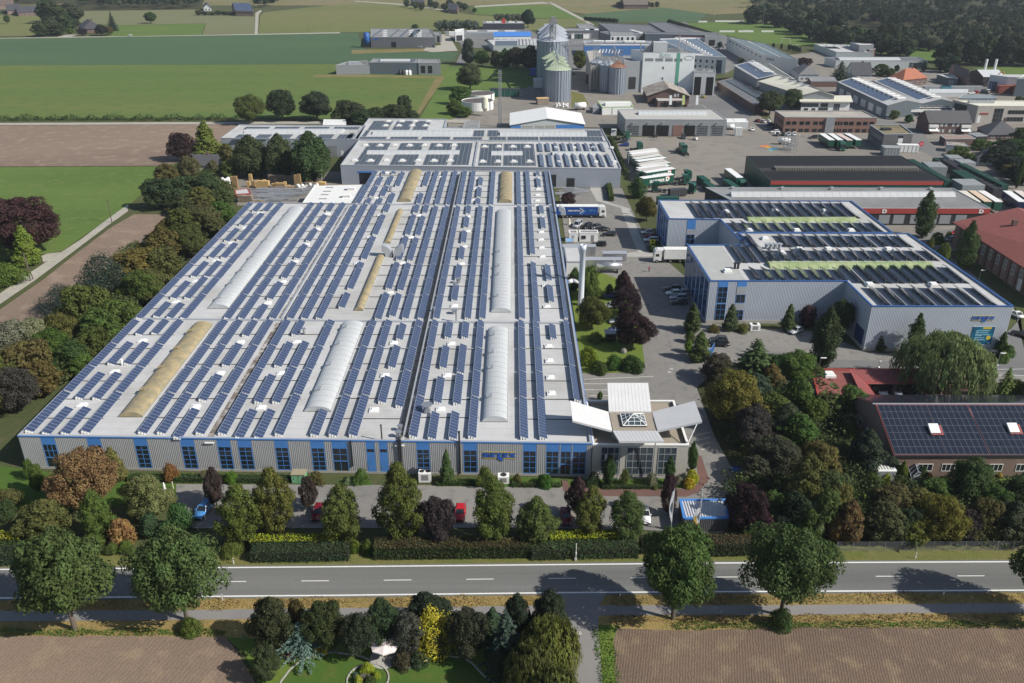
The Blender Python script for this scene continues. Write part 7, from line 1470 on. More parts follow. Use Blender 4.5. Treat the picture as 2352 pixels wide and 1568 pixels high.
def make_layered(name,seed):
 rd=random.Random(seed);mb=MB()
 for k in range(9):
  z=.5+k*.42;rr=(4.2-k*.42)
  for j in range(13):
   a=2*math.pi*(j+rd.random())/13;L=rr*rd.uniform(.6,1.1)
   for i in range(int(L*26)):
    s=rd.random()**.7;e=Vector((math.cos(a),math.sin(a),0));p=e*L*s+Vector((-e.y,e.x,0))*rd.gauss(0,.28*(1.2-s))+Vector((0,0,z+.35*s-.5*s*s+rd.gauss(0,.06)));leaf_quads(mb,p,Vector((0,0,1))+rv(rd)*.5,.2*rd.uniform(.7,1.3),rd,.5)
 t=thing(name,'tree','tree');mb.build('crown',M_needle,t);tb=MB();tb.tube((0,0,0),(0,0,4),.14,.04,7);tb.build('trunk',M_bark,t);return t
def make_palm(name,seed):
 rd=random.Random(seed);mb=MB();H=5.0
 for k in range(26):
  a=k*2.399;el=rd.uniform(-.5,1.1);d=Vector((math.cos(a)*math.cos(el),math.sin(a)*math.cos(el),math.sin(el)));c=Vector((0,0,H))+d*1.0;s=d.cross(Vector((0,0,1))).normalized();u=s.cross(d)
  for j in range(-5,6):f=(d+s*.22*j).normalized();q=c;e=c+f*.75-Vector((0,0,abs(j)*.03));w_=f.cross(u).normalized()*.05;k0=len(mb.v);mb.v+=[tuple(q-w_),tuple(q+w_),tuple(e+w_*.4),tuple(e-w_*.4)];mb.f.append((k0,k0+1,k0+2,k0+3));mb.m.append(0)
 t=thing(name,'tree','tree');mb.build('crown',M_leaf,t);tb=MB();tb.tube((0,0,0),(0,0,H),.16,.13,8);tb.build('trunk',M_bark,t);return t
PT={}
def proto(k):
 if k in PT:return PT[k],False
 f={'oak':lambda:make_tree('broadleaf_tree','round',11,12,5.2,2.4,15000,.34,90,lump=.25),'oak2':lambda:make_tree('broadleaf_tree','spread',23,12,5.4,2.2,15000,.34,100,lump=.23),'road':lambda:make_tree('broadleaf_tree','round',71,12,5.0,4.0,17000,.32,110,lump=.24),'road2':lambda:make_tree('broadleaf_tree','spread',73,12,5.2,4.0,17000,.32,110,lump=.25),'maple':lambda:make_tree('broadleaf_tree','oval',5,12,4.6,2.0,12000,.34,80,lump=.25),'horn':lambda:make_tree('hornbeam_tree','oval',31,10,3.6,.6,15000,.24,120,lump=.19,thorn=.15),'column':lambda:make_tree('columnar_tree','column',9,12,1.9,.4,10000,.25,80,lump=.42,thorn=.08),'thuja':lambda:make_tree('conical_conifer','cone',3,8,1.7,.1,9000,.2,90,True,lump=.32),'bush':lambda:make_tree('shrub','dome',17,3,2.2,.05,3500,.22,26,trunk=False,lump=.4),'bush2':lambda:make_tree('shrub','round',19,4,2.3,.1,4200,.24,30,trunk=False,lump=.4),'spiky':lambda:make_tree('spiky_shrub','dome',29,5,3.2,.1,6000,.26,40,True,trunk=False,lump=.34,thorn=.35,asp=.4),'weep':lambda:make_weep('weeping_tree',7,11,6,17000,.30),'birch':lambda:make_tree('birch_tree','oval',41,16,5.2,2,15000,.34,90,lump=.25,droop=2.6,asp=1.3),'spruce':lambda:make_spruce('spruce_tree',13,12,3.6),'palm':lambda:make_palm('palm_tree',2),'layer':lambda:make_layered('blue_spruce',5),'wood':lambda:make_tree('woodland_tree','round',51,12,4.8,1.0,6500,.5,64,lump=.27),'wood2':lambda:make_tree('woodland_tree','oval',57,13,4.6,.6,6500,.5,68,lump=.26),'wood3':lambda:make_tree('woodland_tree','spread',81,11,5.0,.8,6500,.5,70,lump=.24),'wood4':lambda:make_tree('woodland_tree','round',87,13,4.4,.5,6500,.46,80,lump=.22,thorn=.1),'maple2':lambda:make_tree('broadleaf_tree','spread',93,12,4.8,1.6,12000,.34,80,lump=.24),'far':lambda:make_tree('distant_tree','round',61,12,5,1.5,1300,1.05,22,lump=.4),'far2':lambda:make_tree('distant_tree','oval',67,13,4.6,1,1300,1.05,22,lump=.4)}[k]
 o=f();PT[k]=o
 cr=[c for c in o.children if c.name.startswith('crown')][0];zs=[v.co.z for v in cr.data.vertices];rs=sorted(math.hypot(v.co.x,v.co.y)for v in cr.data.vertices)
 SIZE[k]=(max(zs),rs[int(len(rs)*.985)]);return o,True
SIZE={};ALT={};TR=random.Random(4)
NM={'bush':'shrub','bush2':'shrub','spiky':'shrub'}
def tree(k,T,x,yt,yb,wpx,col,label,group=None,rot=None,name=None,hmul=1.0):
 ALT[k]=ALT.get(k,0)+1;k={'wood':('wood','wood3','wood4')[ALT[k]%3],'wood2':('wood2','wood4','wood3')[ALT[k]%3],'maple':('maple','maple2')[ALT[k]%2]}.get(k,k)
 p=at(T,x,yb);s_=TL[T][2];zc=p.y*math.cos(PITCH)+CAMH*math.sin(PITCH);W=wpx*s_*zc/FPX*{'horn':1.0,'birch':1.25,'road':1.05,'maple':1.1,'wood':1.12,'wood2':1.15,'wood3':1.12,'wood4':1.15,'maple2':1.1,'thuja':1.15}.get(k,1.05)*(1.15 if T in 'fcde' else 1)
 H=max(.4,hgt(T,x,yt,yb))*hmul
 o,fresh=proto(k)
 if not fresh:o=copy_tree(o)
 h0,r0=SIZE[k];o.location=(p.x,p.y,.03);q_=TR.uniform(.88,1.13);o.scale=(W/(2*r0)*q_,W/(2*r0)/q_,H/h0);o.rotation_euler=(0,0,TR.uniform(0,6.28)if rot is None else rot)
 j=lambda c:tuple(max(.004,v*TR.uniform(.9,1.1)*1.3)for v in c)
 paint(o,j(col));tag(o,label,NM.get(k,'tree'),group)
 if group is None and 'group' in o:del o['group']
 return o
G1,G2,G3,G4,G5=(.062,.092,.024),(.078,.108,.026),(.042,.070,.022),(.10,.125,.03),(.044,.066,.028)
OLV,BRZ,PUR,CON,YEL,ORA,RST,PLM,SILV,BLU=(.095,.090,.030),(.085,.070,.030),(.036,.022,.024),(.022,.040,.026),(.34,.30,.03),(.24,.15,.055),(.145,.092,.048),(.050,.032,.032),(.15,.17,.10),(.075,.125,.10)
tree('road','J',520,150,810,640,(.068,.090,.031),'large roadside tree at the left edge of the road','roadside trees',.5);tree('road2','J',1295,140,745,600,(.068,.090,.031),'large roadside tree, second from the left','roadside trees',1)
tree('road','K',2300,110,735,540,(.058,.086,.026),'large roadside tree right of the driveway mouth','roadside trees',2.2);tree('road2','L',668,105,712,570,(.060,.088,.026),'large roadside tree, rightmost whole one','roadside trees',4)
tree('road','L',2530,120,740,560,(.055,.082,.026),'roadside tree cut by the right edge','roadside trees',3)
tree('bush','L',665,655,790,165,G3,'dark shoots at the foot of the rightmost roadside tree');tree('bush','J',1320,735,820,175,G2,'green shoots at the foot of the second roadside tree');
g='clipped trees in the front car park'
tree('oak2','a',990,20,640,690,RST,'rust brown tree in front of the factory left end');tree('horn','a',1100,450,980,400,G2,'dense green cone tree in front of the rust brown one')
tree('maple','a',1640,320,770,500,(.13,.145,.06),'pale green tree beside the white statue');tree('maple','a',560,560,1000,520,(.10,.105,.03),'yellowish spreading tree near the left hedge');tree('bush','a',1345,750,1010,310,ORA,'round golden orange shrub among green ones')
tree('bush2','a',1960,600,930,340,(.045,.085,.028),'fresh green round shrub beside the light blue car');tree('bush2','a',1660,720,960,300,(.05,.08,.035),'dark green shrub left of the fresh green round one');tree('bush2','a',345,110,320,150,G2,'round clipped shrub at the factory left corner');tree('maple','a',440,170,490,190,G2,'small slender tree right of the clipped corner shrub')
tree('thuja','a',1265,-10,330,240,(.09,.09,.03),'bronze green conifer at the factory wall');tree('bush','a',1870,160,340,170,(.17,.09,.035),'small rusty shrub at the factory wall');tree('bush','a',2240,225,330,120,SILV,'pale bush at the factory wall');tree('bush','a',1480,330,470,260,OLV,'low yellowish bush behind the pale green tree')
tree('maple','b',165,30,430,245,PLM,'purple leaved tree, leftmost in the front car park');tree('horn','b',445,210,780,520,G2,'leafy pyramid tree right of the leftmost purple one',g);tree('horn','b',775,40,690,500,(.10,.092,.026),'olive yellow clipped tree, tall and dense',g);tree('maple','b',1105,130,470,210,PLM,'small purple tree beside the green cabinet')
tree('horn','b',1445,205,780,520,(.085,.092,.028),'rounded olive tree hiding a red car',g);tree('horn','b',2045,-30,790,530,(.085,.092,.024),'tallest clipped tree in the middle of the row',g)
tree('oak','',1005,1143,1243,85,(.042,.036,.036),'dark purple brown round tree beside the bright red car');tree('horn','',1133,1095,1243,100,(.08,.092,.026),'clipped tree right of the bright red car',g);tree('horn','',1230,1143,1248,98,(.075,.09,.03),'smaller rounded tree left of the dark red car',g)
tree('horn','',1355,1115,1230,75,(.085,.095,.026),'narrow olive tree right of the dark red car',g);tree('horn','',1437,1127,1240,84,(.06,.085,.028),'rounded green tree beside the white car',g);tree('maple','',1325,1092,1190,45,PLM,'thin purple tree at the pavilion corner');tree('maple','',1533,1090,1185,40,PLM,'thin purple tree beside the flag poles')
tree('bush','b',320,70,190,130,(.07,.13,.02),'bright green ball shrub at the factory wall');tree('bush','b',1625,50,190,165,G2,'round shrub beside the blue doors');tree('bush','b',1180,80,190,170,OLV,'olive shrub beside the green cabinet');tree('bush','b',1500,140,200,120,SILV,'small pale flowering shrub by the glass door')
tree('thuja','H',740,755,985,85,G3,'slim dark clipped cypress against the grey wall left of the sign');tree('bush2','H',1005,880,1010,105,G5,'dark round shrub left of the white ventilation unit');tree('bush','H',1225,925,990,80,OLV,'small ball shrub right of the white ventilation unit');tree('bush','H',1415,925,1005,125,(.055,.11,.022),'green ball shrub on the lawn by the entrance')
tree('bush2','',1112,1070,1115,34,G4,'yellow green shrub behind the clipped tree')
tree('column','v',440,835,1100,112,G3,'dark columnar yew left of the pavilion windows');tree('column','v',948,840,1100,95,G3,'dark columnar yew right of the pavilion windows');tree('column','v',1140,720,975,85,G3,'dark columnar yew at the pavilion side');tree('bush2','v',578,955,1090,90,G2,'square green shrub at the pavilion door');tree('bush','v',800,985,1100,105,SILV,'pale leafed shrub at the pavilion');tree('bush','v',310,985,1095,125,G5,'dark shrub at the pavilion left corner')
tree('bush','v',1140,960,1060,120,(.28,.29,.03),'bright yellow shrub at the pavilion right corner');tree('bush','v',1115,1030,1110,110,(.32,.23,.025),'golden shrub in front of the bright yellow one');tree('bush','v',1035,1020,1090,80,SILV,'white flowering shrub beside the golden one');tree('column','v',367,300,380,50,G3,'small dark column shrub behind the pavilion');tree('bush','v',470,1085,1120,60,G4,'low bright bush in the pavilion bed, left one');tree('bush','v',835,1095,1130,55,G4,'low bright bush in the pavilion bed, right one')
tree('oak','u',300,940,1215,275,(.075,.085,.024),'round tree beside the foot of the white chimney');tree('maple','u',560,715,960,170,PUR,'dark purple tree, farthest of three');tree('oak2','u',590,860,1130,280,PUR,'dark purple tree, middle of three');tree('oak','u',640,1060,1380,340,PUR,'dark purple tree, nearest of three')
tree('wood','u',270,680,950,200,G1,'green tree behind the white chimney');tree('bush2','u',150,690,880,150,G3,'dark shrub left of the white chimney');tree('bush2','u',450,830,940,100,G3,'dark shrub left of the farthest purple tree');tree('bush2','u',350,860,950,130,G2,'green shrub mound behind the chimney foot')
tree('bush','u',275,1350,1510,170,(.13,.16,.02),'yellow green shrub in the side garden');tree('bush','u',490,1430,1540,160,(.05,.10,.02),'bright green ball shrub in the side garden');tree('bush','u',640,1430,1560,200,G3,'dark clipped ground shrub at the garden corner');tree('bush','u',330,1240,1320,140,G4,'low light green bush under the round tree');tree('bush','u',360,1480,1580,160,G3,'dark low shrub at the factory wall end')
tree('oak','u',95,60,165,165,PUR,'purple bush tree behind the blue trailer');tree('oak','u',760,90,300,190,(.095,.085,.024),'bronze round tree left of the silver hall corner');tree('bush2','p',545,815,1040,215,(.05,.09,.03),'big round bush in front of the lettered trailers');tree('bush2','u',810,490,555,110,G3,'shrub below the yellow sign')
for x,yt,yb,w_,lb in((52,920,1120,120,'leftmost dark conifer at the silver hall, beside the drive'),(315,925,1110,95,'slim clipped conifer between the two window bays'),(715,925,1110,95,'clipped conifer in the middle of the silver wall'),(1340,1118,1245,80,'clipped conifer right of the navy door')):tree('thuja','F',x,yt,yb,w_,(.045,.065,.024),lb)
tree('thuja','',1606,760,828,38,(.05,.075,.02),'dark column conifer at the drive corner by the blue gate');tree('bush2','u',1115,1300,1410,95,(.10,.13,.025),'yellow green column shrub at the drive corner');tree('bush2','u',1130,1230,1330,110,G1,'green shrub behind the yellow column shrub');tree('bush','F',405,1060,1120,90,(.10,.12,.03),'yellow green bush by the white ventilation box');tree('bush','F',205,1065,1120,75,(.10,.09,.03),'brown green bush at the silver hall corner')
tree('bush2','F',845,930,1080,150,PLM,'dull purple shrub against the silver wall');tree('oak','F',1070,890,1150,170,G5,'dark tree in the recess of the silver hall');tree('column','c',1470,-330,395,290,(.04,.062,.025),'tall dark poplar in front of the silver hall recess');tree('column','F',1575,985,1290,110,G3,'dark poplar left of the willow');tree('weep','I',1760,-50,370,560,(.14,.155,.065),'large weeping willow in front of the sign hall')
tree('column','q',1235,550,1070,240,(.045,.075,.026),'tall poplar in front of the red edged depot hall');tree('column','F',1925,345,690,130,(.05,.08,.028),'slim poplar beside the red roofed hall');tree('column','q',2265,190,540,60,G3,'slim cypress at the far right behind the crates')
for x,yt,yb,w_,k in((1745,425,505,100,0),(1825,420,480,50,1),(1790,500,620,110,2),(1700,465,545,60,3)):tree('bush','F',x,yt,yb,w_,G2 if k!=1 else G4,('green bush left of the silver blue car','yellow green bush behind the silver blue car','dark bush at the slim poplar foot','small bush at the street kerb by the tall poplar')[k])
for k,(x,y)in enumerate(((2240,90),(2180,60),(2200,130))):tree('bush','I',x,y-60,y+20,90,(.08,.14,.03),('bright bush in the kerbed street bed, right one','dark bush in the kerbed street bed, by the hall corner','low bush in the kerbed street bed, nearest')[k])
tree('thuja','I',2185,-60,90,70,G3,'conifer at the corner right of the teal poster')
GW=[('spruce',680,70,520,560,G5,'dark bushy conifer at the far end of the garden wood'),('oak',1160,210,560,440,(.065,.10,.026),'bright green round tree left of the red garage roof'),('maple',240,250,560,400,(.05,.05,.03),'thin brownish tree overhanging the drive'),('oak2',420,440,1060,560,(.13,.105,.03),'golden tinted tree beside the drive'),('maple',870,350,640,260,(.12,.085,.03),'bronze tree in the middle of the garden wood'),('wood',700,470,760,300,(.045,.075,.045),'blue green tree behind the golden one'),('wood2',1170,500,960,330,(.065,.10,.022),'light green tree in front of the olive hut roof'),('oak',640,860,1290,500,(.042,.036,.032),'dark brown leafed tree at the pavilion side'),('wood',880,700,1090,330,G1,'green tree in the middle of the garden wood'),('birch',1040,800,1260,300,(.07,.085,.05),'thin greyish birch in the garden wood'),('wood2',1350,760,1080,280,(.06,.09,.022),'green tree left of the palms'),('wood',1800,620,960,330,(.075,.10,.028),'rounded tree at the corner of the solar house'),('wood',1180,940,1370,380,G1,'bushy tree left of the pool'),('oak2',950,1240,1680,520,(.06,.062,.04),'grey green thicket tree above the navy car'),('wood',1420,1290,1700,380,(.095,.085,.028),'bronze bush tree below the pool'),('wood2',1960,1110,1600,420,(.04,.055,.035),'dark tree left of the white terrace canopy'),('bush2',1770,1010,1180,190,(.13,.18,.03),'bright palm like plant by the solar house'),('bush2',1810,1180,1300,130,(.22,.26,.03),'lime yellow plant near the pool')]
for k,x,yt,yb,w_,c,lb in GW:tree(k,'c',x,yt,yb,w_,c,lb,'trees of the garden wood')
for x,yt,yb,lb in((1550,580,960,'tall palm at the red garage roof'),(1490,680,1010,'palm left of the tall palm'),(1570,790,1010,'short palm below the tall palm'),(1780,950,1180,'palm near the solar house wall')):tree('palm','c',x,yt,yb,170,(.09,.12,.04),lb,'garden palms')
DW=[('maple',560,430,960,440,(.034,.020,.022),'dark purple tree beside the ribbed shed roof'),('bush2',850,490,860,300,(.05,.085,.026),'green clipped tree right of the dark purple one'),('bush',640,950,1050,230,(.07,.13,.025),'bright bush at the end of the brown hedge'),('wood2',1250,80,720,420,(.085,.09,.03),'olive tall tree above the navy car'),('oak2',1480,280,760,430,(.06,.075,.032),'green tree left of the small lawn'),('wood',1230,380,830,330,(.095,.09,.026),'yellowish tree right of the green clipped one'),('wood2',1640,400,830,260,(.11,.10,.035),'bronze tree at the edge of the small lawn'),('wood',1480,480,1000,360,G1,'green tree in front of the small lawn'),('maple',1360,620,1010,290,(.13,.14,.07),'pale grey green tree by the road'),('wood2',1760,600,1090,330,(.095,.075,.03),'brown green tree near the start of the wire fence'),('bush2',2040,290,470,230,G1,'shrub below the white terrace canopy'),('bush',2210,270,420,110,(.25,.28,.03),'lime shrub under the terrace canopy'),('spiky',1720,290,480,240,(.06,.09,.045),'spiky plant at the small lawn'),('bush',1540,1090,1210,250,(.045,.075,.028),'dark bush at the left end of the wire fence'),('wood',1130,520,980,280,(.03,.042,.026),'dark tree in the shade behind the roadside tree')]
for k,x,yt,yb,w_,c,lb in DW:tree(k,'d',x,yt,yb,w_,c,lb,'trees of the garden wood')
EW=[('wood',330,560,1000,560,(.075,.075,.03),'bushy bronze tree behind the wire fence, leftmost'),('wood2',200,780,1340,520,(.07,.075,.032),'green brown tree at the wire fence, left'),('oak2',1000,720,1330,620,(.115,.095,.022),'golden green tree at the middle of the wire fence'),('maple',600,880,1340,360,(.04,.058,.032),'dark green tree between the brown and golden ones'),('wood',1400,870,1330,420,(.048,.034,.036),'dull purple tree at the wire fence'),('wood2',1650,720,1320,420,(.075,.075,.028),'olive tree right of the dull purple one'),('oak',1480,200,760,640,(.045,.065,.024),'broad dark tree in front of the house windows'),('wood',1000,460,800,420,G1,'green bushes below the greenhouse'),('wood2',2050,760,1340,560,(.045,.06,.032),'dark green tree near the right edge of the fence'),('oak2',2280,400,900,560,G5,'dark tree at the right edge below the house'),('wood',1800,560,1010,520,G3,'dark shrub tree below the second house lawn'),('wood',700,600,980,460,OLV,'olive shrub tree below the greenhouse end'),('bush',895,350,470,150,(.34,.19,.02),'golden shrub beside the greenhouse'),('bush',790,260,470,170,G3,'dark shrub between greenhouse and window'),('column',500,180,500,120,(.085,.13,.02),'bright green hedge column beside the greenhouse'),('bush',270,340,490,130,(.27,.28,.02),'lime yellow ball shrub by the terrace'),('bush',515,430,560,150,(.25,.25,.03),'lime shrub in front of the green column'),('bush2',80,380,600,210,G1,'shrub at the terrace paving'),('bush',1940,360,410,90,(.3,.24,.04),'small yellow shrub on the second lawn'),('wood2',2480,700,1330,500,G5,'dark tree cut by the right edge at the fence')]
for k,x,yt,yb,w_,c,lb in EW:tree(k,'e',x,yt,yb,w_,c,lb,'trees of the garden wood')
tree('spruce','I',2200,190,410,190,G1,'dark bush at the right of the driveway pillar');tree('bush2','I',2270,270,410,160,G2,'green bush right of the driveway pillar')
tree('wood','',2400,860,930,90,G3,'dark tree at the right edge behind the solar house')
FW=[('maple',205,70,420,270,(.038,.042,.022),'dark tree at the left end of the bottom garden'),('oak',545,100,420,260,(.042,.048,.022),'dark round tree behind the blue spruce'),('maple',370,85,330,150,(.07,.06,.024),'bronze tree between two dark ones'),('layer',390,250,450,330,(.10,.165,.135),'low blue spruce with layered branches'),('oak',780,190,470,220,(.034,.048,.024),'dark rounded shrub left of the white parasol'),('horn',935,70,400,250,(.036,.058,.026),'tall dark green tree behind the parasol'),('maple',1250,45,300,290,(.028,.040,.022),'dark conifer hedge group at the road'),('maple',1130,190,450,230,(.065,.06,.045),'grey twiggy shrub left of the yellow one'),('spiky',1285,150,420,300,YEL,'bright yellow conifer in the bottom garden'),('bush2',1310,300,470,200,(.06,.062,.02),'olive shrub below the bright yellow conifer'),('oak',1530,150,480,260,(.038,.042,.026),'grey dark tree right of the yellow conifer'),('spruce',1790,160,560,290,(.028,.044,.032),'dark spruce in the bottom garden'),('thuja',1700,140,380,140,(.034,.052,.03),'green cone left of the dark spruce'),('maple',1865,45,330,190,(.028,.034,.020),'dark yew left of the road corner'),('oak',2095,50,370,250,(.028,.038,.024),'dark round yew at the driveway corner'),('spruce',1945,180,330,130,BLU,'small blue green conifer between dark yews'),('weep',2080,250,640,420,(.115,.125,.035),'feathery bamboo clump at the driveway'),('weep',1980,380,760,330,(.09,.105,.035),'lower feathery bamboo clump at the bottom edge'),('oak',1760,430,640,160,(.042,.052,.03),'dark shrub left of the bamboo'),('weep',2110,560,900,330,(.11,.12,.035),'bamboo clump cut by the bottom edge'),('maple',140,420,640,200,(.05,.062,.03),'loose shrub at the left corner of the garden'),('bush',250,400,470,70,OLV,'small thin bush left of the red one'),('bush',300,440,490,55,(.22,.06,.04),'small red shrub on the light grass'),('bush',475,412,465,52,(.42,.30,.02),'small yellow shrub, left of a pair'),('bush',533,408,455,50,(.42,.30,.02),'small yellow shrub, right of a pair'),('bush',605,375,440,50,SILV,'small pale bush at the lawn edge'),('bush',830,530,585,95,(.24,.27,.03),'lime hosta in the round lawn bed, upper one'),('bush',895,580,625,55,(.24,.27,.03),'lime hosta in the round lawn bed, right one'),('bush',770,610,660,60,(.26,.29,.05),'lime hosta in the round lawn bed, lower one'),('bush',750,590,615,40,BLU,'blue green plant in the round lawn bed'),('bush',850,620,665,80,G1,'green plant in the round lawn bed')]
for k,x,yt,yb,w_,c,lb in FW:tree(k,'f',x,yt,yb,w_,c,lb,'shrubs and trees of the bottom garden')
tree('bush','f',1080,450,540,130,(.06,.055,.03),'rose bush bed with white blooms beside the parasol');tree('bush','f',1190,440,520,140,(.045,.06,.03),'rose bush with pale blooms right of the first')
mb=MB();rdm=random.Random(8)
for k in range(26):
 p=at('f',rdm.uniform(1060,1250),rdm.uniform(450,520),.9);mb.lathe((p.x,p.y,rdm.uniform(.7,1.15)),[(0,0),(.11,.05),(.09,.13),(0,.16)],7)
o=mb.build('rose_blooms',mat('rose_petals',(.75,.68,.58),.6,.15,4));tag(o,'scattered white and pink rose blooms',kind='stuff')
LW=[('wood2',340,480,660,330,CON,'dark conifer thicket, lower of the two very dark ones'),('spiky',560,700,940,440,(.026,.042,.030),'very dark bushy conifer nearer the bottom, spiky'),('spiky',900,410,830,440,(.024,.040,.028),'very dark tall bushy conifer in the left belt')]
for k,x,yt,yb,w_,c,lb in LW[1:]:tree(k,'g',x,yt,yb,w_,c,lb,'trees of the left belt')
BW=[(150,1010,1330,380,SILV,'silvery willow at the lower left'),(330,990,1300,320,SILV,'silvery willow right of the other willow'),(560,950,1260,320,OLV,'bronze green tree between the willow and dark conifer'),(760,700,1120,330,(.075,.085,.025),'bright olive tree right of the lower dark conifer'),(880,900,1260,330,G1,'green tree in front of the olive one'),(1050,840,1130,340,(.08,.10,.025),'yellow green bush at the roof edge'),(1240,590,870,330,G2,'green tree above the yellow green bush'),(1200,400,720,360,(.105,.085,.026),'autumn tinted tree at the field corner'),(1400,390,690,330,(.085,.085,.03),'olive tree right of the autumn tinted one'),(1400,210,520,330,(.095,.085,.028),'bronze tree at the soil field end'),(1620,200,470,300,(.07,.08,.026),'green bronze tree close to the roof edge'),(1560,60,330,300,(.085,.085,.028),'olive tree beside the factory upper left corner'),(1740,40,300,300,(.075,.08,.03),'brownish tree at the factory upper corner'),(1880,0,240,260,G1,'green tree touching the factory upper corner'),(60,1280,1620,330,(.095,.10,.03),'yellow green tree at the left edge'),(280,1180,1560,380,(.085,.075,.03),'large bronze tree in the lower left belt'),(470,1080,1400,300,G1,'green tree right of the silvery willows'),(640,1190,1430,300,G3,'dark green tree by the roof edge'),(170,1420,1760,380,(.05,.055,.04),'grey green tree near the factory corner'),(380,1350,1640,280,OLV,'olive tree nearest the factory front corner'),(-60,1420,1800,330,(.09,.095,.03),'tree cut by the left edge near the factory corner'),(1300,560,860,260,(.08,.09,.03),'green bush by the middle roof edge'),(1120,470,640,200,(.15,.085,.04),'reddish bush in the left belt'),(820,1060,1330,260,(.07,.09,.024),'green bush near the lower roof edge'),(720,1300,1480,220,G2,'green bush at the roof edge, lowest')]
for i,(x,yt,yb,w_,c,lb)in enumerate(BW):tree(('wood','wood2','oak2','wood')[i%4]if 'willow' not in lb else 'oak','g',x,yt,yb,w_*1.05,c,lb,'trees of the left belt')
for i,(x,yt,yb,w_,c,lb)in enumerate(((110,560,760,260,G3,'dark shrub below the left corner hedge, far one'),(300,690,860,220,G3,'dark shrubs beside the front hedge, left'),(90,450,640,320,(.08,.09,.03),'olive ground thicket left of the yellowish tree'),(620,960,1100,330,G3,'dark thicket behind the left roadside tree'),(1000,950,1120,330,G2,'green thicket between the roadside trees'),(1380,1020,1130,220,G2,'low green bush at the verge'),(2080,960,1120,260,G3,'dark bush behind the second roadside tree'),(1240,1040,1140,200,G2,'small bush at the verge left of the low green one'))):tree('bush2','a',x,yt,yb,w_,c,lb,'shrubs at the front verge')
for i,(x,yt,yb,w_,c,lb)in enumerate(((320,800,900,260,G2,'low bush left of the dark front hedge'),(1570,760,890,120,(.10,.14,.02),'bright shrub between two hedges'),(1690,770,900,150,G2,'green shrub left of the long brown hedge'))):tree('bush','b',x,yt,yb,w_,c,lb,'shrubs at the front verge')
CR=random.Random(12)
for(lst,T,g)in((GW,'c','trees of the garden wood'),(DW,'d','trees of the garden wood'),(EW,'e','trees of the garden wood'),([('wood',)+b for b in BW],'g','trees of the left belt')):
 for i,(k,x,yt,yb,w_,c,lb)in enumerate(lst):
  if k in('bush','bush2','spiky','column','palm')or 'cut by' in lb:continue
  s_=CR.choice((-1,1));u=w_*.5;yb2=yb+CR.uniform(-.02,.16)*(yb-yt)
  if(T=='c' and x+s_*u<330)or(T=='d' and x+s_*u<700):s_=1
  if T=='g':s_=-abs(s_)
  tree(('wood','wood2')[i%2],T,x+s_*u,yb2-(yb-yt)*CR.uniform(.5,.72),yb2,w_*CR.uniform(.5,.68),tuple(v*CR.uniform(.85,1.15)for v in c),'lower tree beside the '+' '.join(lb.split()[:11]),g)
tree('oak2','D',190,195,560,560,(.048,.026,.026),'huge dark copper beech in the left meadow');tree('oak','D',-90,170,520,420,(.045,.026,.026),'copper beech cut by the left edge');tree('thuja','D',205,380,655,165,(.10,.13,.025),'yellow green cone conifer in front of the copper beech');tree('bush2','D',60,640,790,260,G2,'green thicket at the left edge by the lane');tree('bush2','D',-40,600,830,200,G1,'bush cut by the left edge by the lane')
TW=[('oak2',310,265,570,320,(.036,.024,.026),'dark copper beech beside the brown field'),('thuja',590,130,560,290,(.085,.105,.024),'tall yellow green cone tree behind the small house'),('oak',395,510,790,240,(.105,.095,.045),'tan rounded tree in front of the small house'),('birch',1070,280,730,400,(.058,.075,.035),'tall birch, left of the group of three'),('birch',1380,265,740,330,(.062,.078,.038),'tall birch, middle of the group of three'),('birch',1720,235,790,460,(.048,.068,.030),'tall birch, right of the group of three'),('oak',650,560,730,140,(.10,.10,.05),'pale bush at the small house corner'),('wood',830,560,760,230,G1,'round tree between house and birches'),('wood',800,380,600,190,OLV,'olive tree behind the house'),('wood2',150,600,880,330,OLV,'bronze shrub tree left of the tan one'),('wood',90,760,1090,330,(.045,.06,.03),'dark shrub tree by the soil field end'),('wood',330,740,930,330,(.05,.065,.032),'green shrub tree below the tan tree'),('wood2',560,720,920,330,G5,'grey green bush left of the white sacks'),('wood',520,850,1130,330,(.09,.085,.03),'olive bush beside the red framed shed'),('wood2',740,850,1100,290,(.065,.075,.03),'green bush at the red framed shed'),('wood',330,960,1160,300,(.055,.065,.03),'dark bush at the soil field end, near'),('wood2',560,1010,1250,300,(.085,.075,.03),'bronze bush above the factory corner')]
for k,x,yt,yb,w_,c,lb in TW:tree(k,'t',x,yt,yb,w_,c,lb,'trees by the pallet yard')
HW=[('oak',1735,650,855,215,(.075,.085,.03),'leftmost tree of the row at the green field edge'),('oak2',1955,615,830,225,(.035,.052,.03),'dark tree, second of the row at the green field edge'),('oak',2195,630,830,235,(.036,.052,.03),'dark tree, third of the row at the green field edge')]
for k,x,yt,yb,w_,c,lb in HW:tree(k,'A',x,yt,yb,w_,c,lb,'tree row at the green field edge')
for i,(x,yt,yb,w_)in enumerate(((60,690,850,220),(250,740,860,190),(380,720,850,170),(445,655,810,110),(500,760,855,110),(150,760,880,160))):tree('wood','B',x,yt,yb,w_,(.042,.058,.028),'dark shrub tree at the green field edge, %s'%('beside the dark third tree','middle low one','right of the middle one','the tall slim one','rightmost low one','nearest the hall roof')[i],'tree row at the green field edge')
tree('bush','B',150,815,860,60,(.3,.25,.03),'yellow shrub behind the stepped warehouse roof')
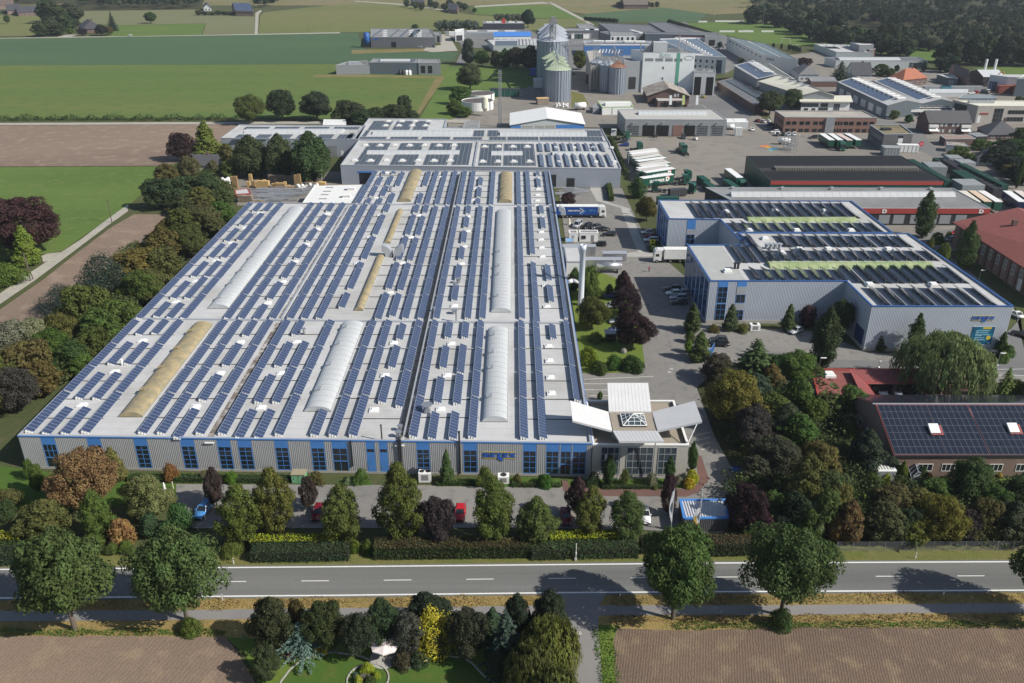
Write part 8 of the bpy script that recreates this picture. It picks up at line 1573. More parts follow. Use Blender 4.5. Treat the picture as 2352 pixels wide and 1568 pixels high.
EB=[('oak',900,440,620,200,(.062,.09,.035),'big round tree by the white tanks'),('wood',890,260,445,110,(.05,.065,.045),'tall grey green tree at the estate street'),('oak',985,345,460,120,G3,'dark round tree, left of the row before the pale hall'),('wood2',1075,345,465,80,(.05,.06,.03),'slim tree, second of the row before the pale hall'),('wood2',1140,330,470,110,G3,'dark pointed tree, third of the row before the pale hall'),('oak',1225,320,475,150,(.045,.055,.03),'dark tree, fourth of the row before the pale hall'),('wood',1320,310,480,140,(.045,.052,.032),'dark tree touching the tall silos'),('wood',1660,350,480,90,G2,'green tree right of the tall silos'),('oak',1300,60,190,105,CON,'lone dark round tree behind the black hall'),('oak',930,50,90,35,G3,'small round tree in the far meadow'),('wood',830,590,720,130,G1,'shrub left of the white round tanks, upper'),('wood',800,690,790,130,G2,'shrub left of the near white tank'),('wood',870,740,810,90,G2,'low shrub below the near white tank'),('wood',520,165,195,55,G3,'small dark tree behind the solar roofed grey hall')]
for k,x,yt,yb,w_,c,lb in EB:tree(k,'B',x,yt,yb,w_,c,lb,'trees of the estate')
for i in range(7):tree('far','B',690+i*40,140-(i%2)*8,210,75,(.10,.12,.09),'pale willow of the row behind the estate, %s from the left'%('first','second','third','fourth','fifth','sixth','seventh')[i],'pale willows behind the estate')
for i in range(5):tree('far','B',1090+i*36,92,145,60,(.10,.115,.08),'pale willow behind the black hall, %s from the left'%('first','second','third','fourth','fifth')[i],'pale willows behind the black hall')
tree('oak','C',590,625,790,190,(.05,.065,.032),'large tree behind the brick office, left of two');tree('oak2','C',745,610,765,150,(.055,.075,.03),'large tree behind the brick office, right of two');tree('spruce','C',1075,420,555,170,(.035,.055,.035),'broad dark conifer right of the grey hip roofed house');tree('oak','C',825,395,470,110,(.045,.03,.03),'reddish brown tree at the wedge hall end')
for i,(x,yt,yb,w_,c)in enumerate(((1360,440,525,130,G3),(1420,470,530,80,G5),(1470,445,495,35,CON),(1590,440,490,30,CON),(1655,418,495,38,CON),(1450,760,825,60,G2),(1260,670,730,60,G3),(500,395,440,30,G4),(390,395,440,40,G1),(245,285,330,40,CON),(1550,790,850,60,G3))):tree('far2' if w_<50 else 'wood','C',x,yt,yb,w_,c,('dark tree right of the dormer house','small tree beside the long pale hall','dark cone before the pale hall, left one','dark cone before the pale hall, middle one','tall dark cone at the pale hall corner','bush left of the balcony house','bush by the twin hall wall','small green tree by the wedge hall wall','small tree in the gap left of the wedge hall','dark tree by the pale cube','dark bush below the balcony house')[i],'garden trees of the estate')
for i,x in enumerate((615,672,722,735,752,768,784,800)):tree('far2','C',x,292+i*4,338+i*4,20,CON,'small slim conifer by the pitch, %s from the left'%('first','second','third','fourth','fifth','sixth','seventh','eighth')[i],'slim conifers by the pitch')
for i,(x,yt,yb,w_,c)in enumerate(((1880,1010,1120,230,G1),(2100,1010,1140,230,G2),(2250,1000,1180,260,G3),(1650,1080,1190,180,G2),(2350,1060,1300,300,G3),(2180,250,400,260,OLV),(2260,130,330,260,G3),(1980,1090,1180,240,G5),(2320,880,1040,200,G3),(2290,540,640,110,G3))):tree('wood','o' if i not in(5,6)else 'q',x,yt,yb,w_,c,('green tree below the hip roofed house, left','green tree below the hip roofed house, right','dark tree at the right edge below the houses','small tree by the white fronted garage','dark tree cut by the right edge at the houses','olive tree in the shade above the depot trailers','dark tree at the right edge above the depot trailers','dark shrub behind the shaded bungalow','dark tree at the right edge beside the hip roof','dark tree right of the pale office')[i],'garden trees of the estate')
for i in range(4):tree('bush2','q',1560+i*70,110+i*12,185+i*14,120,(.09,.12,.03),'bright green hedge bush by the white shed wall, %s'%('first','second','third','fourth')[i],'hedge bushes by the white shed')
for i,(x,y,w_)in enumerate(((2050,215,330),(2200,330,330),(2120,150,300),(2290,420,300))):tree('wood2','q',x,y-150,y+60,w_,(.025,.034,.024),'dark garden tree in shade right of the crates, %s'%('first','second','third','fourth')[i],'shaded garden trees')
FT_=[('spruce',958,95,258,95,CON,'pointed dark spruce beside the farmhouse'),('oak',1278,98,196,108,G3,'lone round tree in the greyish field'),('oak',860,205,300,110,(.035,.035,.03),'dark bush tree in front of the farmhouse'),('oak',705,235,305,85,(.03,.028,.028),'dark round bush left of the farmhouse door'),('oak2',930,220,295,80,OLV,'olive bush right of the farmhouse'),('oak',65,125,200,55,G3,'small tree in the left pasture'),('far',590,230,290,70,G1,'bush by the farm drive')]
for k,x,yt,yb,w_,c,lb in FT_:tree(k,'w',x,yt,yb,w_,c,lb,'trees around the farm')
for i,(x,yt,yb,w_)in enumerate(((420,-20,200,170),(500,10,240,180),(600,20,180,190),(560,90,260,170),(660,60,170,110),(440,130,300,150),(350,180,310,130),(500,180,300,120),(620,150,240,110),(390,60,180,130))):tree(('far','far2')[i%2],'w',x,yt,yb,w_,(.042,.056,.028),'dense grove tree left of the farmhouse, %s'%('at the top','upper middle one','upper right one','in the middle','rightmost one','lower left one','leftmost low one','lowest by the lane','nearest the farmhouse','upper left one')[i],'grove left of the farmhouse')
for i in range(9):tree('far','w',1680+i*55,85+(i%3)*8,128,60,(.045,.055,.032),'hedge tree at the solar barn, %s from the left'%('first','second','third','fourth','fifth','sixth','seventh','eighth','ninth')[i],'hedge trees at the solar barn')
for i in range(9):tree('far','r',560+i*78+(i%2)*20,-10+(i%3)*20,75+(i%3)*18,90,(.042,.055,.032),'tree of the far hamlet, %s from the left'%('first','second','third','fourth','fifth','sixth','seventh','eighth','ninth')[i],'trees of the far hamlet')
for i in range(9):tree('far','m',1180+i*52,12+(i%2)*10,78,60,(.04,.05,.032),'bush around the far brown barn, %s from the left'%('first','second','third','fourth','fifth','sixth','seventh','eighth','ninth')[i],'bushes around the far barn')
for i in range(14):tree('far','m',820+i*26,175+(i%2)*6+i*1.5,225+i*2,45,(.04,.055,.032),'low bush in the far hedge row beyond the estate','far hedge row')
for i in range(16):tree('far','m',1730+i*30,205+i*9,255+i*6.5,55,(.032,.042,.03),'bush of the dark hedge beside the pitch','dark hedge by the pitch')
wl='tree at the near edge of the big wood'
rw=random.Random(99)
WE=[(470,30,165,110),(560,20,160,130),(650,60,190,120),(740,90,220,120),(800,120,240,120),(870,130,265,120),(950,160,290,130),(1020,170,320,130),(1100,190,340,130),(1180,170,330,130),(1270,200,370,150),(1360,220,375,150),(1450,240,385,140),(1540,260,390,120),(1620,240,340,110),(1700,260,350,100),(1780,280,430,110),(1830,270,480,120),(1800,360,500,120),(1900,260,440,130),(1990,240,450,140),(2080,230,450,140),(2170,240,455,140),(2260,230,450,140),(2345,220,450,140),(1600,200,320,130),(1500,180,330,130),(1400,150,330,130),(720,30,170,120),(900,60,230,130),(1050,90,280,130),(2440,230,460,150)]
for i,(x,yt,yb,w_)in enumerate(WE):
 c=[(.028,.042,.023),(.036,.052,.026),(.024,.036,.022),(.040,.050,.025)][i%4]
 tree(('far2','far')[i%2],'C',x,yt,yb,w_*1.25,c,wl,'trees at the near edge of the big wood')
def wood_mass(name,label,regions,seed,col,leaf=1.5):
 rd=random.Random(seed);mb=MB()
 for(T,quad,n,hh)in regions:
  for _ in range(n):
   u,v=rd.random(),rd.random();a,b,c,d=quad;x=lerp(lerp(a[0],b[0],u),lerp(d[0],c[0],u),v);y=lerp(lerp(a[1],b[1],u),lerp(d[1],c[1],u),v)
   p=at(T,x,y);H=hh*rd.uniform(.75,1.2);r=rd.uniform(3.5,6)*(1 if hh>6 else.6)
   for k in range(7):
    q=p+Vector((rd.gauss(0,r*.45),rd.gauss(0,r*.45),H*rd.uniform(.35,.86)));rr=r*rd.uniform(.35,.55)
    for _2 in range(24):
     e=rv(rd);e.z=abs(e.z)*.9-.1 if rd.random()<.8 else e.z;leaf_quads(mb,q+e*rr*rd.uniform(.8,1.05),e+rv(rd)*.7,leaf*rd.uniform(.6,1.3),rd,.8)
 o=mb.build(name,M_leaf);paint(o,tuple(v*1.3 for v in col));tag(o,label,kind='stuff');return o
wood_mass('forest','big dark wood filling the upper right',[('C',((440,-30),(2600,-60),(2600,70),(440,60)),260,17),('C',((560,60),(2600,70),(2600,230),(900,190)),300,17),('C',((1250,180),(2600,200),(2600,400),(1900,380)),90,16)],3,(.028,.042,.024),1.7)
wood_mass('forest','dark wood along the top left edge',[('w',((690,-20),(1700,-20),(1700,75),(690,85)),150,16),('w',((-300,-60),(690,-60),(560,20),(-300,60)),90,15),('B',((-60,-60),(2300,-60),(2300,-12),(-60,-12)),170,14),('w',((2150,-10),(2352,-10),(2352,55),(2180,70)),26,14)],6,(.040,.054,.030),1.8)
wood_mass('undergrowth','dark ground shrubs filling the garden wood',[('',((1650,900),(1880,890),(1960,1060),(1700,1080)),90,3.2),('',((1700,1080),(1990,1080),(2000,1240),(1700,1215)),110,3.0),('',((2000,1130),(2450,1140),(2450,1248),(1990,1248)),120,3.0)],12,(.055,.072,.028),.42)
wood_mass('undergrowth','low green shrubs below the left belt trees',[('g',((1780,130),(1900,130),(560,1560),(330,1560)),150,3.2),('g',((1150,420),(1500,420),(400,1560),(-100,1560)),170,3.0),('t',((250,640),(700,740),(850,1020),(200,1100)),70,3)],14,(.075,.095,.035),.5)
def strip_mass(name,label,T,pts,w_,h,col,dens,leaf,kind='stuff',seed=1):
 rd=random.Random(seed);mb=MB();P=[at(T,*q)for q in pts]
 for a,b in zip(P,P[1:]):
  L=(b-a).length;d=(b-a).normalized();n=Vector((-d.y,d.x,0));m=int(L*w_*dens)
  for _ in range(m):
   t=rd.random();s=rd.uniform(-.5,.5);q=a+d*(L*t)+n*(w_*s*(1+.3*math.sin(t*L*.9)));hh=h*(.5+.5*math.sin(t*L*.55+1.3*math.sin(t*L*.21)))*(1-abs(s)*1.2)+h*.25;leaf_quads(mb,q+Vector((0,0,rd.random()**.6*hh)),Vector((rd.uniform(-1,1),rd.uniform(-1,1),1)),leaf*rd.uniform(.6,1.4),rd,.6)
 o=mb.build(name,M_leaf);paint(o,col);return tag(o,label,kind=kind)
strip_mass('hedgerow_plants','long low hedgerow of weeds between green and brown field','A',[(-300,830),(0,828),(600,826),(1000,828),(1500,825),(1650,822)],6,2.6,(.055,.085,.03),3.5,.8)
strip_mass('weeds','green weeds along the left foreground field edge','J',[(-300,830),(0,828),(400,832),(900,828),(1300,830),(1560,838)],1.2,.55,(.09,.14,.03),60,.2)
strip_mass('weeds','green weeds along the right foreground field edge','L',[(-80,790),(0,785),(600,782),(1200,775),(1800,778),(2352,775),(2700,775)],1.2,.5,(.085,.14,.03),60,.2,seed=2)
strip_mass('weeds','tall bright grass along the driveway','K',[(1800,790),(1830,900),(1850,1050),(1870,1176),(1920,1500)],2.2,.6,(.10,.17,.03),45,.2,seed=3)
strip_mass('dry_grass_tufts','dry grass tufts on the verge between road and cycle path','',[(-200,1392),(470,1388),(1270,1380)],2.2,.28,(.30,.22,.09),30,.22,seed=4);strip_mass('dry_grass_tufts','dry grass tufts on the right verge','',[(1400,1380),(1836,1375),(2600,1370)],2.0,.28,(.30,.22,.09),30,.22,seed=5)
strip_mass('dry_grass_tufts','dry grass tufts below the cycle path','',[(1400,1424),(1836,1422),(2600,1416)],1.6,.3,(.27,.19,.08),30,.22,seed=6)
def hedge(label,T,pts,w_,h,cols,name='hedge',topc=None,dens=46,leaf=.2,rough=.06,seed=0,round_=False):
 rd=random.Random(seed+7);P=[at(T,*q)for q in pts];mid=sum(P,Vector())/len(P);t=thing(name,label,'hedge',(mid.x,mid.y,.03));mb=MB();tp=MB();co=MB()
 for a,b in zip(P,P[1:]):
  L=(b-a).length;d=(b-a).normalized();n=Vector((-d.y,d.x,0));co.obox((a.x-n.x*(w_/2-.12),a.y-n.y*(w_/2-.12),0),d*L,n*(w_-.24),Vector((0,0,h-.12)))
  def put(m,q,nn):leaf_quads(m,q+Vector((rd.gauss(0,rough),rd.gauss(0,rough),rd.gauss(0,rough))),nn+rv(rd)*.8,leaf*rd.uniform(.6,1.4),rd,.8)
  for _ in range(int(L*h*dens)):
   z=rd.random()*h;s=rd.random()*L;k=.5-(.18*(z/h)**3 if round_ else 0);put(mb,a+d*s-n*w_*k+Vector((0,0,z)),-n);
   if rd.random()<.5:put(mb,a+d*rd.random()*L+n*w_*.5+Vector((0,0,rd.random()*h)),n)
  for _ in range(int(L*w_*dens)):put(tp,a+d*rd.random()*L+n*w_*rd.uniform(-.5,.5)+Vector((0,0,h+.12*math.sin(rd.random()*L))),Vector((0,0,1)))
 for q,e in((P[0],P[0]-P[1]),(P[-1],P[-1]-P[-2])):
  e=e.normalized();n=Vector((-e.y,e.x,0))
  for _ in range(int(w_*h*dens)):put(mb,q+n*w_*rd.uniform(-.5,.5)+Vector((0,0,rd.random()*h)),e)
 cols=tuple(v*1.35 for v in cols);topc=topc and tuple(v*1.35 for v in topc);paint(co.build('core',mat('hedge_core',(.02,.025,.012),.95),t),cols);paint(mb.build('side_leaves',M_leaf,t),cols);paint(tp.build('top_leaves',M_leaf,t),topc or cols)
hedge('long shaggy dark green hedge near the road, left one','',[(582,1281),(690,1280),(803,1277)],2.4,1.9,(.040,.062,.032),seed=1,rough=.12,round_=True);hedge('clipped hedge with a bright yellow green top, left one','',[(582,1260),(700,1258),(790,1257)],1.8,2.0,(.06,.085,.022),topc=(.22,.25,.02),seed=2)
hedge('long flat brownish hedge in the middle of the verge','',[(862,1274),(1040,1272),(1216,1270)],2.6,2.3,(.042,.058,.022),topc=(.07,.058,.025),seed=3);hedge('shaggy green hedge right of the brownish one','',[(1220,1276),(1340,1273),(1462,1271)],2.4,1.9,(.045,.07,.03),seed=4,rough=.12,round_=True)
hedge('clipped hedge with a bright yellow green top, right one','',[(1262,1256),(1330,1252),(1420,1252)],2.0,2.2,(.08,.11,.02),topc=(.24,.27,.02),seed=5);hedge('brown topped hedge behind the right roadside trees','',[(1630,1268),(1750,1264),(1790,1263)],2.4,2.4,(.035,.046,.022),topc=(.075,.055,.03),seed=6);hedge('dark hedge beside the flag poles','',[(1470,1262),(1540,1262),(1625,1260)],2.4,2.0,(.035,.048,.024),topc=(.06,.055,.028),seed=7)
hedge('shaggy dark hedge at the left edge','',[(-120,1292),(-20,1290),(90,1284)],2.6,2.2,(.036,.058,.030),seed=8,rough=.12,round_=True);hedge('hedge with a bright yellow top at the left edge','',[(-120,1262),(-20,1258),(58,1256)],2.0,2.4,(.06,.09,.02),topc=(.26,.27,.02),seed=9)
hedge('low clipped hedge along the factory wall, left part','G',[(900,965),(1400,968),(2000,975)],1.6,.9,(.045,.085,.022),seed=10,leaf=.16);hedge('low clipped hedge along the factory wall, by the cypress','H',[(670,1000),(850,1000),(985,1000)],1.0,.7,(.04,.075,.02),seed=11,leaf=.16);hedge('low clipped hedge in front of the entrance lawn','H',[(1190,1010),(1360,1012),(1525,1012)],1.0,.7,(.05,.085,.022),seed=12,leaf=.16);hedge('low hedge round the pavilion bed','v',[(390,1122),(700,1122),(1000,1118)],.9,.7,(.04,.07,.022),seed=13,leaf=.16)
hedge('narrow hedge between the loading ramps','p',[(225,900),(245,990),(262,1080)],1.6,1.9,(.06,.09,.025),seed=14);hedge('low hedge at the side garden corner','u',[(420,1560),(600,1550),(735,1530)],1.6,.8,(.035,.06,.02),seed=15)
hedge('shadowed hedge along the factory fence','p',[(255,400),(340,580),(440,800)],1.4,1.2,(.06,.085,.03),seed=16,dens=20,leaf=.3);hedge('bright hedge column by the terrace canopy','I',[(1460,850),(1500,960)],1.2,2.2,(.075,.125,.018),seed=17)
M_canvas=mat('parasol_canvas',(.66,.58,.57),.8,.06,1)
p=at('f',960,480);t=thing('garden_parasol','open pale pink garden parasol at the lawn edge','parasol',p)
mb=MB();n=8;rr=2.0;top=Vector((p.x,p.y,3.05));rim=[Vector((p.x+rr*math.cos(2*math.pi*i/n),p.y+rr*math.sin(2*math.pi*i/n),2.35))for i in range(n)]
for i in range(n):a,b=rim[i],rim[(i+1)%n];m_=(a+b)/2*.97+top*.03-Vector((0,0,.03));mb.add([top,a,m_,b],[(0,1,2),(0,2,3)]);mb.add([a,m_,b,a-Vector((0,0,.18)),m_-Vector((0,0,.18)),b-Vector((0,0,.18))],[(0,3,4,1),(1,4,5,2)])
mb.build('canopy',M_canvas,t);mb=MB();mb.lathe(top,[(.3,-.08),(.25,.06),(.04,.1),(.04,.2),(0,.22)],10);mb.build('cap',M_canvas,t)
mb=MB();mb.tube(p,top,.04,n=8);mb.build('pole',M_wood,t);mb=MB();mb.box(p+Vector((0,0,.06)),(.7,.7,.12));mb.build('base',M_conc,t)
mb=MB();
for i in range(n):mb.tube(top-Vector((0,0,.06)),rim[i]-Vector((0,0,.03)),.015,n=4)
mb.build('rib',M_wood,t)
q=at('f',950,490);mb=MB();mb.lathe((q.x,q.y,.09),[(1.9,0),(1.9,.03),(0,.03)],20);mb.solo('stone_terrace',M_conc,'small round stone terrace under the parasol','terrace')
mb=MB();q=at('f',835,640)
for k in range(28):a=2*math.pi*k/28;mb.box((q.x+2.6*math.cos(a),q.y+2.5*math.sin(a),.16),(.5,.16,.16),a+math.pi/2)
mb.solo('bed_edging',M_conc,'pale stone ring round the lime hosta bed','edging');rdm=random.Random(3);mb=MB()
for k in range(7):mb.lathe((q.x+rdm.uniform(-.9,.9),q.y+rdm.uniform(-.8,.8),.06),[(rdm.uniform(.25,.4),0),(.3,.2),(.15,.36),(0,.4)],7)
mb.solo('rock_group',mat('dark_rock',(.09,.085,.085),.9,.3,2),'dark rocks in the middle of the lime hosta bed','rocks')
def post(label,T,x,y,h=1.0,lean=0,m=None,r=.06,name='road_marker_post',group='white road marker posts',cat='marker post'):
 p=at(T,x,y);mb=MB();mb.box(p+Vector((0,0,h/2)),(r*2,r*1.2,h));t=thing(name,label,cat,p,0,group);mb.build('post',m or M_white,t);mb=MB();mb.box(p+Vector((0,0,h*.82)),(r*2.05,r*1.25,h*.14));mb.build('reflector_band',M_dark,t);mb=MB();mb.box(p+Vector((0,0,h+.02)),(r*2,r*1.2,.05));mb.build('cap',M_white,t)
post('white marker post left of the shaggy left hedge','J',1618,356,1.15);post('white marker post right of the second roadside tree','J',1542,608,1.15);post('white marker post at the driveway island','K',1937,582,1.0);post('white marker post below the wire fence','L',1600,318,1.1);post('white marker post in the shade at the right','L',1793,568,1.05)
p=at('K',1630,330);t=thing('traffic_sign_back','grey thin post with a concrete foot at the verge','post',p);mb=MB();mb.tube(p,p+Vector((0,0,3.2)),.06,n=8);mb.build('post',M_white,t);mb=MB();mb.box(p+Vector((0,0,.2)),(.4,.4,.4));mb.build('foot',M_conc,t);mb=MB();mb.tube(p+Vector((0,-.02,1.2)),p+Vector((0,-.02,1.6)),.1,n=8);mb.build('sleeve',M_white,t)
A,B_=at('L',1050,268),at('L',2600,262);t=thing('wire_fence','long grey wire fence in front of the right garden wood','fence',(A+B_)/2);d=(B_-A);n=14
for k in range(n+1):q=A+d*(k/n);mb=MB();mb.box(q+Vector((0,0,.95)),(.07,.07,1.9));mb.build('fence_post',M_steel,t)
mb=MB()
for k in range(11):mb.obox(A+Vector((0,0,.15+k*.17)),d,Vector((0,.012,0)),Vector((0,0,.014)))
mb.build('wire',M_cap,t)
A,B_=at('p',240,380),at('p',470,850);t=thing('yard_fence','dark fence between the factory and the truck yard','fence',(A+B_)/2);d=B_-A
for k in range(17):q=A+d*(k/16);mb=MB();mb.box(q+Vector((0,0,.9)),(.08,.08,1.8));mb.build('fence_post',M_dark,t)
mb=MB()
for k in range(6):mb.obox(A+Vector((0,0,.2+k*.3)),d,Vector((.03,0,0)),Vector((0,0,.05)))
mb.build('rail',M_dark,t)
M_flag=mat('flag_cloth',(.62,.64,.68),.8,.1,2);M_flagy=mat('flag_yellow',(.5,.33,.08),.8,.1,2)
for k,(T,x,yb,yt,lab)in enumerate((('v',965,1485,1125,'white flag hanging on the left flag pole'),('v',1192,1525,1130,'white and yellow flag on the right flag pole'))):
 p=at(T,x,yb);h=hgt(T,x,yt,yb);t=thing('flag_pole',lab,'flag',p,0,'flag poles at the bicycle shed');mb=MB();mb.tube(p,p+Vector((0,0,h)),.07,.04,8);mb.build('pole',M_white,t)
 mb=MB();z1,z0=(h*.96,h*.22)if k==0 else(h*.62,h*.22);s=-1;rows_=9;W=.55 if k==0 else.95
 for j in range(rows_+1):z=lerp(z1,z0,j/rows_);w_=W*math.sin(math.pi*min(1,(j+.6)/(rows_+.6)*.85+.12));mb.v+=[tuple(p+Vector((0.05*s,0,z))),tuple(p+Vector((s*w_*.5,-.12*math.sin(j),z-.1))),tuple(p+Vector((s*w_,.1*math.cos(j*1.3),z-.3)))]
 for j in range(rows_):
  for i in range(2):b0=j*3+i;mb.f.append((b0,b0+3,b0+4,b0+1));mb.m.append(1 if k==1 and 3<j<8 and i==1 else 0)
 mb.build('flag',[M_flag,M_flagy],t,True)
for k,(x,c)in enumerate(((1725,(.7,.72,.72)),(1865,(.45,.55,.2)),(2012,(.7,.72,.72)))):
 p=at('m',x,1170);t=thing('banner_flag',('tall white banner flag in front of the old barn, left one','lime green banner flag in front of the old barn','white banner flag in front of the old barn, right one')[k],'flag',p,0,'banner flags');mb=MB();mb.tube(p,p+Vector((0,0,6.6)),.09,n=6);mb.build('pole',M_steel,t);mb=MB();mb.obox(p+Vector((.1,0,1.6)),Vector((1.5,.1,0)),Vector((0,.04,0)),Vector((-.35,0,5)));mb.build('banner',mat('banner%d'%k,c,.8,.05),t)
def vent(label,T,x0,x1,yt,yb,d=1.4,fans=2):
 a=at(T,x0,yb);b=at(T,x1,yb);h=hgt(T,(x0+x1)/2,yt,yb)*.72;t=thing('ventilation_unit',label,'ventilation unit',(a+b)/2);W=b.x-a.x;mb=MB();mb.box(((a.x+b.x)/2,a.y+d/2,h/2+.15),(W,d,h));mb.build('casing',M_white,t)
 mb=MB();mb.box(((a.x+b.x)/2,a.y+d/2,.08),(W*.9,d*.9,.16));mb.build('plinth',M_dark,t)
 for k in range(fans):mb=MB();c=Vector((a.x+W*(k+.5)/fans,a.y+d*.55,h+.15));mb.lathe(c,[(min(W/fans,d)*.38,0),(min(W/fans,d)*.38,.07),(min(W/fans,d)*.28,.07),(min(W/fans,d)*.26,.02),(0,.02)],16);mb.build('fan',M_dark,t)
 mb=MB();mb.box(((a.x+b.x)/2,a.y-.01,h*.55+.15),(W*.55,.04,h*.6));mb.build('grille',M_grey,t)
vent('white boxy ventilation unit beside the tallest clipped tree','H',545,632,905,990);vent('white ventilation unit with dark grille on the lawn','H',1092,1170,935,1000,1.4,1);vent('white ventilation unit at the silver hall wall','F',458,525,1062,1118,1.6,1)
a=at('b',925,198);b=at('b',1060,198);h=1.7;t=thing('utility_cabinet','pale green utility cabinet in the factory bed','cabinet',(a+b)/2);mb=MB();mb.box(((a.x+b.x)/2,a.y+.8,h/2),(b.x-a.x,1.6,h));mb.build('casing',mat('cabinet_green',(.15,.36,.20),.5,.08),t);mb=MB();mb.box(((a.x+b.x)/2,a.y+.8,h+.06),(b.x-a.x+.15,1.8,.14));mb.build('lid',mat('cabinet_lid',(.28,.25,.17),.8,.15),t);mb=MB();mb.box(((a.x+b.x)/2,a.y-.01,h*.55),(.04,.04,h*.8));mb.box((a.x+.4,a.y-.015,h*.55),(.1,.04,.25));mb.build('handle',M_dark,t)
p=at('a',1790,445);t=thing('garden_statue','small white statue on the grass beside a cream post','statue',p);mb=MB();mb.lathe(p,[(.28,0),(.28,.15),(.16,.2),(.2,.6),(.22,.9),(.1,1.1),(.13,1.25),(.08,1.38),(0,1.4)],12);mb.build('figure',M_white,t,True);mb=MB();mb.box(p+Vector((0,0,.06)),(.6,.6,.12));mb.build('plinth',M_conc,t)
p=at('a',1885,440);mb=MB();mb.tube(p,p+Vector((0,0,1.3)),.07,n=8);mb.lathe(p+Vector((0,0,1.3)),[(.1,0),(.1,.1),(0,.16)],8);mb.solo('garden_post',M_cream,'thin cream post right of the white statue','post')
P=[at('u',*q)for q in((415,1330),(502,1330))];t=thing('smoking_shelter','small glass shelter with a pale flat roof under the purple trees','shelter',(P[0]+P[1])/2);W=P[1].x-P[0].x;c=(P[0]+P[1])/2
mb=MB();mb.box(c+Vector((0,.9,2.45)),(W+.4,2.4,.12));mb.build('roof',M_cap,t);mb=MB();mb.box(c+Vector((0,2.0,1.2)),(W,.04,2.2));mb.box(c+Vector((-W/2,.9,1.2)),(.04,2.2,2.2));mb.box(c+Vector((W/2,.9,1.2)),(.04,2.2,2.2));mb.build('glazing',M_glass2,t)
for i in(-1,1):
 for j in(0,2):mb=MB();mb.box(c+Vector((i*W/2,j,1.2)),(.09,.09,2.4));mb.build('post',M_cap,t)
mb=MB();mb.box(c+Vector((0,1.7,.45)),(W*.8,.4,.08));mb.build('bench',M_wood,t)
p=at('u',568,1412);mb=MB();mb.lathe(p,[(.7,0),(.8,.4),(.65,.9),(.3,1.25),(0,1.3)],8);mb.solo('boulder',mat('boulder_grey',(.22,.21,.19),.95,.25,2,bump=.05),'grey boulder below the nearest purple tree','boulder')
p=at('E',2158,548);t=thing('yellow_sign','yellow upright notice board at the hedge by the silver hall','sign',p);mb=MB();mb.box(p+Vector((0,0,2.0)),(1.5,.1,2.2));mb.build('board',mat('sign_bright_yellow',(.75,.68,.01),.5,.05),t);mb=MB();mb.box(p+Vector((-.5,.02,.5)),(.1,.1,1));mb.box(p+Vector((.5,.02,.5)),(.1,.1,1));mb.build('post',M_steel,t);mb=MB();mb.box(p+Vector((0,-.07,2.6)),(.7,.03,.5));mb.box(p+Vector((0,-.07,1.7)),(1.0,.03,.2));mb.build('print',M_dark,t)
p=at('c',150,295);q=at('c',215,200);t=thing('sliding_gate','blue steel gate beside the dark column conifer','gate',(p+q)/2);mb=MB();d=q-p
for k in range(14):mb.tube(p+d*(k/13)+Vector((0,0,.15)),p+d*(k/13)+Vector((0,0,2)),.04,n=4)
mb.build('bar',M_blue,t);mb=MB();mb.tube(p+Vector((0,0,.2)),q+Vector((0,0,.2)),.06,n=5);mb.tube(p+Vector((0,0,2)),q+Vector((0,0,2)),.06,n=5);mb.build('rail',M_blue,t);mb=MB();mb.box(p+Vector((0,0,1.2)),(.25,.25,2.4));mb.build('gate_post',M_blue,t)
def lamp(label,T,x,yb,yt,arm=1.2,r=.07,glob=True,group='street lamps',name='street_lamp'):
 p=at(T,x,yb);h=hgt(T,x,yt,yb);t=thing(name,label,'lamp post',p,0,group);mb=MB();mb.tube(p,p+Vector((0,0,h)),r,r*.6,8);mb.build('pole',M_steel,t)
 mb=MB();mb.box(p+Vector((arm*.5,0,h)),(arm,.25,.16));mb.build('lamp_head',M_white,t);mb=MB();mb.lathe(p,[(.2,0),(.2,.3),(.1,.4)],8);mb.build('base',M_steel,t)
lamp('street lamp in front of the willow at the street bend','I',2165,180,90);lamp('street lamp beside the garage block','c',1420,545,280);lamp('street lamp by the red roofed hall','F',2040,755,692);lamp('low lamp at the street kerb before the willow','c',2140,400,320,.4);lamp('tall white lamp mast beside the trailer row','p',443,720,345,.6,.14);lamp('tall lamp mast in the truck yard by the fuel rack','p',2270,555,350,.6,.14)
for k,(x,yb,yt)in enumerate(((1055,130,0),(545,170,65),(700,215,95),(880,270,135),(1070,330,175),(1015,120,60),(200,150,98))):lamp('floodlight mast at the pitch, %s'%('tallest by the club house','leftmost whole one','second from the left','third from the left','in front of the wood edge','beside the tallest one','behind the advertising boards')[k],'C',x,yb,yt,2.2,.18,group='floodlight masts',name='floodlight_mast')
def upole(label,T,x,yt,yb,x2=None):
 p=at(T,x,yb);h=hgt(T,x2 or x,yt,yb);t=thing('utility_pole',label,'utility pole',p,0,'wooden utility poles');mb=MB();mb.tube(p,p+Vector((0,0,h)),.16,.1,8);mb.build('pole',M_bark,t);mb=MB();mb.box(p+Vector((0,0,h-.4)),(1.4,.1,.1));mb.build('crossarm',M_bark,t)
 return t,h,p
upole('single wooden utility pole at the lane by the field end','D',775,200,362,745)
t,h,p=upole('leaning pair of wooden utility poles beside the lane','D',212,570,768,190);mb=MB();q=at('D',230,755);mb.tube(q,p+Vector((0,0,h*.93)),.15,.1,8);mb.build('stay_pole',M_bark,t)
upole('lone pole in the ripening field','A',2128,145,215)
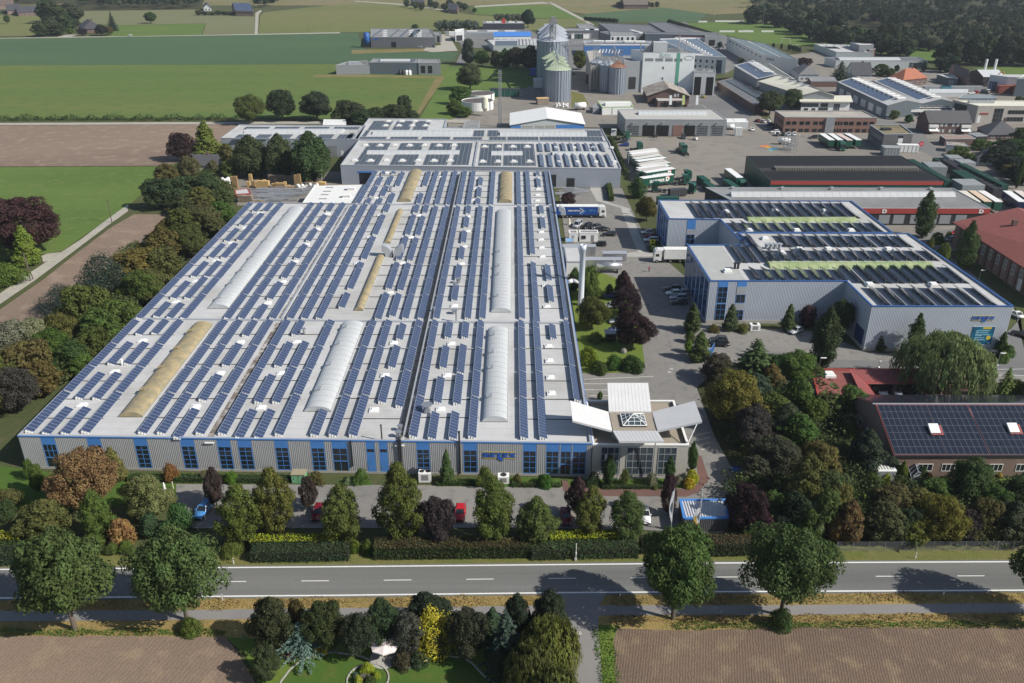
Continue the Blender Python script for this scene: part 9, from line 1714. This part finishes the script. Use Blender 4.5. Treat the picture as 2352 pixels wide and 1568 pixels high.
for k,(x,y,W)in enumerate(((430,225,7),(760,330,7),(700,325,7))):
 p=at('C',x,y);t=thing('goal',('white goal on the far touchline','white goal on the near side of the pitch','tall ball net by the slim conifers')[k],'goal',p);mb=MB();hh=2.4 if k<2 else 7;W=7
 mb.tube(p+Vector((-W/2,0,0)),p+Vector((-W/2,0,hh)),.1,n=6);mb.tube(p+Vector((W/2,0,0)),p+Vector((W/2,0,hh)),.1,n=6);mb.tube(p+Vector((-W/2,0,hh)),p+Vector((W/2,0,hh)),.1,n=6);mb.build('frame',M_white,t)
for k,(x0,x1,y)in enumerate(((215,412,152),(245,350,223),(535,620,223),(100,160,155),(375,480,223))):
 a=at('C',x0,y);b=at('C',x1,y);t=thing('advertising_board','white advertising board at the pitch, %s'%('longest on the far side','left on the near side','right on the near side','short one far left','middle on the near side')[k],'board',(a+b)/2,0,'advertising boards');mb=MB();mb.obox(a+Vector((0,0,.2)),b-a,Vector((0,.2,0)),Vector((0,0,1.6)));mb.build('board',M_white,t);mb=MB()
 for j in range(6):q=a+(b-a)*(j/5);mb.box(q+Vector((0,.2,.9)),(.15,.2,1.8))
 mb.build('post',M_steel,t)
truss('wash_frame','steel portal frame in the truck yard beside the lamp mast','frame',at('p',2190,520),at('p',2190,520)+Vector((0,0,7)),3.5,n=6);tank('white horizontal tank beside the steel portal frame','p',2135,460,5,1.1,0,.8,M_white);tank('white vertical drum group at the fuel island','p',1555,300,3,1.0,0,.6,M_white)
tank('white tank with pipes at the lime edged building','B',1660,760,6,1.6,.3,.8,M_white)
p=at('B',1375,600);bigbox('white tarpaulin box at the foot of the tall silos','B',1372,605,(6,5,5),M_white,0,M_white,'tarpaulin_box','container');bigbox('navy container in the shadow of the tall silos','B',1350,520,(7,5,4),M_signb,0,M_signb,'storage_box','container');bigbox('dark green roll container beside the tanks','B',1140,665,(17,5,4),M_green,0,M_dark,'storage_box','container');bigbox('wooden crate frame at the foot of the green silos','B',1400,718,(6.5,4,3),M_woodg,.2,M_woodn,'timber_frame','crate');bigbox('orange brown container by the concrete bins','m',935,930,(6,4,8),mat('box_orange',(.28,.12,.07),.7,.2),0,M_dark,'storage_box','container');bigbox('maroon container left of the orange one','m',895,905,(8,4,5),mat('box_maroon',(.10,.03,.05),.7,.2),0,M_dark,'storage_box','container')
p=at('c',1640,1360);mb=MB();mb.box(p+Vector((0,0,.35)),(1.6,.5,.12),-.6,('Y',.25));mb.box(p+Vector((0,0,.2)),(1.5,.45,.3),-.6);mb.solo('sun_lounger',M_white,'white lounger beside the blue pool','lounger')
p=at('d',1665,190);mb=MB();mb.lathe(p,[(.5,0),(.6,1.2),(.1,2.0),(0,2.1)],8);mb.solo('folded_parasol',M_signb,'blue folded parasol among the garden trees','parasol')
p=at('I',2085,285);mb=MB();mb.box(p+Vector((0,0,1.1)),(1.5,1.5,2.2));mb.box(p+Vector((0,0,2.25)),(1.8,1.8,.15));mb.solo('brick_pillar',M_brickd,'dark brick pillar at the brick driveway','pillar')
p=at('q',1222,125);t=thing('round_sign','red round sign at the street by the white container','sign',p);mb=MB();mb.tube(p,p+Vector((0,0,2.4)),.08,n=6);mb.build('post',M_steel,t);mb=MB();mb.tube(p+Vector((0,-.1,3.0)),p+Vector((0,.1,3.0)),1.0,n=20);mb.build('disc',mat('sign_red',(.5,.02,.04),.5,.05),t);mb=MB();mb.box(p+Vector((0,-.14,3.0)),(1.2,.06,.22));mb.build('print',M_white,t)
p=at('u',108,332);mb=MB();mb.lathe(p,[(.7,0),(.6,.3),(.25,2),(0,2.4)],8);mb.solo('folded_parasol',M_cream,'folded cream parasol left of the silver people carrier','parasol')
def person(label,T,x,y,ang):
 p=at(T,x,y);me=bpy.data.meshes.new('person')
 V=[(0,0,.98),(0,.01,1.15),(0,.02,1.36),(0,.02,1.47),(0,.03,1.55),(0,.05,1.66),(0,.05,1.74),(-.10,0,.92),(-.12,.10,.50),(-.12,.02,.09),(-.13,.17,.04),(.10,0,.92),(.12,-.10,.50),(.12,-.26,.12),(.13,-.14,.05),(-.19,.02,1.40),(-.25,-.06,1.13),(-.24,.05,.90),(-.24,.10,.80),(.19,.02,1.40),(.25,.07,1.13),(.24,.20,.92),(.24,.25,.83)]
 E_=[(0,1),(1,2),(2,3),(3,4),(4,5),(5,6),(0,7),(7,8),(8,9),(9,10),(0,11),(11,12),(12,13),(13,14),(2,15),(15,16),(16,17),(17,18),(2,19),(19,20),(20,21),(21,22)]
 RR=[.15,.135,.16,.075,.06,.105,.08,.10,.07,.05,.04,.10,.07,.05,.04,.075,.055,.042,.035,.075,.055,.042,.035]
 me.from_pydata(V,E_,[]);o=bpy.data.objects.new('person',me);C.objects.link(o)
 sk=o.modifiers.new('skin','SKIN');sk.use_smooth_shade=True
 for i,r in enumerate(RR):me.skin_vertices[0].data[i].radius=(r,r*.85)
 me.skin_vertices[0].data[0].use_root=True
 sb=o.modifiers.new('sub','SUBSURF');sb.levels=1;sb.render_levels=1
 m,tt,b,N,L=nt('person_clothes');tc=N('ShaderNodeTexCoord');sp=N('ShaderNodeSeparateXYZ');L(tc.outputs['Object'],sp.inputs[0]);cr=N('ShaderNodeValToRGB');mr=N('ShaderNodeMath');mr.operation='DIVIDE';mr.inputs[1].default_value=1.9;L(sp.outputs[2],mr.inputs[0]);L(mr.outputs[0],cr.inputs[0]);cr.color_ramp.interpolation='CONSTANT'
 el=cr.color_ramp.elements;el[0].position=0;el[0].color=(.02,.02,.025,1);el[1].position=.07;el[1].color=(.03,.035,.06,1)
 for pos,c in((.50,(.28,.02,.03)),(.795,(.40,.24,.17))):e=el.new(pos);e.color=(*c,1)
 L(cr.outputs[0],b.inputs['Base Color']);b.inputs['Roughness'].default_value=.8;me.materials.append(m)
 o.location=(p.x,p.y,.07);o.rotation_euler=(0,0,R(ang));tag(o,label,'person');mb=MB();mb.lathe((0,.035,1.66),[(.112,0),(.12,.05),(.10,.12),(0,.165)],10);h=mb.build('hair',M_bark);h.parent=o
person('person in a red top walking across the open factory yard','E',2137,706,200)
